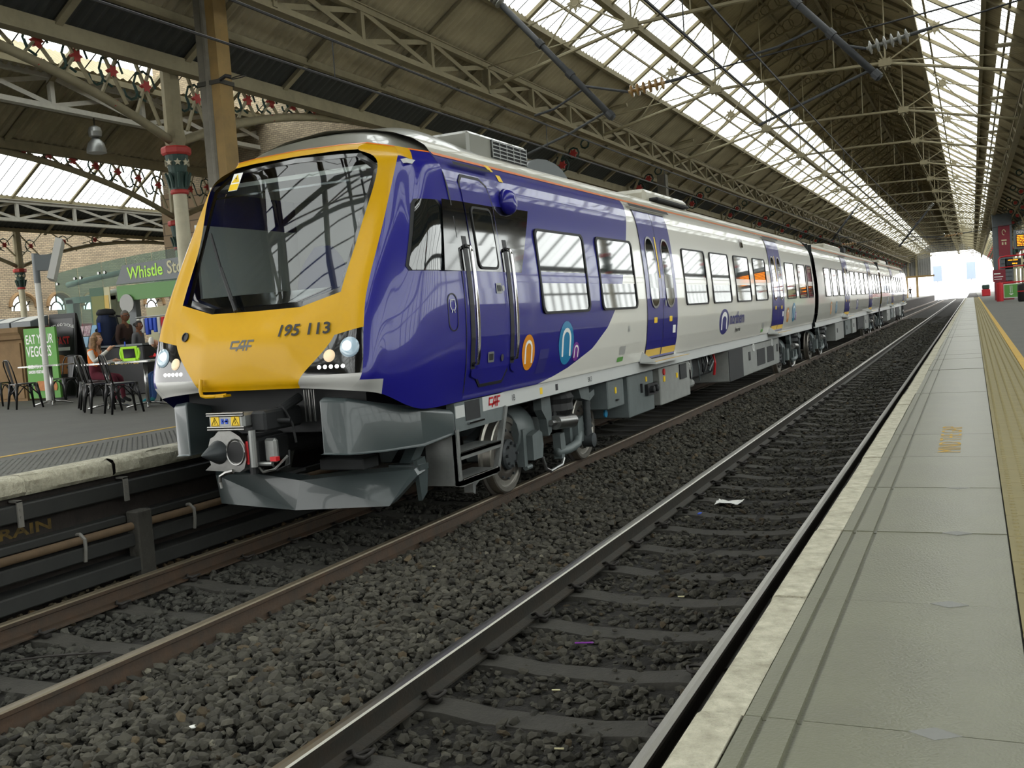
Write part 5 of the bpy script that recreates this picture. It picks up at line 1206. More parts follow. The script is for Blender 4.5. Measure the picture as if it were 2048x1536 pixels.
    b = MB(); b.lathe([(0, 0), (.055, 0), (.055, .02), (0, .02)], (1.05, w(12.6), .56), 'x', 14); b.obj('blue_cap', 'teal_logo', t)
    g = underbox(t, w(13.2), w(14.4), .42, 1.0, 'under_grey'); face_plate(g, 'socket_panel', w(13.95), w(14.45), .66, .82, 'dark_mark', t=.05); face_plate(g, 'handle', w(13.75), w(13.78), .72, .85, 'under_dark', t=.03); face_plate(g, 'label', w(14.0), w(14.06), .86, .93, 'warn_yellow')
    for yy in (14.1, 14.3): b = MB(); b.lathe([(.05, 0), (.05, .05), (.03, .06)], (1.25, w(yy), .74), 'x', 12); b.obj('socket', 'under_dark', g)
    g = underbox(t, w(14.75), w(16.5), .43, 1.0, 'under_light'); face_plate(g, 'latch_plate', w(15.85), w(16.25), .74, .98, 'under_dark', t=.02)
    for yy in (14.92, 15.65): face_plate(g, 'label', w(yy), w(yy) + .09, .78, .86, 'warn_yellow')
    b = MB(); b.lathe([(.05, 0), (.05, .02), (0, .02)], (1.2, w(14.95), .93), 'x', 12); b.obj('gauge', 'red_mark', g)
    b = MB(); b.cyl((.95, w(17.1), .55), (.95, w(17.1), .98), .13, 14); b.cyl((.95, w(17.1), .45), (.95, w(17.1), .55), .05, 10); b.cyl((.95, w(16.95), .55), (.95, w(17.5), .55), .07, 10); o = b.obj('filter_tank', 'under_light', t); smooth_fix(o.data)
    for k in range(16):
        yy = 16.7 + k * .17 + random.uniform(-.05, .05); b = MB(); z = random.uniform(.55, .9); x = random.uniform(.75, 1.1)
        b.tube([(x, w(yy), .99), (x + .03, w(yy) + random.uniform(-.1, .1), (z + 1) / 2), (x, w(yy) + random.uniform(-.15, .15), z)], random.choice([.012, .018, .025]), 6); b.obj('pipe', random.choice(['steel', 'under_dark', 'under_grey', 'red_mark'] if k % 5 == 0 else ['steel', 'under_dark', 'under_grey']), t)
    b = MB(); b.bbox(-.9, .9, w(16.6), w(19.4), .6, 1.0, .03); b.obj('engine_raft', 'under_dark', t)
    g = underbox(t, w(19.5), w(25.1), .38, 1.0, 'under_light', bev=.02)
    face_plate(g, 'end_section', w(19.5), w(20.8), .39, .99, 'under_dark', t=.006)
    for a, c in ((22.3, 23.2), (23.5, 24.3)): face_plate(g, 'grille', w(a), w(c), .5, .86, 'under_dark', t=.01)
    for a in (21.4, 24.75): face_plate(g, 'slot', w(a), w(a) + .18, .68, .86, 'dark_mark', t=.01)
    for a in (21.9, 24.1): b = MB(); b.lathe([(.09, 0), (.09, .02), (.06, .02), (.06, 0)], (1.2, w(a), .93), 'x', 14); b.obj('tie_ring', 'white_mark', g)
    for yy in (25.35, 25.9): b = MB(); b.tube([(1.0, w(yy), 1.0), (1.05, w(yy), .75), (1.0, w(yy) + .2, .6), (.95, w(yy) + .35, .8), (.95, w(yy) + .35, 1.0)], .05, 10); b.obj('cable_loop', 'black_rubber', t)
    return t
CAR1 = build_car_one()

def gang(y0, y1, label):
    t = thing('gangway', label, 'gangway', (XT, y0, 0), group='gangways between the cars'); n = 6; L = y1 - y0
    sec = [(1.14, 1.02), (1.22, 1.3), (1.25, 1.9), (1.2, 2.8), (1.06, 3.34), (.6, 3.6), (0, 3.66)]; sec = sec + [(-x, z) for x, z in reversed(sec[:-1])]
    for k in range(n):
        b = MB(); a, c = L * k / n, L * (k + 1) / n; m_ = (a + c) / 2
        b.grid([[(x * .97, a, z) for x, z in sec], [(x, m_, z + .01) for x, z in sec], [(x * .97, c, z) for x, z in sec]]); b.obj('bellows_fold', 'gangway_black', t)
    b = MB(); b.bx(-.6, .6, 0, L, .85, 1.05); b.obj('drawbar', 'under_dark', t)
    return t
gang(30.4, 31.15, 'black bellows joining the leading car to the middle car'); gang(53.55, 54.3, 'black bellows joining the middle car to the rear car')

def plain_car(y0, y1, label, wins, doors, logos, rear=False):
    t = thing('train_car', label, 'train', (XT, y0, 0), group='cars of the train'); L = y1 - y0; w = lambda y: y - y0
    for s in (1, -1): shell(t, 0, L - (1.6 if rear else 0), s, 'white_paint')
    car_roof(t, 0, L - (1.6 if rear else 0)); solebar(t, 0, L - (1.3 if rear else 0))
    b = MB(); b.bx(-1.24, 1.24, 0, .02, 1.05, 3.5)
    if not rear: b.bx(-1.24, 1.24, L - .02, L, 1.05, 3.5)
    b.obj('end_wall', 'gangway_black', t)
    for a, c in wins: window(t, w(a), w(c))
    for a, c in doors: side_doors(t, w(a), w(c), 1, True)
    for (n, m_, yy, ry) in logos: logo_n(t, n, w(yy), 1.55, ry, .21, m_)
    bogie(t, w(y0 + 2.6)); bogie(t, w(y1 - 2.6))
    for (a, c, z, m_) in ((5.2, 7.6, .38, 'under_light'), (8.2, 9.9, .45, 'under_grey'), (10.6, 12.0, .42, 'under_light'), (12.6, 15.0, .5, 'under_dark'), (15.6, 17.4, .4, 'under_light')):
        g = underbox(t, a, c, z, 1.0, m_); face_plate(g, 'slot', a + .4, a + .55, .65, .8, 'dark_mark', t=.01)
    b = MB(); b.bbox(-.8, .8, L * .3, L * .5, 3.62, 3.86, .06); b.obj('roof_unit', 'car_roof', t)
    b = MB(); b.bbox(.3, .7, L * .6, L * .63, 3.7, 3.95, .03); b.obj('roof_vent', 'under_dark', t)
    if rear:   # rounded cab end
        for nm, za, zb, m_ in (('rear_flank', 1.18, 3.46, 'blue_paint'),):
            for s in (1, -1):
                rows = []
                for z in np.linspace(za, zb, 14):
                    back = L - .1 - .55 * max(0, (z - 2.2)) ** 1.0 * .6; row = []
                    for k in range(9):
                        u = k / 8; a = u * PI / 2; row.append((s * (hw(z) - .32 * (1 - math.cos(a))), (L - 1.6) + (back - (L - 1.6)) * math.sin(a), z))
                    rows.append(row if s < 0 else list(reversed(row)))
                MB().grid(rows).obj('cab_flank', 'white_paint', t, True)
        rows = []
        for z in np.linspace(1.18, 3.46, 14):
            back = L - .1 - .55 * max(0, (z - 2.2)) * .6; rows.append([(x * (hw(z) - .32), back, z) for x in (1, .5, 0, -.5, -1)])
        MB().grid(rows).obj('rear_nose', 'yellow_paint', t, True)
        b = MB(); b.grid([[(x, L - 1.6, z) for x, z in ROOF] + [(-x, L - 1.6, z) for x, z in reversed(ROOF[:-1])], [(x * .8, L - .6, 3.46 + (z - 3.46) * .5) for x, z in ROOF] + [(-x * .8, L - .6, 3.46 + (z - 3.46) * .5) for x, z in reversed(ROOF[:-1])]]); b.obj('roof_dome', 'roof_grey', t, True)
    return t
plain_car(31.15, 53.55, 'middle car, white with blue doors', [(32.8, 34.15), (34.6, 35.95), (36.4, 37.75), (40.2, 41.5), (42.0, 43.4), (43.9, 45.3), (45.7, 47.0), (49.4, 50.5), (51.0, 51.9), (52.3, 53.2)], [(38.0, 39.6), (47.4, 49.0)], [('orange_logo', 'orange_logo', 34.2, .2), ('teal_logo', 'teal_logo', 35.6, .25), ('navy_logo', 'navy_mark', 42.4, .35)])
plain_car(54.3, 77.6, 'rear car, white, farthest along the platform', [(56, 57.3), (57.8, 59.1), (59.6, 60.9), (64, 65.3), (65.8, 67.1), (67.6, 68.9), (69.4, 70.7)], [(61.4, 63.0), (71.5, 73.1)], [('teal_logo', 'teal_logo', 58.5, .25)], rear=True)
# ------------------------------------------------------------------ far platform: mast, wall, kiosk, cafe
def build_mast():
    t = thing('overhead_mast', 'tall tan and grey steel mast rising behind the cab roof', 'mast', (-9.8, 11.75, PZ))
    b = MB(); b.bx(-.2, -.06, -.12, .12, 0, 5.95); b.cyl((-.03, -.10, 0), (-.03, -.10, 5.95), .06, 10); b.obj('channel', 'mast_grey', t)
    b = MB(); b.bx(-.06, .17, -.13, .15, 2.98, 5.95); b.obj('casing', 'mast_tan', t)
    b = MB(); b.bx(-.05, .13, -.1, .12, 0, 2.98); b.obj('lower_post', 'mast_grey', t)
    b = MB(); b.bx(-.22, .19, -.15, .17, 4.62, 4.68); b.obj('clamp_band', 'iron_dark', t)
    b = MB(); b.tube([(.15, -.12, 4.66), (.3, -.14, 4.7), (.36, -.1, 4.68)], .03, 6); b.tube([(.36 + .13 + .13 * math.cos(a), -.1 + .05 * math.sin(a), 4.66 + .03 * math.sin(a)) for a in [q * PI / 8 for q in range(16)]], .008, 4, closed=True); b.obj('wire_loop', 'wire_dark', t)
build_mast()

def build_west_wall():
    X = -38.0; w = thing('wall_west', 'far buff brick wall with a row of arched windows', 'wall', kind='structure')
    ya, yb = 14.0, 60.0; zs, zt, ww, dy = 3.78, 4.5, 1.2, 1.96
    b = MB(); b.bx(X - .4, X, ya, yb, PZ, zs); b.obj('wall_face', 'brick_side', w); b = MB(); b.bx(X - .4, X, ya, yb, zt, 7.6); b.obj('wall_face', 'brick_side', w)
    b = MB(); b.bx(X - .02, X + .06, ya, yb, 2.9, 3.1); b.obj('wall_band', 'lift_maroon', w)
    for k in range(-8, 14):
        yc = 31.5 + k * dy
        b = MB(); b.bx(X - .4, X, yc + ww / 2, yc + dy - ww / 2, zs, zt); b.obj('pier', 'brick_side', w)
        arc = [(yc + ww / 2 * math.cos(a), 3.95 + .52 * math.sin(a)) for a in [PI * q / 12 for q in range(13)]]
        for sgn in (1, -1):
            half = [(yc + sgn * ww / 2, zt)] + [(yc + sgn * (p[0] - yc), p[1]) for p in arc[:7]] + [(yc, zt)]
            b = MB(); b.prism(half, 'x', X - .4, X); b.obj('spandrel', 'brick_side', w)
        b = MB(); b.tube([(X + .03, y, z) for y, z in [(yc + (ww / 2 + .07) * math.cos(a), 3.95 + .6 * math.sin(a)) for a in [PI * q / 12 for q in range(13)]]], .09, 6); b.obj('arch_stone', 'stone_wall', w)
        b = MB(); b.tube([(X - .2, yc + .33 * math.cos(a), 3.78 + .38 * math.sin(a)) for a in [PI * q / 10 for q in range(11)]], .035, 5); b.bx(X - .23, X - .17, yc - .02, yc + .02, 4.16, 4.45); b.beam((X - .2, yc - .3, 3.95), (X - .2, yc - .55, 4.25), .04); b.beam((X - .2, yc + .3, 3.95), (X - .2, yc + .55, 4.25), .04); f = b.obj('window_frame', 'iron_dark', w)
        b = MB(); b.add([(X - .25, yc - ww / 2, zs), (X - .25, yc + ww / 2, zs), (X - .25, yc + ww / 2, zt), (X - .25, yc - ww / 2, zt)], [(0, 1, 2, 3)]); b.obj('glass', 'roof_glass', f)
build_west_wall()

def build_netting():
    pass

def build_kiosk():
    Yk = 18.0; t = thing('kiosk', 'glass fronted newsagent kiosk with green fascia and lime lettered sign', 'kiosk', (-18.4, Yk, PZ))
    w = lambda x: x + 18.4; h = lambda z: z - PZ
    def zt(x): return 3.78 + .31 * math.sin(max(0, min(1, (x + 20.6) / 5.6)) * PI / 2) ** .8
    xs = [-20.55, -19.75, -18.95, -18.15, -17.35, -16.55, -15.75, -14.95]
    for a, c in zip(xs, xs[1:]):
        b = MB(); zb = h(1.9) if c < -18.9 else h(3.35); b.prism([(w(a) + .012, zb), (w(c) - .012, zb), (w(c) - .012, h(zt(c))), (w(a) + .012, h(zt(a)))], 'y', 0, .014); p = b.obj('glass_panel', 'kiosk_glass', t)
        for (x, z) in ((a + .1, zt(a) - .25), (c - .1, zt(c) - .25)): b = MB(); b.lathe([(.035, -.02), (.035, .03), (.02, .04)], (w(x), 0, h(z)), 'y', 10); b.obj('bolt', 'steel', p)
    for x in (-20.45, -19.0): b = MB(); b.bx(w(x) - .12, w(x) + .12, .3, .5, 0, h(3.15)); b.obj('post', 'iron_white', t)
    b = MB(); b.bx(w(-18.25), w(-18.02), .05, .2, 0, h(3.0)); b.obj('door_post', 'screen_grey', t); b = MB(); b.bx(w(-18.35), w(-18.25), .05, .2, 0, h(3.0)); b.obj('door_edge', 'sign_green', t)
    for zo, yy in ((-.28, .35), (-.62, .9)):
        b = MB(); b.tube([(w(x), yy, h(zt(x) + zo)) for x in np.linspace(-20.5, -15, 14)], .07, 10); b.obj('roof_tube', 'iron_white', t, True)
    b = MB(); b.bx(w(-20.6), w(-18.2), .3, .5, h(3.05), h(3.2)); b.obj('beam', 'iron_white', t)
    s = MB(); s.prism([(w(-18.45), h(3.37)), (w(-15.2), h(3.37)), (w(-15.2), h(3.88)), (w(-18.2), h(3.80))], 'y', -.08, -.02); sg = s.obj('sign_panel', 'screen_grey', t)
    text_obj('sign_letters', 'Whistle', .40, 'lime', sg, lambda u, v: (w(-18.05) + u, -.09, h(3.46) + v + u * .035), .006, .86)
    text_obj('sign_letters', 'Stop', .42, 'sign_cream', sg, lambda u, v: (w(-16.83) + u, -.09, h(3.50) + v + u * .03), .006, .86)
    b = MB(); b.bx(w(-18.42), w(-15.2), -.10, .05, h(2.97), h(3.33)); b.obj('fascia', 'sign_green', t)
    b = MB(); b.bx(w(-15.9), w(-15.6), .0, .2, 0, h(3.0)); b.obj('post', 'iron_white', t)
    b = MB(); b.bbox(w(-20.2), w(-18.5), .4, 1.0, 0, h(1.95), .03); b.obj('counter', 'screen_grey', t)
    b = MB(); b.bx(w(-20.2), w(-14.8), 2.6, 2.7, 0, h(2.9)); b.obj('back_wall', 'sign_cream', t)
    for k in range(3): b = MB(); b.bx(w(-17.9), w(-15), 2.2, 2.6, h(1.4 + .4 * k), h(1.44 + .4 * k)); b.obj('shelf', 'screen_grey', t)
    KT = t
    # coffee counter in front
    t = thing('coffee_counter', 'black coffee counter front with gold lettering behind the seated woman', 'counter', (-15.85, 15.25, PZ))
    b = MB(); b.bbox(-.72, .72, 0, .4, 0, .98, .02); b.obj('body', 'board_black', t); b = MB(); b.bx(-.75, .75, -.05, .43, .98, 1.02); b.obj('counter_top', 'screen_grey', t)
    text_obj('gold_letters', 'ORGANIC COFFEE', .15, 'door_yellow', t, lambda u, v: (-.68 + u, -.004, .62 + v), 0, 1.0)
    t = thing('magazine_rack', 'rack of colourful magazines beside the kiosk glass', 'rack', (-18.9, 17.0, PZ))
    b = MB(); b.bbox(-.7, .7, 0, .4, 0, .75, .02); b.obj('stand', 'screen_grey', t)
    for r in range(3):
        b = MB(); b.bx(-.7, .7, .0 + .1 * r, .12 + .1 * r, .72 + .26 * r, .75 + .26 * r); b.obj('shelf', 'screen_grey', t)
    for r in range(3):
        for k in range(6):
            b = MB(); b.box((-.58 + .23 * k, .06 + .1 * r, .88 + .26 * r), (.2, .02, .25), Matrix.Rotation(-.3, 3, 'X')); o = b.obj('magazine', random.choice(['mag_mix', 'cloth_white', 'cloth_red', 'teal_logo', 'mag_mix', 'sign_cream'])); o.location = (-18.9, 17.0, PZ); tag(o, 'glossy magazine in the %s row of the rack, %s from the left' % (('bottom', 'middle', 'top')[r], ('first', 'second', 'third', 'fourth', 'fifth', 'sixth')[k]), 'magazine', 'magazines on the rack')
    b = MB(); b.bx(-.33, .33, .015, .03, 0, 1.15); o = b.obj('yellow_poster', 'sign_cream', KT, loc=(-.7, 0, 2.2 - PZ)); tag(o, 'pale yellow poster inside the glass')
    b = MB(); b.bx(-.28, .28, .008, .014, .1, .95); q = b.obj('poster_print', 'door_yellow', o)
    b = MB(); b.lathe([(0, -.01), (.22, -.01), (.22, .01), (0, .01)], (0, 0, .0), 'y', 20); o = b.obj('face_poster', 'porcelain_grey', KT, loc=(.3, -.14, 2.9 - PZ)); tag(o, 'round grey print')
    t = thing('bag_display', 'row of small bags hanging from a rail inside the kiosk doorway', 'display', (-17.3, 17.9, 2.55)); b = MB(); b.cyl((-.6, 0, 0), (.6, 0, 0), .015, 8); b.obj('rail', 'steel', t)
    for k in range(9): b = MB(); b.bbox(-.55 + .125 * k, -.45 + .125 * k, -.05, .05, -.32 - .05 * (k % 3), -.03, .015); b.obj('bag', random.choice(['cloth_grey', 'bright_blue', 'cloth_black', 'cloth_red', 'cloth_white']), t)
build_kiosk()

def build_parapet():
    t = thing('stone_parapet', 'stone stairwell parapet with moulded coping behind the cafe tables', 'parapet', (-20.2, 14.6, PZ))
    b = MB(); b.bx(-4, 2.45, 0, .5, 0, 1.28); b.obj('body', 'stone_wall', t)
    b = MB(); b.prism([(-.1, 1.28), (-.12, 1.36), (-.16, 1.42), (-.16, 1.52), (.62, 1.52), (.62, 1.42), (.55, 1.28)], 'x', -4, 2.55); b.obj('coping', 'stone_wall', t)
    b = MB(); b.bx(-1.9, 2.4, -.03, .0, .06, 1.2); b.obj('panel', 'stone_wall', t)
    for k in range(4):
        t = thing('newspaper_tray', 'grey newspaper tray on the stone parapet, %s from the left' % ('first', 'second', 'third', 'fourth')[k], 'tray', (-19.6 + .62 * k, 14.8, PZ + 1.52), group='newspaper trays on the parapet')
        b = MB(); b.prism([(-.2, 0), (.25, 0), (.25, .22), (-.2, .1)], 'x', -.28, .28); b.obj('tray', 'screen_grey', t); b = MB(); b.add([(-.24, -.18, .112), (.24, -.18, .112), (.24, .22, .22), (-.24, .22, .22)], [(0, 1, 2, 3)]); b.obj('newspaper', 'litter_white', t)
    t = thing('food_poster', 'green poster reading EAT YOUR VEGGIES on the stone parapet', 'poster', (-17.1, 14.5, PZ))
    b = MB(); b.bx(-.44, .44, -.02, .03, .05, 1.47); b.obj('board', 'poster_green', t)
    for i, (tx, z, s, m) in enumerate((('EAT YOUR', 1.16, .26, 'white_mark'), ('VEGGIES', .90, .30, 'white_mark'), ('GREEN PEA &', .66, .10, 'white_mark'), ('GARDEN VEGETABLE', .56, .08, 'white_mark'))): text_obj('poster_letters', tx, s, m, t, lambda u, v, z=z: (-.40 + u, -.024, z + v), .004, .62)
    b = MB(); b.lathe([(.0, 0), (.3, .0), (.33, .08), (.3, .16), (.2, .2)], (.06, -.02, .2), 'z', 20); b.v = [(p[0], -.022 - .01 * (p[1] < 0), p[2]) for p in b.v]; b.obj('food_print', 'burger_tan', t)
    t = thing('a_board', 'black a-board advertising a burger with the word BEAST', 'sign board', (-17.05, 14.9, PZ), rz=.12)
    b = MB(); b.prism([(-.02, 0), (.03, 0), (.20, 1.72), (.16, 1.74)], 'x', -.33, .33); f = b.obj('front_panel', 'board_black', t); b = MB(); b.prism([(.55, 0), (.60, 0), (.22, 1.72), (.18, 1.74)], 'x', -.33, .33); b.obj('back_panel', 'board_black', t)
    fy = lambda v: -.025 + v * .105
    b = MB(); b.add([(-.28, fy(.06) - .004, .06), (.28, fy(.06) - .004, .06), (.28, fy(1.64) - .004, 1.64), (-.28, fy(1.64) - .004, 1.64)], [(0, 1, 2, 3)]); b.obj('poster_sheet', 'screen_black', f)
    text_obj('poster_letters', 'TRY AND TACKLE', .085, 'white_mark', f, lambda u, v: (-.27 + u, fy(1.48) - .008, 1.44 + v + .05 * math.sin(u / .54 * PI)), 0, .82)
    text_obj('poster_letters', 'BEAST', .27, 'red_mark', f, lambda u, v: (-.27 + u, fy(1.15) - .008, 1.08 + v), .006, .62)
    b = MB(); b.add([(-.26, fy(.98) - .008, .98), (.2, fy(.98) - .008, .98), (.2, fy(1.05) - .008, 1.05), (-.26, fy(1.05) - .008, 1.05)], [(0, 1, 2, 3)]); b.obj('price_strip', 'white_plain', f)
    b = MB(); b.add([(-.22 + .3 * math.cos(a) + .15, fy(.68) - .008, .70 + .2 * math.sin(a)) for a in [PI * q / 10 for q in range(11)]] + [(.2, fy(.5) - .008, .5), (-.2, fy(.5) - .008, .5)], [tuple(range(13))]); b.obj('burger_print', 'burger_tan', f)
    t = thing('display_pole', 'grey pole carrying an edge-on information screen beside the cafe', 'pole', (-16.2, 13.8, PZ), rz=.80)
    b = MB(); b.cyl((0, 0, 0), (0, 0, 2.85), .055, 14); b.obj('pole', 'white_plain', t); b = MB(); b.cyl((0, 0, 2.3), (0, 0, 2.86), .062, 14); b.obj('collar', 'screen_grey', t)
    b = MB(); b.box((.36, .0, 2.72), (.12, .95, .78), Matrix.Rotation(.28, 3, 'Y')); b.obj('screen_case', 'white_plain', t); b = MB(); b.box((.14, 0, 2.68), (.3, .14, .3)); b.obj('bracket', 'screen_grey', t)
build_parapet()

# ---- cafe furniture
def build_chairs():
    seat = MB(); P = rrect(-.18, .18, -.18, .18, .06, 4); n = len(P)
    seat.add([(x, y, .45) for x, y in P] + [(x * 1.02, y * 1.02, .43) for x, y in P] + [(x * .9, y * .9, .455) for x, y in P], [(i, (i + 1) % n, n + (i + 1) % n, n + i) for i in range(n)] + [(2 * n + i, 2 * n + (i + 1) % n, (i + 1) % n, i) for i in range(n)] + [tuple(range(2 * n, 3 * n)), tuple(range(2 * n - 1, n - 1, -1))])
    sm = seat.mesh('seat', 'chair_black')
    def leg(sx, sy):
        b = MB(); b.tube([(sx * .16, sy * .16, .44), (sx * .185, sy * .185, .3), (sx * .225, sy * .225, .0)], [.034, .026, .016], 6); return b.mesh('leg', 'chair_black', True)
    lm = [leg(sx, sy) for sx in (-1, 1) for sy in (-1, 1)]
    b = MB()
    for (p, q) in (((-1, -1), (1, -1)), ((1, -1), (1, 1)), ((1, 1), (-1, 1)), ((-1, 1), (-1, -1))):
        b.tube([(.2 * p[0], .2 * p[1], .22)] + [((p[0] + (q[0] - p[0]) * k / 6) * .175, (p[1] + (q[1] - p[1]) * k / 6) * .175, .22 + .19 * math.sin(PI * k / 6)) for k in range(1, 6)] + [(.2 * q[0], .2 * q[1], .22)], .011, 5)
    am = b.mesh('apron', 'chair_black')
    b = MB(); b.tube([(-.17, -.16, .45), (-.19, -.2, .62), (-.19, -.235, .76), (-.15, -.255, .85), (-.07, -.26, .875), (.07, -.26, .875), (.15, -.255, .85), (.19, -.235, .76), (.19, -.2, .62), (.17, -.16, .45)], .011, 6); fm = b.mesh('back_frame', 'chair_black', True)
    b = MB(); rows = []
    for k in range(7):
        t_ = k / 6; w = .055 + .04 * t_; y = -.17 - .088 * t_ ; z = .45 + .42 * t_; rows.append([(-w, y, z), (-w * .4, y - .012, z), (w * .4, y - .012, z), (w, y, z)])
    b.grid(rows); bk = b.mesh('backrest', 'chair_black', True)
    def chair(x, y, fx, fy_, label):
        t = thing('cafe_chair', label, 'chair', (x, y, PZ), math.atan2(-fx, fy_), 'black metal cafe chairs')
        inst('seat', sm, t); inst('apron', am, t); inst('back_frame', fm, t); inst('backrest', bk, t)
        for m_ in lm: inst('leg', m_, t)
    chair(-15.42, 12.62, .35, .9, 'black metal chair on its own before the left cafe table')
    chair(-12.22, 11.38, .5, .85, 'black metal chair in front, just left of the front-row right one')
    chair(-11.48, 11.08, .5, .85, 'black metal chair nearest the train nose')
    chair(-13.45, 12.42, .9, .4, 'black metal chair on which the long-haired woman sits')
    chair(-16.1, 14.1, .1, -1, 'black metal chair behind the left table, before the a-board')
    chair(-11.85, 12.62, -.45, -.9, 'black metal chair on which the boy sits')
    chair(-17.15, 13.45, .9, .3, 'black metal chair cut by the left edge of the picture')
    chair(-12.85, 11.85, .6, .8, 'black metal chair pushed close behind the front-row left one')
    top = MB(); P = rrect(-.36, .36, -.34, .34, .05, 4); n = len(P); top.add([(x, y, .715) for x, y in P] + [(x, y, .74) for x, y in P], [tuple(range(n, 2 * n)), tuple(range(n - 1, -1, -1))] + [(i, (i + 1) % n, n + (i + 1) % n, n + i) for i in range(n)]); tm = top.mesh('table_top', 'table_metal')
    b = MB(); b.cyl((0, 0, .05), (0, 0, .72), .032, 12); pm = b.mesh('pedestal', 'table_metal', True)
    b = MB(); b.tube([(0, 0, .07), (.16, 0, .055), (.33, 0, .012)], [.022, .02, .014], 6); bm_ = b.mesh('foot', 'table_metal', True)
    def table(x, y, sx, rz, label):
        t = thing('cafe_table', label, 'table', (x, y, PZ), rz, 'small metal cafe tables'); o = inst('table_top', tm, t, (0, 0, 0), (0, 0, 0), (sx, 1, 1)); inst('pedestal', pm, t)
        for k in range(4): inst('foot', bm_, t, (0, 0, 0), (0, 0, k * PI / 2 + .6))
    table(-15.5, 13.3, 1.25, .2, 'small metal cafe table at left, before the green poster'); table(-12.75, 12.02, .9, .15, 'small metal cafe table beside the seated woman'); table(-11.98, 12.08, .9, .15, 'small metal cafe table carrying the tablet, next to the boy')
    t = thing('tablet', 'tablet in a chunky lime green case standing on the table', 'tablet', (-12.35, 12.15, PZ + .74), .25)
    b = MB(); b.box((0, 0, .12), (.28, .03, .22), Matrix.Rotation(.15, 3, 'X')); b.tube([(-.15, 0, .04), (-.17, .0, .12), (-.15, 0, .2)], .018, 6); b.tube([(.15, 0, .04), (.17, .0, .12), (.15, 0, .2)], .018, 6); b.bx(-.1, .1, -.02, .1, 0, .03); b.obj('case', 'lime', t); b = MB(); b.box((0, -.018, .12), (.2, .01, .15), Matrix.Rotation(.15, 3, 'X')); b.obj('screen', 'screen_black', t)
build_chairs()

# ---- people
def skin_body(V, E, R, lab, bones):
    """grow one continuous surface over a jointed skeleton; returns verts, faces, region per face"""
    me = bpy.data.meshes.new('sk'); me.from_pydata(V, E, []); ob = bpy.data.objects.new('sk', me); COL.objects.link(ob)
    md = ob.modifiers.new('s', 'SKIN'); md.use_smooth_shade = True
    for i, r in enumerate(R): me.skin_vertices[0].data[i].radius = r; me.skin_vertices[0].data[i].use_root = (i == 0)
    sb = ob.modifiers.new('u', 'SUBSURF'); sb.levels = 2
    dg = bpy.context.evaluated_depsgraph_get(); m2 = bpy.data.meshes.new_from_object(ob.evaluated_get(dg))
    vs = [tuple(v.co) for v in m2.vertices]; fs = [tuple(p.vertices) for p in m2.polygons]; reg = []
    segs = [(Vector(V[a]), Vector(V[c]), l) for (a, c), l in zip(E, lab)]
    for p in m2.polygons:
        c = p.center; best = None
        for a, d, l in segs:
            ab = d - a; t_ = max(0, min(1, (c - a).dot(ab) / max(ab.length_squared, 1e-9))); q = (a + ab * t_ - c).length
            if best is None or q < best[0]: best = (q, l)
        reg.append(best[1])
    bpy.data.objects.remove(ob); bpy.data.meshes.remove(me); bpy.data.meshes.remove(m2)
    return vs, fs, reg
def head_grid(hz, sx=.077, sy=.096, sz=.118, nose=True):
    rows = []
    for i in range(19):
        th = PI * i / 18; row = []
        for k in range(28):
            ph = 2 * PI * k / 28; x = sx * math.sin(th) * math.cos(ph); y = sy * math.sin(th) * math.sin(ph); z = sz * math.cos(th)
            low = max(0, -z / sz); x *= 1 - .32 * low ** 1.5; y *= 1 - .12 * low
            if nose and y > 0:
                y += .026 * math.exp(-(x / .016) ** 2 - ((z + .018) / .022) ** 2) + .010 * math.exp(-(x / .03) ** 2 - ((z + .085) / .02) ** 2) - .008 * math.exp(-((abs(x) - .03) / .014) ** 2 - ((z - .008) / .014) ** 2)
            row.append((x, y, z))
        rows.append(row)
    return rows
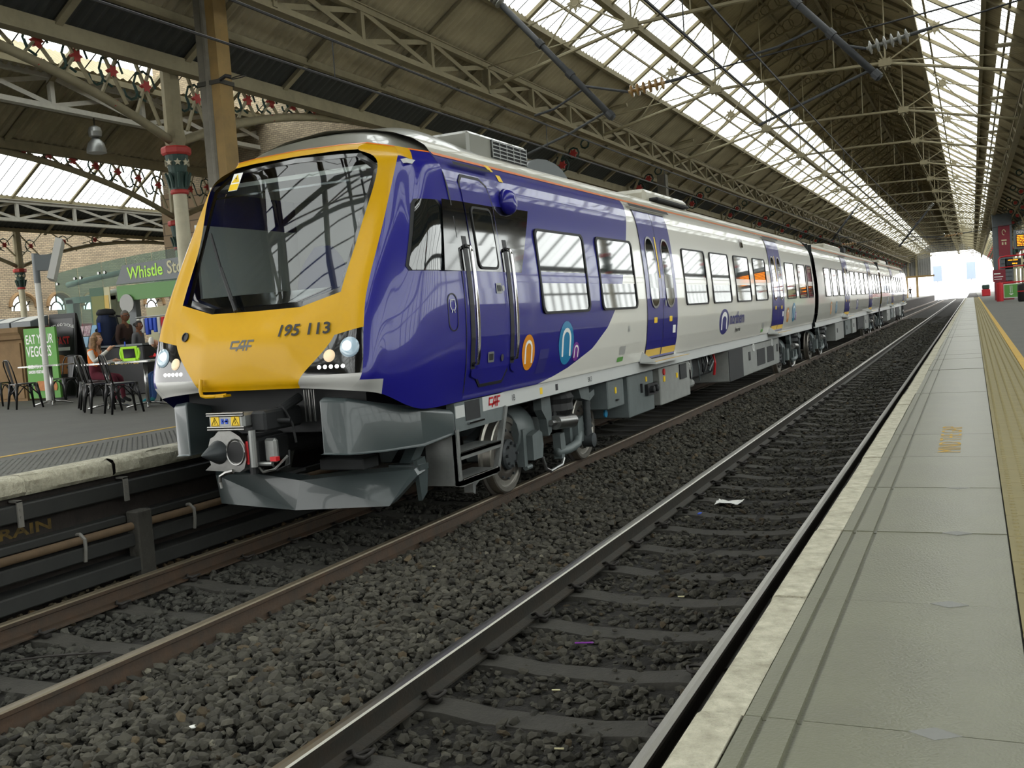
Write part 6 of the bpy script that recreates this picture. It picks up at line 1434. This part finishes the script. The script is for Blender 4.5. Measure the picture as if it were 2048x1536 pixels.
def person(label, pos, rz, J, skin, hair, top, legs, shoes, arms=None, headrot=(0, 0, 0), scale=1.0, hairstyle='short', glasses=False):
    """J: joint positions in a frame that faces +y"""
    arms = arms or top
    order = ['pelvis', 'belly', 'chest', 'neck', 'hipL', 'kneeL', 'ankL', 'toeL', 'hipR', 'kneeR', 'ankR', 'toeR', 'shL', 'elL', 'wrL', 'shR', 'elR', 'wrR']
    rad = dict(pelvis=.125, belly=.115, chest=.13, neck=.05, hipL=.095, kneeL=.06, ankL=.042, toeL=.035, shL=.06, elL=.044, wrL=.03); rad.update({k[:-1] + 'R': v for k, v in list(rad.items()) if k.endswith('L')})
    E = [('pelvis', 'belly'), ('belly', 'chest'), ('chest', 'neck'), ('pelvis', 'hipL'), ('hipL', 'kneeL'), ('kneeL', 'ankL'), ('ankL', 'toeL'), ('pelvis', 'hipR'), ('hipR', 'kneeR'), ('kneeR', 'ankR'), ('ankR', 'toeR'), ('chest', 'shL'), ('shL', 'elL'), ('elL', 'wrL'), ('chest', 'shR'), ('shR', 'elR'), ('elR', 'wrR')]
    lab = [legs, top, skin, legs, legs, legs, shoes, legs, legs, legs, shoes, top, arms, arms, top, arms, arms]
    J = dict(J); J.setdefault('neck', tuple(Vector(J['chest']) + Vector((0, .0, .17))))
    idx = {n: i for i, n in enumerate(order)}
    vs, fs, reg = skin_body([J[n] for n in order], [(idx[a], idx[c]) for a, c in E], [(rad[n], rad[n] * (.8 if n in ('pelvis', 'belly', 'chest') else 1)) for n in order], lab, E)
    mats = []
    def mi(n):
        if n not in mats: mats.append(n)
        return mats.index(n)
    b = MB(); o = 0; b.v = list(vs); b.f = list(fs); b.m = [mi(r) for r in reg]
    # neck and head
    N = Vector(J['neck']); Rh = Matrix.Rotation(headrot[2], 3, 'Z') @ Matrix.Rotation(headrot[0], 3, 'X') @ Matrix.Rotation(headrot[1], 3, 'Y'); hc = N + Rh @ Vector((0, .03, .125))
    b.mi = mi(skin); b.tube([N + Vector((0, -.01, -.06)), N + Rh @ Vector((0, 0, .06))], [.05, .045], 10)
    rows = head_grid(1); b.grid([[hc + Rh @ Vector(p) for p in r + r[:1]] for r in rows])
    for s in (-1, 1): b.tube([hc + Rh @ Vector((s * .072, -.005, -.03)), hc + Rh @ Vector((s * .084, -.012, .0)), hc + Rh @ Vector((s * .078, -.005, .03))], [.008, .012, .008], 6)
    b.mi = mi('white_mark')
    for s in (-1, 1): b.lathe([(0, -.011), (.008, -.008), (.011, 0), (.008, .008), (0, .011)], hc + Rh @ Vector((s * .03, .079, .008)), 'z', 8)
    b.mi = mi('dark_mark')
    for s in (-1, 1): b.lathe([(0, -.006), (.005, 0), (0, .006)], hc + Rh @ Vector((s * .03, .088, .008)), 'z', 6); b.tube([hc + Rh @ Vector((s * .016, .094, .027)), hc + Rh @ Vector((s * .045, .084, .03))], .004, 4)
    if glasses: b.tube([hc + Rh @ Vector(p) for p in ((-.08, .02, .012), (-.05, .088, .012), (0, .1, .014), (.05, .088, .012), (.08, .02, .012))], .006, 4)
    b.mi = mi('lift_maroon'); b.tube([hc + Rh @ Vector((-.022, .086, -.052)), hc + Rh @ Vector((0, .094, -.05)), hc + Rh @ Vector((.022, .086, -.052))], [.003, .006, .003], 5)
    # hands
    b.mi = mi(skin)
    for S, sg in (('L', -1), ('R', 1)):
        w, e = Vector(J['wr' + S]), Vector(J['el' + S]); d = (w - e).normalized(); u = Vector((0, 0, 1)) if abs(d.z) < .8 else Vector((0, 1, 0)); sd = d.cross(u).normalized(); up = sd.cross(d).normalized()
        b.tube([w - d * .02, w + d * .04, w + d * .085], [.028, .036, .03], 8)
        for k, L in enumerate((.062, .075, .07, .052)):
            r0 = w + d * .075 + sd * (k - 1.5) * .018; b.tube([r0, r0 + d * L * .5 - up * .006, r0 + d * L * .85 - up * .028], [.0095, .009, .007], 6)
        r0 = w + d * .03 - sd * .03 * sg; b.tube([r0, r0 + d * .03 - sd * .022 * sg - up * .01, r0 + d * .06 - sd * .024 * sg - up * .022], [.011, .01, .008], 6)
    root = b.mesh('person', mats, True); ob = bpy.data.objects.new('person', root); COL.objects.link(ob); ob.location = pos; ob.rotation_euler = (0, 0, rz); ob.scale = (scale,) * 3
    tag(ob, label, 'person')
    # hair
    h = MB(); rows = head_grid(1, nose=False)
    hr = []
    for i, r in enumerate(rows[:13]):
        row = []
        for k, p in enumerate(r):
            v = Vector(p) * 1.09; front = p[1] > .0; lim = {'short': 7 if not front else 5, 'long': 12 if not (front and abs(p[0]) < .062) else 5, 'tied': 10 if not front else 5}[hairstyle]
            if i > lim: v = Vector(p) * .93
            row.append(hc + Rh @ v)
        hr.append(row + row[:1])
    h.grid(hr)
    if hairstyle == 'long':
        for q in range(9):
            a = PI + PI * q / 8; x, y = .078 * math.cos(a), .085 * math.sin(a) - .01
            h.tube([hc + Rh @ Vector((x, y, .03)), hc + Rh @ Vector((x * 1.1, y * 1.1, -.1)), hc + Vector((x * 1.2, y * 1.15 - .01, -.24)), hc + Vector((x * .9, y * 1.1, -.36))], [.03, .036, .03, .012], 6)
    if hairstyle == 'tied': h.lathe([(0, -.04), (.035, -.02), (.04, .01), (.02, .04), (0, .045)], hc + Rh @ Vector((0, -.11, .03)), 'z', 10)
    ho = h.obj('hair', hair, ob, True)
    return ob
def sit(wr=((-.2, .3, .78), (.2, .3, .78)), el=((-.25, .05, .78), (.25, .05, .78)), lean=.03, kn=.5):
    return dict(pelvis=(0, .02, .55), belly=(0, .0 + lean * .3, .74), chest=(0, .0 + lean, .93), neck=(0, .02 + lean * 1.5, 1.08), hipL=(-.1, .06, .53), kneeL=(-.12, .42, kn), ankL=(-.12, .44, .11), toeL=(-.13, .58, .05), hipR=(.1, .06, .53), kneeR=(.12, .42, kn), ankR=(.12, .44, .11), toeR=(.13, .58, .05), shL=(-.17, lean, .99), elL=el[0], wrL=wr[0], shR=(.17, lean, .99), elR=el[1], wrR=wr[1])
def stand(wr=((-.22, .1, .85), (.22, .1, .85)), el=((-.26, -.02, 1.12), (.26, -.02, 1.12))):
    return dict(pelvis=(0, 0, .96), belly=(0, 0, 1.14), chest=(0, 0, 1.34), neck=(0, .01, 1.5), hipL=(-.1, 0, .92), kneeL=(-.11, .03, .5), ankL=(-.11, -.02, .09), toeL=(-.13, .14, .04), hipR=(.1, 0, .92), kneeR=(.11, .05, .5), ankR=(.11, .0, .09), toeR=(.13, .16, .04), shL=(-.2, 0, 1.42), elL=el[0], wrL=wr[0], shR=(.2, 0, 1.42), elR=el[1], wrR=wr[1])
fr = lambda dx, dy: math.atan2(-dx, dy)
person('long-haired woman in orange top and white jacket sitting at the cafe table', (-13.45, 12.42, PZ + .01), fr(.93, .36), sit(wr=((-.1, .34, .80), (.14, .36, 1.0)), el=((-.24, .1, .76), (.24, .14, .80))), 'skin', 'hair_brown', 'cloth_orange', 'cloth_maroon', 'cloth_black', arms='cloth_white', scale=.93, hairstyle='long')
person('fair-haired boy in khaki coat and blue jeans eating at the table by the train', (-11.85, 12.62, PZ + .01), fr(-.5, -.86), sit(wr=((-.05, .28, 1.02), (.08, .30, .98)), el=((-.24, .12, .84), (.24, .12, .82))), 'skin', 'hair_fair', 'cloth_khaki', 'denim', 'shoe_teal', scale=.96)
man = person('grey-haired man with glasses and brown jacket standing with a large backpack', (-16.5, 16.15, PZ), fr(.98, .2), stand(), 'skin_dark', 'hair_grey', 'cloth_brown', 'cloth_black', 'cloth_black', glasses=True, scale=1.0)
person('child with tied-up dark hair and grey coat standing close to the man', (-16.08, 16.1, PZ), fr(.95, .3), stand(), 'skin_dark', 'hair_dark', 'cloth_grey', 'denim', 'cloth_black', scale=.86, hairstyle='tied')
def build_pack():
    t = thing('backpack', 'large navy and black hiking backpack worn by the standing man', 'backpack', (-16.85, 16.08, PZ + 1.0), fr(.98, .2))
    b = MB(); rows = []
    for k in range(11):
        z = k / 10; w = .2 * (1 - .5 * max(0, z - .8) * 3) * (1 - .35 * max(0, .15 - z) * 5); d = .17 * (1 - .4 * max(0, z - .8) * 4)
        rows.append([(w * math.copysign(abs(math.cos(a)) ** .6, math.cos(a)), -.06 + d * math.copysign(abs(math.sin(a)) ** .6, math.sin(a)), z * .72) for a in [2 * PI * q / 16 for q in range(17)]])
    b.grid(rows); b.obj('sack', 'pack_navy', t, True)
    b = MB(); b.lathe([(.0, 0), (.19, .0), (.2, .05), (.15, .12), (0, .14)], (0, -.06, .68), 'z', 14); b.obj('lid', 'cloth_black', t, True)
    b = MB(); b.bbox(-.12, .12, -.30, -.2, .06, .4, .03); b.obj('pocket', 'cloth_black', t)
    for s in (-1, 1): b = MB(); b.tube([(s * .12, .1, .65), (s * .14, .28, .62), (s * .14, .32, .4), (s * .13, .12, .12)], .02, 6); b.obj('strap', 'cloth_black', t)
    b = MB(); b.box((.21, -.1, .42), (.03, .06, .2)); b.obj('blue_tag', 'bright_blue', t)
build_pack()
def build_woman_things():
    b = MB(); b.lathe([(0, 0), (.012, 0), (.012, .07), (.008, .08), (0, .08)], (0, 0, 0), 'z', 8); o = b.obj('lip_balm', 'bright_blue', loc=(-13.02, 12.72, PZ + .98)); tag(o, 'small blue tube held up in the hand of the woman', 'tube')
    b = MB(); b.lathe([(0, 0), (.035, .0), (.045, .05), (.03, .11), (0, .12)], (0, 0, 0), 'z', 10); o = b.obj('wrapped_sandwich', 'litter_white', loc=(-12.0, 12.28, PZ + .98)); tag(o, 'white wrapped snack held at the mouth of the boy', 'food')
    b = MB(); rows = [[(.06 * i - .12 + RNG.normal(0, .01), .05 * j - .1, .02 + abs(RNG.normal(0, .03))) for i in range(6)] for j in range(5)]; b.grid(rows); o = b.obj('red_bag', 'cloth_red', loc=(-11.8, 12.2, PZ + .75)); tag(o, 'crumpled red bag lying on the table by the boy', 'bag')
build_woman_things()
def build_pendant():
    t = thing('pendant_lamp', 'silver bell-shaped pendant lamp hanging from the lattice girder whitened as if lit', 'lamp', (-16.5, 15.85, 6.1))
    b = MB(); b.cyl((0, 0, .42), (0, 0, .68), .015, 6); b.obj('stem', 'iron_dark', t)
    b = MB(); b.lathe([(.08, .18), (.13, .2), (.14, .3), (.12, .38), (.05, .42)], (0, 0, 0), 'z', 18); b.obj('gear_case', 'alloy', t)
    b = MB(); b.lathe([(.20, -.14), (.195, -.06), (.16, .06), (.1, .13), (.07, .18)], (0, 0, 0), 'z', 22); o = b.obj('shade', 'alloy', t); smooth_fix(o.data, 60)
build_pendant()
# ------------------------------------------------------------------ overhead line equipment
def insulator(b, a, c, n, r, rc=.03):
    a, c = Vector(a), Vector(c); d = (c - a)
    b.tube([a, c], rc, 8)
    u = d.normalized(); R = Vector((0, 0, 1)).rotation_difference(u).to_matrix()
    for k in range(n):
        p = a + d * ((k + .5) / n); m = MB().lathe([(.03, -.02), (r, -.005), (r * 1.0, .012), (.04, .03)], (0, 0, 0), 'z', 16); b.add([p + R @ Vector(q) for q in m.v], m.f)
def build_ole():
    def cantilever(label, top, foot, ins_a, ins_b, arm_pts, wire_end, Y, mi='porcelain_brown'):
        t = thing('line_support', label, 'support', (0, Y, 0))
        b = MB(); b.cyl(top, foot, .055, 12); b.obj('tube', 'tube_dark', t, True)
        T, F_ = Vector(top), Vector(foot)
        for k in (.35, .62, .97): p = T + (F_ - T) * k; b = MB(); d = (F_ - T).normalized(); b.cyl(p - d * .06, p + d * .06, .075, 10); b.obj('clamp', 'tube_dark', t)
        b = MB(); insulator(b, ins_a, ins_b, 6, .105); b.obj('insulator', mi, t, True)
        P = T + (F_ - T) * .72; b = MB(); b.cyl(P, ins_a, .022, 8); b.cyl(ins_b, Vector(ins_b) + (Vector(ins_b) - Vector(ins_a)) * .5, .028, 8); b.obj('link_rod', 'tube_dark', t); b = MB(); b.tube([Vector(ins_b) + (Vector(ins_b) - Vector(ins_a)) * .5, wire_end], .014, 6); b.obj('stay_wire', 'wire_dark', t)
        for pts in arm_pts: b = MB(); b.tube(pts, .022, 8); b.obj('register_arm', 'tube_dark', t)
        b = MB(); insulator(b, T + (T - F_).normalized() * .02, T + (T - F_).normalized() * .55, 7, .1); b.obj('insulator', 'porcelain_grey', t, True)
        return t
    cantilever('dark slanting tube with brown insulator hanging over the train roof', (-7.45, 0, 7.5), (-5.5, 0, 5.22), (-5.2, 0, 5.62), (-4.55, 0, 5.68), [[(-6.0, 0, 5.8), (-6.6, .05, 5.55), (-7.0, .1, 5.5)], [(-5.62, 0, 5.35), (-6.3, -.1, 5.05), (-7.1, -.3, 4.75)]], (1.2, .3, 6.3), 16.8)
    cantilever('grey slanting tube with grey insulator hanging over the empty track', (-3.0, 0, 7.3), (-1.17, 0, 5.2), (-1.35, 0, 5.68), (-.72, 0, 5.78), [[(-2.0, 0, 6.15), (-2.7, .05, 5.95), (-3.2, .1, 5.9)], [(-1.3, 0, 5.35), (-2.1, -.1, 5.05), (-3.0, -.3, 4.7)]], (2.9, .3, 6.4), 16.8, 'porcelain_grey')
    cantilever('distant dark slanting tube over the empty track', (-2.25, 0, 6.6), (-3.9, 0, 4.65), (-1.4, 0, 5.0), (-.4, 0, 5.1), [[(-3.6, 0, 4.8), (-2.6, 0, 5.1), (-1.6, 0, 4.9)]], (2.8, 0, 5.4), 65)
    cantilever('distant dark slanting tube over the train', (-6.1, 0, 6.8), (-7.4, 0, 5.2), (-6.9, 0, 4.9), (-6.0, 0, 4.95), [[(-7.2, 0, 5.4), (-6.2, 0, 5.3)]], (-4, 0, 5.2), 62)
    for lab, x, zm, zc in (('messenger and contact wires strung above the train', XT, 4.68, 4.34), ('messenger and contact wires strung above the empty track', XR, 4.62, 4.15)):
        t = thing('overhead_wires', lab, 'wires', (x, 0, 0))
        b = MB(); b.tube([(0, y, zm + .25 * (((y - 16.8) / 24) ** 2 if y < 41 else ((y - 65) / 24) ** 2)) for y in np.linspace(-10, 112, 40)], .014 if x < -5 else .011, 5); b.obj('messenger_wire', 'wire_dark', t)
        b = MB(); b.tube([(0, -10, zc), (0, 112, zc)], .012, 5); b.obj('contact_wire', 'wire_dark', t)
        for y in (8.4, 13.8, 20, 27, 34, 41): b = MB(); b.cyl((0, y, zc), (0, y, zm + .2 * ((y - 16.8) / 24) ** 2), .006, 4); b.obj('dropper', 'wire_dark', t)
    t = thing('feeder_mast', 'distant square post standing behind the train roof', 'mast', (-9.6, 34.3, PZ)); b = MB(); b.bx(-.15, .15, -.15, .15, 0, 5.6); b.obj('post', 'mast_grey', t); b = MB(); b.bx(-.2, .2, -.2, .2, 0, .2); b.obj('base_plate', 'iron_dark', t)
build_ole()

# ------------------------------------------------------------------ far end of the near platform
def build_right_far():
    t = thing('lift_tower', 'grey lift tower with maroon door panel at the far end of the platform', 'tower', (1.38, 76.0, PZ)); t.scale = (.45, .4, .575)
    b = MB(); b.bx(0, 2.6, 0, 3, 0, 9.9); b.obj('shaft', 'lift_grey', t); b = MB(); b.bx(-.05, 2.65, -.05, 3.05, 9.9, 10.1); b.obj('cap', 'lift_grey', t)
    b = MB(); b.bx(.75, 2.3, -.06, 0, 5.2, 8.7); b.obj('maroon_panel', 'lift_maroon', t)
    b = MB(); b.tube([(1.5 + .22 * math.cos(a), -.07, 7.9 + .3 * math.sin(a)) for a in [q * PI / 5 for q in range(9)]], .05, 5); b.bx(1.15, 1.85, -.08, -.06, 6.9, 7.05); b.bx(1.2, 1.4, -.08, -.06, 6.45, 6.75); b.bx(1.6, 1.8, -.08, -.06, 6.45, 6.75); b.obj('gold_mark', 'sign_cream', t)
    for k in range(8):
        b = MB(); b.bx(1.0, 1.7, -.06, .0, 1.2 + .5 * k, 1.26 + .5 * k); b.bx(1.75, 2.4, -.06, 0, 1.2 + .5 * k, 1.26 + .5 * k); b.obj('louvre', 'under_dark', t)
    b = MB(); b.bx(0, 2.6, -.04, 0, 0, 2.2); b.obj('plinth', 'lift_maroon', t)
    t = thing('red_barrier', 'red tubular gateway with green banner and platform number boards', 'barrier', (1.55, 70.0, PZ)); t.scale = (.72,) * 3
    b = MB(); b.lathe([(.28, 0), (.28, 1.55), (.2, 1.62)], (0, 0, 0), 'z', 14); b.obj('bollard', 'red_paint', t)
    b = MB(); b.tube([(0, 0, 1.5), (0, 0, 3.6), (.12, 0, 3.8), (.6, 0, 3.85), (4.6, 0, 3.9)], .07, 8); b.obj('post', 'red_paint', t); b = MB(); b.cyl((0, 0, 2.9), (4.5, 0, 3.05), .05, 8); b.cyl((.2, 0, 1.55), (2.6, 0, 1.62), .07, 8); b.obj('rail', 'red_paint', t)
    b = MB(); b.bx(.35, 2.3, -.04, .0, .3, 1.4); n = b.obj('banner', 'banner_green', t); b = MB(); b.bx(.3, 2.35, -.02, .02, .24, 1.46); b.obj('banner_edge', 'white_mark', t)
    b = MB(); b.bx(.8, .84, -.06, -.04, .7, 1.3); b.bx(.93, .97, -.06, -.04, .7, 1.3); b.prism([(.7, .62), (.88, .48), (1.07, .62)], 'y', -.06, -.045); b.obj('arrow', 'white_mark', n)
    b = MB(); b.tube([(1.65 + .2 * math.cos(a), -.05, 1.05 + .2 * math.sin(a)) for a in [q * PI / 8 for q in range(16)]], .04, 5, closed=True); b.bx(1.52, 1.78, -.07, -.04, .99, 1.1); b.obj('round_mark', 'white_mark', n)
    b = MB(); b.lathe([(.25, 0), (.25, 1.3), (.2, 1.4)], (2.6, 0, 0), 'z', 12); b.obj('bollard', 'red_paint', t)
    b = MB(); b.bx(-.5, .5, -.1, -.06, 1.7, 2.75); q = b.obj('red_notice', 'lift_maroon', t); b = MB(); b.bx(-.4, .1, -.106, -.1, 2.35, 2.45); b.bx(-.4, .3, -.106, -.1, 2.1, 2.16); b.bx(-.4, .2, -.106, -.1, 1.9, 1.95); b.obj('notice_lines', 'white_mark', q)
    for k in range(5):
        t = thing('red_planter', 'red and green trough beyond the lift tower, %s of the row from the near end' % ('first', 'second', 'third', 'fourth', 'fifth')[k], 'planter', (1.2 + .02 * k, 116 + 4 * k, PZ), group='red troughs beyond the lift'); b = MB(); b.bbox(-.3, .5, 0, 2.6, 0, .7, .04); b.obj('trough', 'red_paint', t); b = MB(); b.bbox(-.25, .45, .05, 2.55, .7, 1.2, .08); b.obj('planting', 'iron_green', t)
    t = thing('departure_board', 'grey departures board with rows of amber text at the right edge', 'display', (2.08, 60.0, 3.75))
    b = MB(); b.bbox(0, 2.2, 0, .3, 0, 1.02, .03); b.obj('case', 'screen_grey', t); b = MB(); b.bx(.12, 2.1, -.01, .0, .1, .76); b.obj('screen', 'screen_black', t)
    text_obj('heading', 'DEPARTURES', .2, 'white_mark', t, lambda u, v: (.14 + u, -.006, .82 + v), 0, .9)
    def led_row(par, x0, x1, z, h):
        b = MB(); x = x0
        while x < x1 - .05:
            w_ = random.uniform(.08, .3); b.bx(x, min(x + w_, x1), -.014, -.011, z, z + h); x += w_ + .035
        b.obj('led_row', 'led_amber', par)
    for k in range(7): led_row(t, .16, 2.05, .68 - .085 * k, .045)
    b = MB(); b.cyl((.9, .15, 1.0), (.9, .15, 2.3), .04, 8); b.cyl((1.9, .15, 1.0), (1.9, .15, 2.3), .04, 8); b.obj('hanger', 'iron_dark', t)
    t = thing('platform_sign', 'cream hanging sign with black display panel and numbers 2 and 4', 'sign', (2.05, 76.0, 2.95))
    b = MB(); b.bbox(0, 2.4, 0, .2, 0, .75, .02); b.obj('board', 'sign_cream', t); b = MB(); b.bx(.1, .98, -.01, 0, .26, .68); b.obj('screen', 'screen_black', t); led_row(t, .45, .75, .34, .07); led_row(t, .2, .85, .58, .05)
    text_obj('sign_letters', 'Way out', .16, 'dark_mark', t, lambda u, v: (.2 + u, -.008, .06 + v), .002)
    for (n_, z) in (('2', .62), ('4', .02)):
        b = MB(); b.bx(1.1, 1.5, -.03, 0, z, z + .4); q = b.obj('number_plate', 'board_black', t); text_obj('number', n_, .36, 'white_mark', q, lambda u, v, z=z: (1.2 + u, -.036, z + .08 + v), .004)
    b = MB(); b.cyl((.3, .1, .75), (.3, .1, 3.3), .03, 8); b.cyl((1.9, .1, .75), (1.9, .1, 3.3), .03, 8); b.obj('hanger', 'iron_dark', t)
    t = thing('litter_bin', 'black rounded litter bin at the right edge of the platform', 'bin', (2.62, 64.0, PZ))
    b = MB(); b.lathe([(.26, 0), (.3, .08), (.31, .8), (.3, .86)], (0, 0, 0), 'z', 20); o = b.obj('drum', 'board_black', t); smooth_fix(o.data); b = MB(); b.lathe([(.31, .86), (.3, .95), (.2, 1.02), (0, 1.04)], (0, 0, 0), 'z', 20); o = b.obj('lid', 'board_black', t); smooth_fix(o.data); b = MB(); b.lathe([(.314, .55), (.314, .62)], (0, 0, 0), 'z', 20); b.obj('band', 'red_paint', t)
    # hints of the yard beyond the roof
    for k, (x, y, w_, h_) in enumerate(((-6.9, 215, 1.6, 6.6), (-.9, 215, 1.6, 6.9), (4.9, 190, 1.2, 4.6))):
        t = thing('distant_mast', ['pale blue blurred hoarding left of the far opening', 'pale blue blurred hoarding in the far opening', 'pale grey cabinet at the end of the platform'][k], 'structure', (x, y, 0)); b = MB(); b.bx(0, w_, 0, .6, 3.6, h_); b.obj('panel', 'outside_blue', t); b = MB(); b.bx(w_ * .45, w_ * .55, .2, .4, -.25, 3.6); b.obj('leg', 'outside_pale', t)
    person('distant person in dark clothes bending on the far platform', (-8.6, 165.0, PZ), fr(.6, -.8), stand(), 'skin', 'hair_dark', 'cloth_black', 'cloth_black', 'cloth_black')
build_right_far()
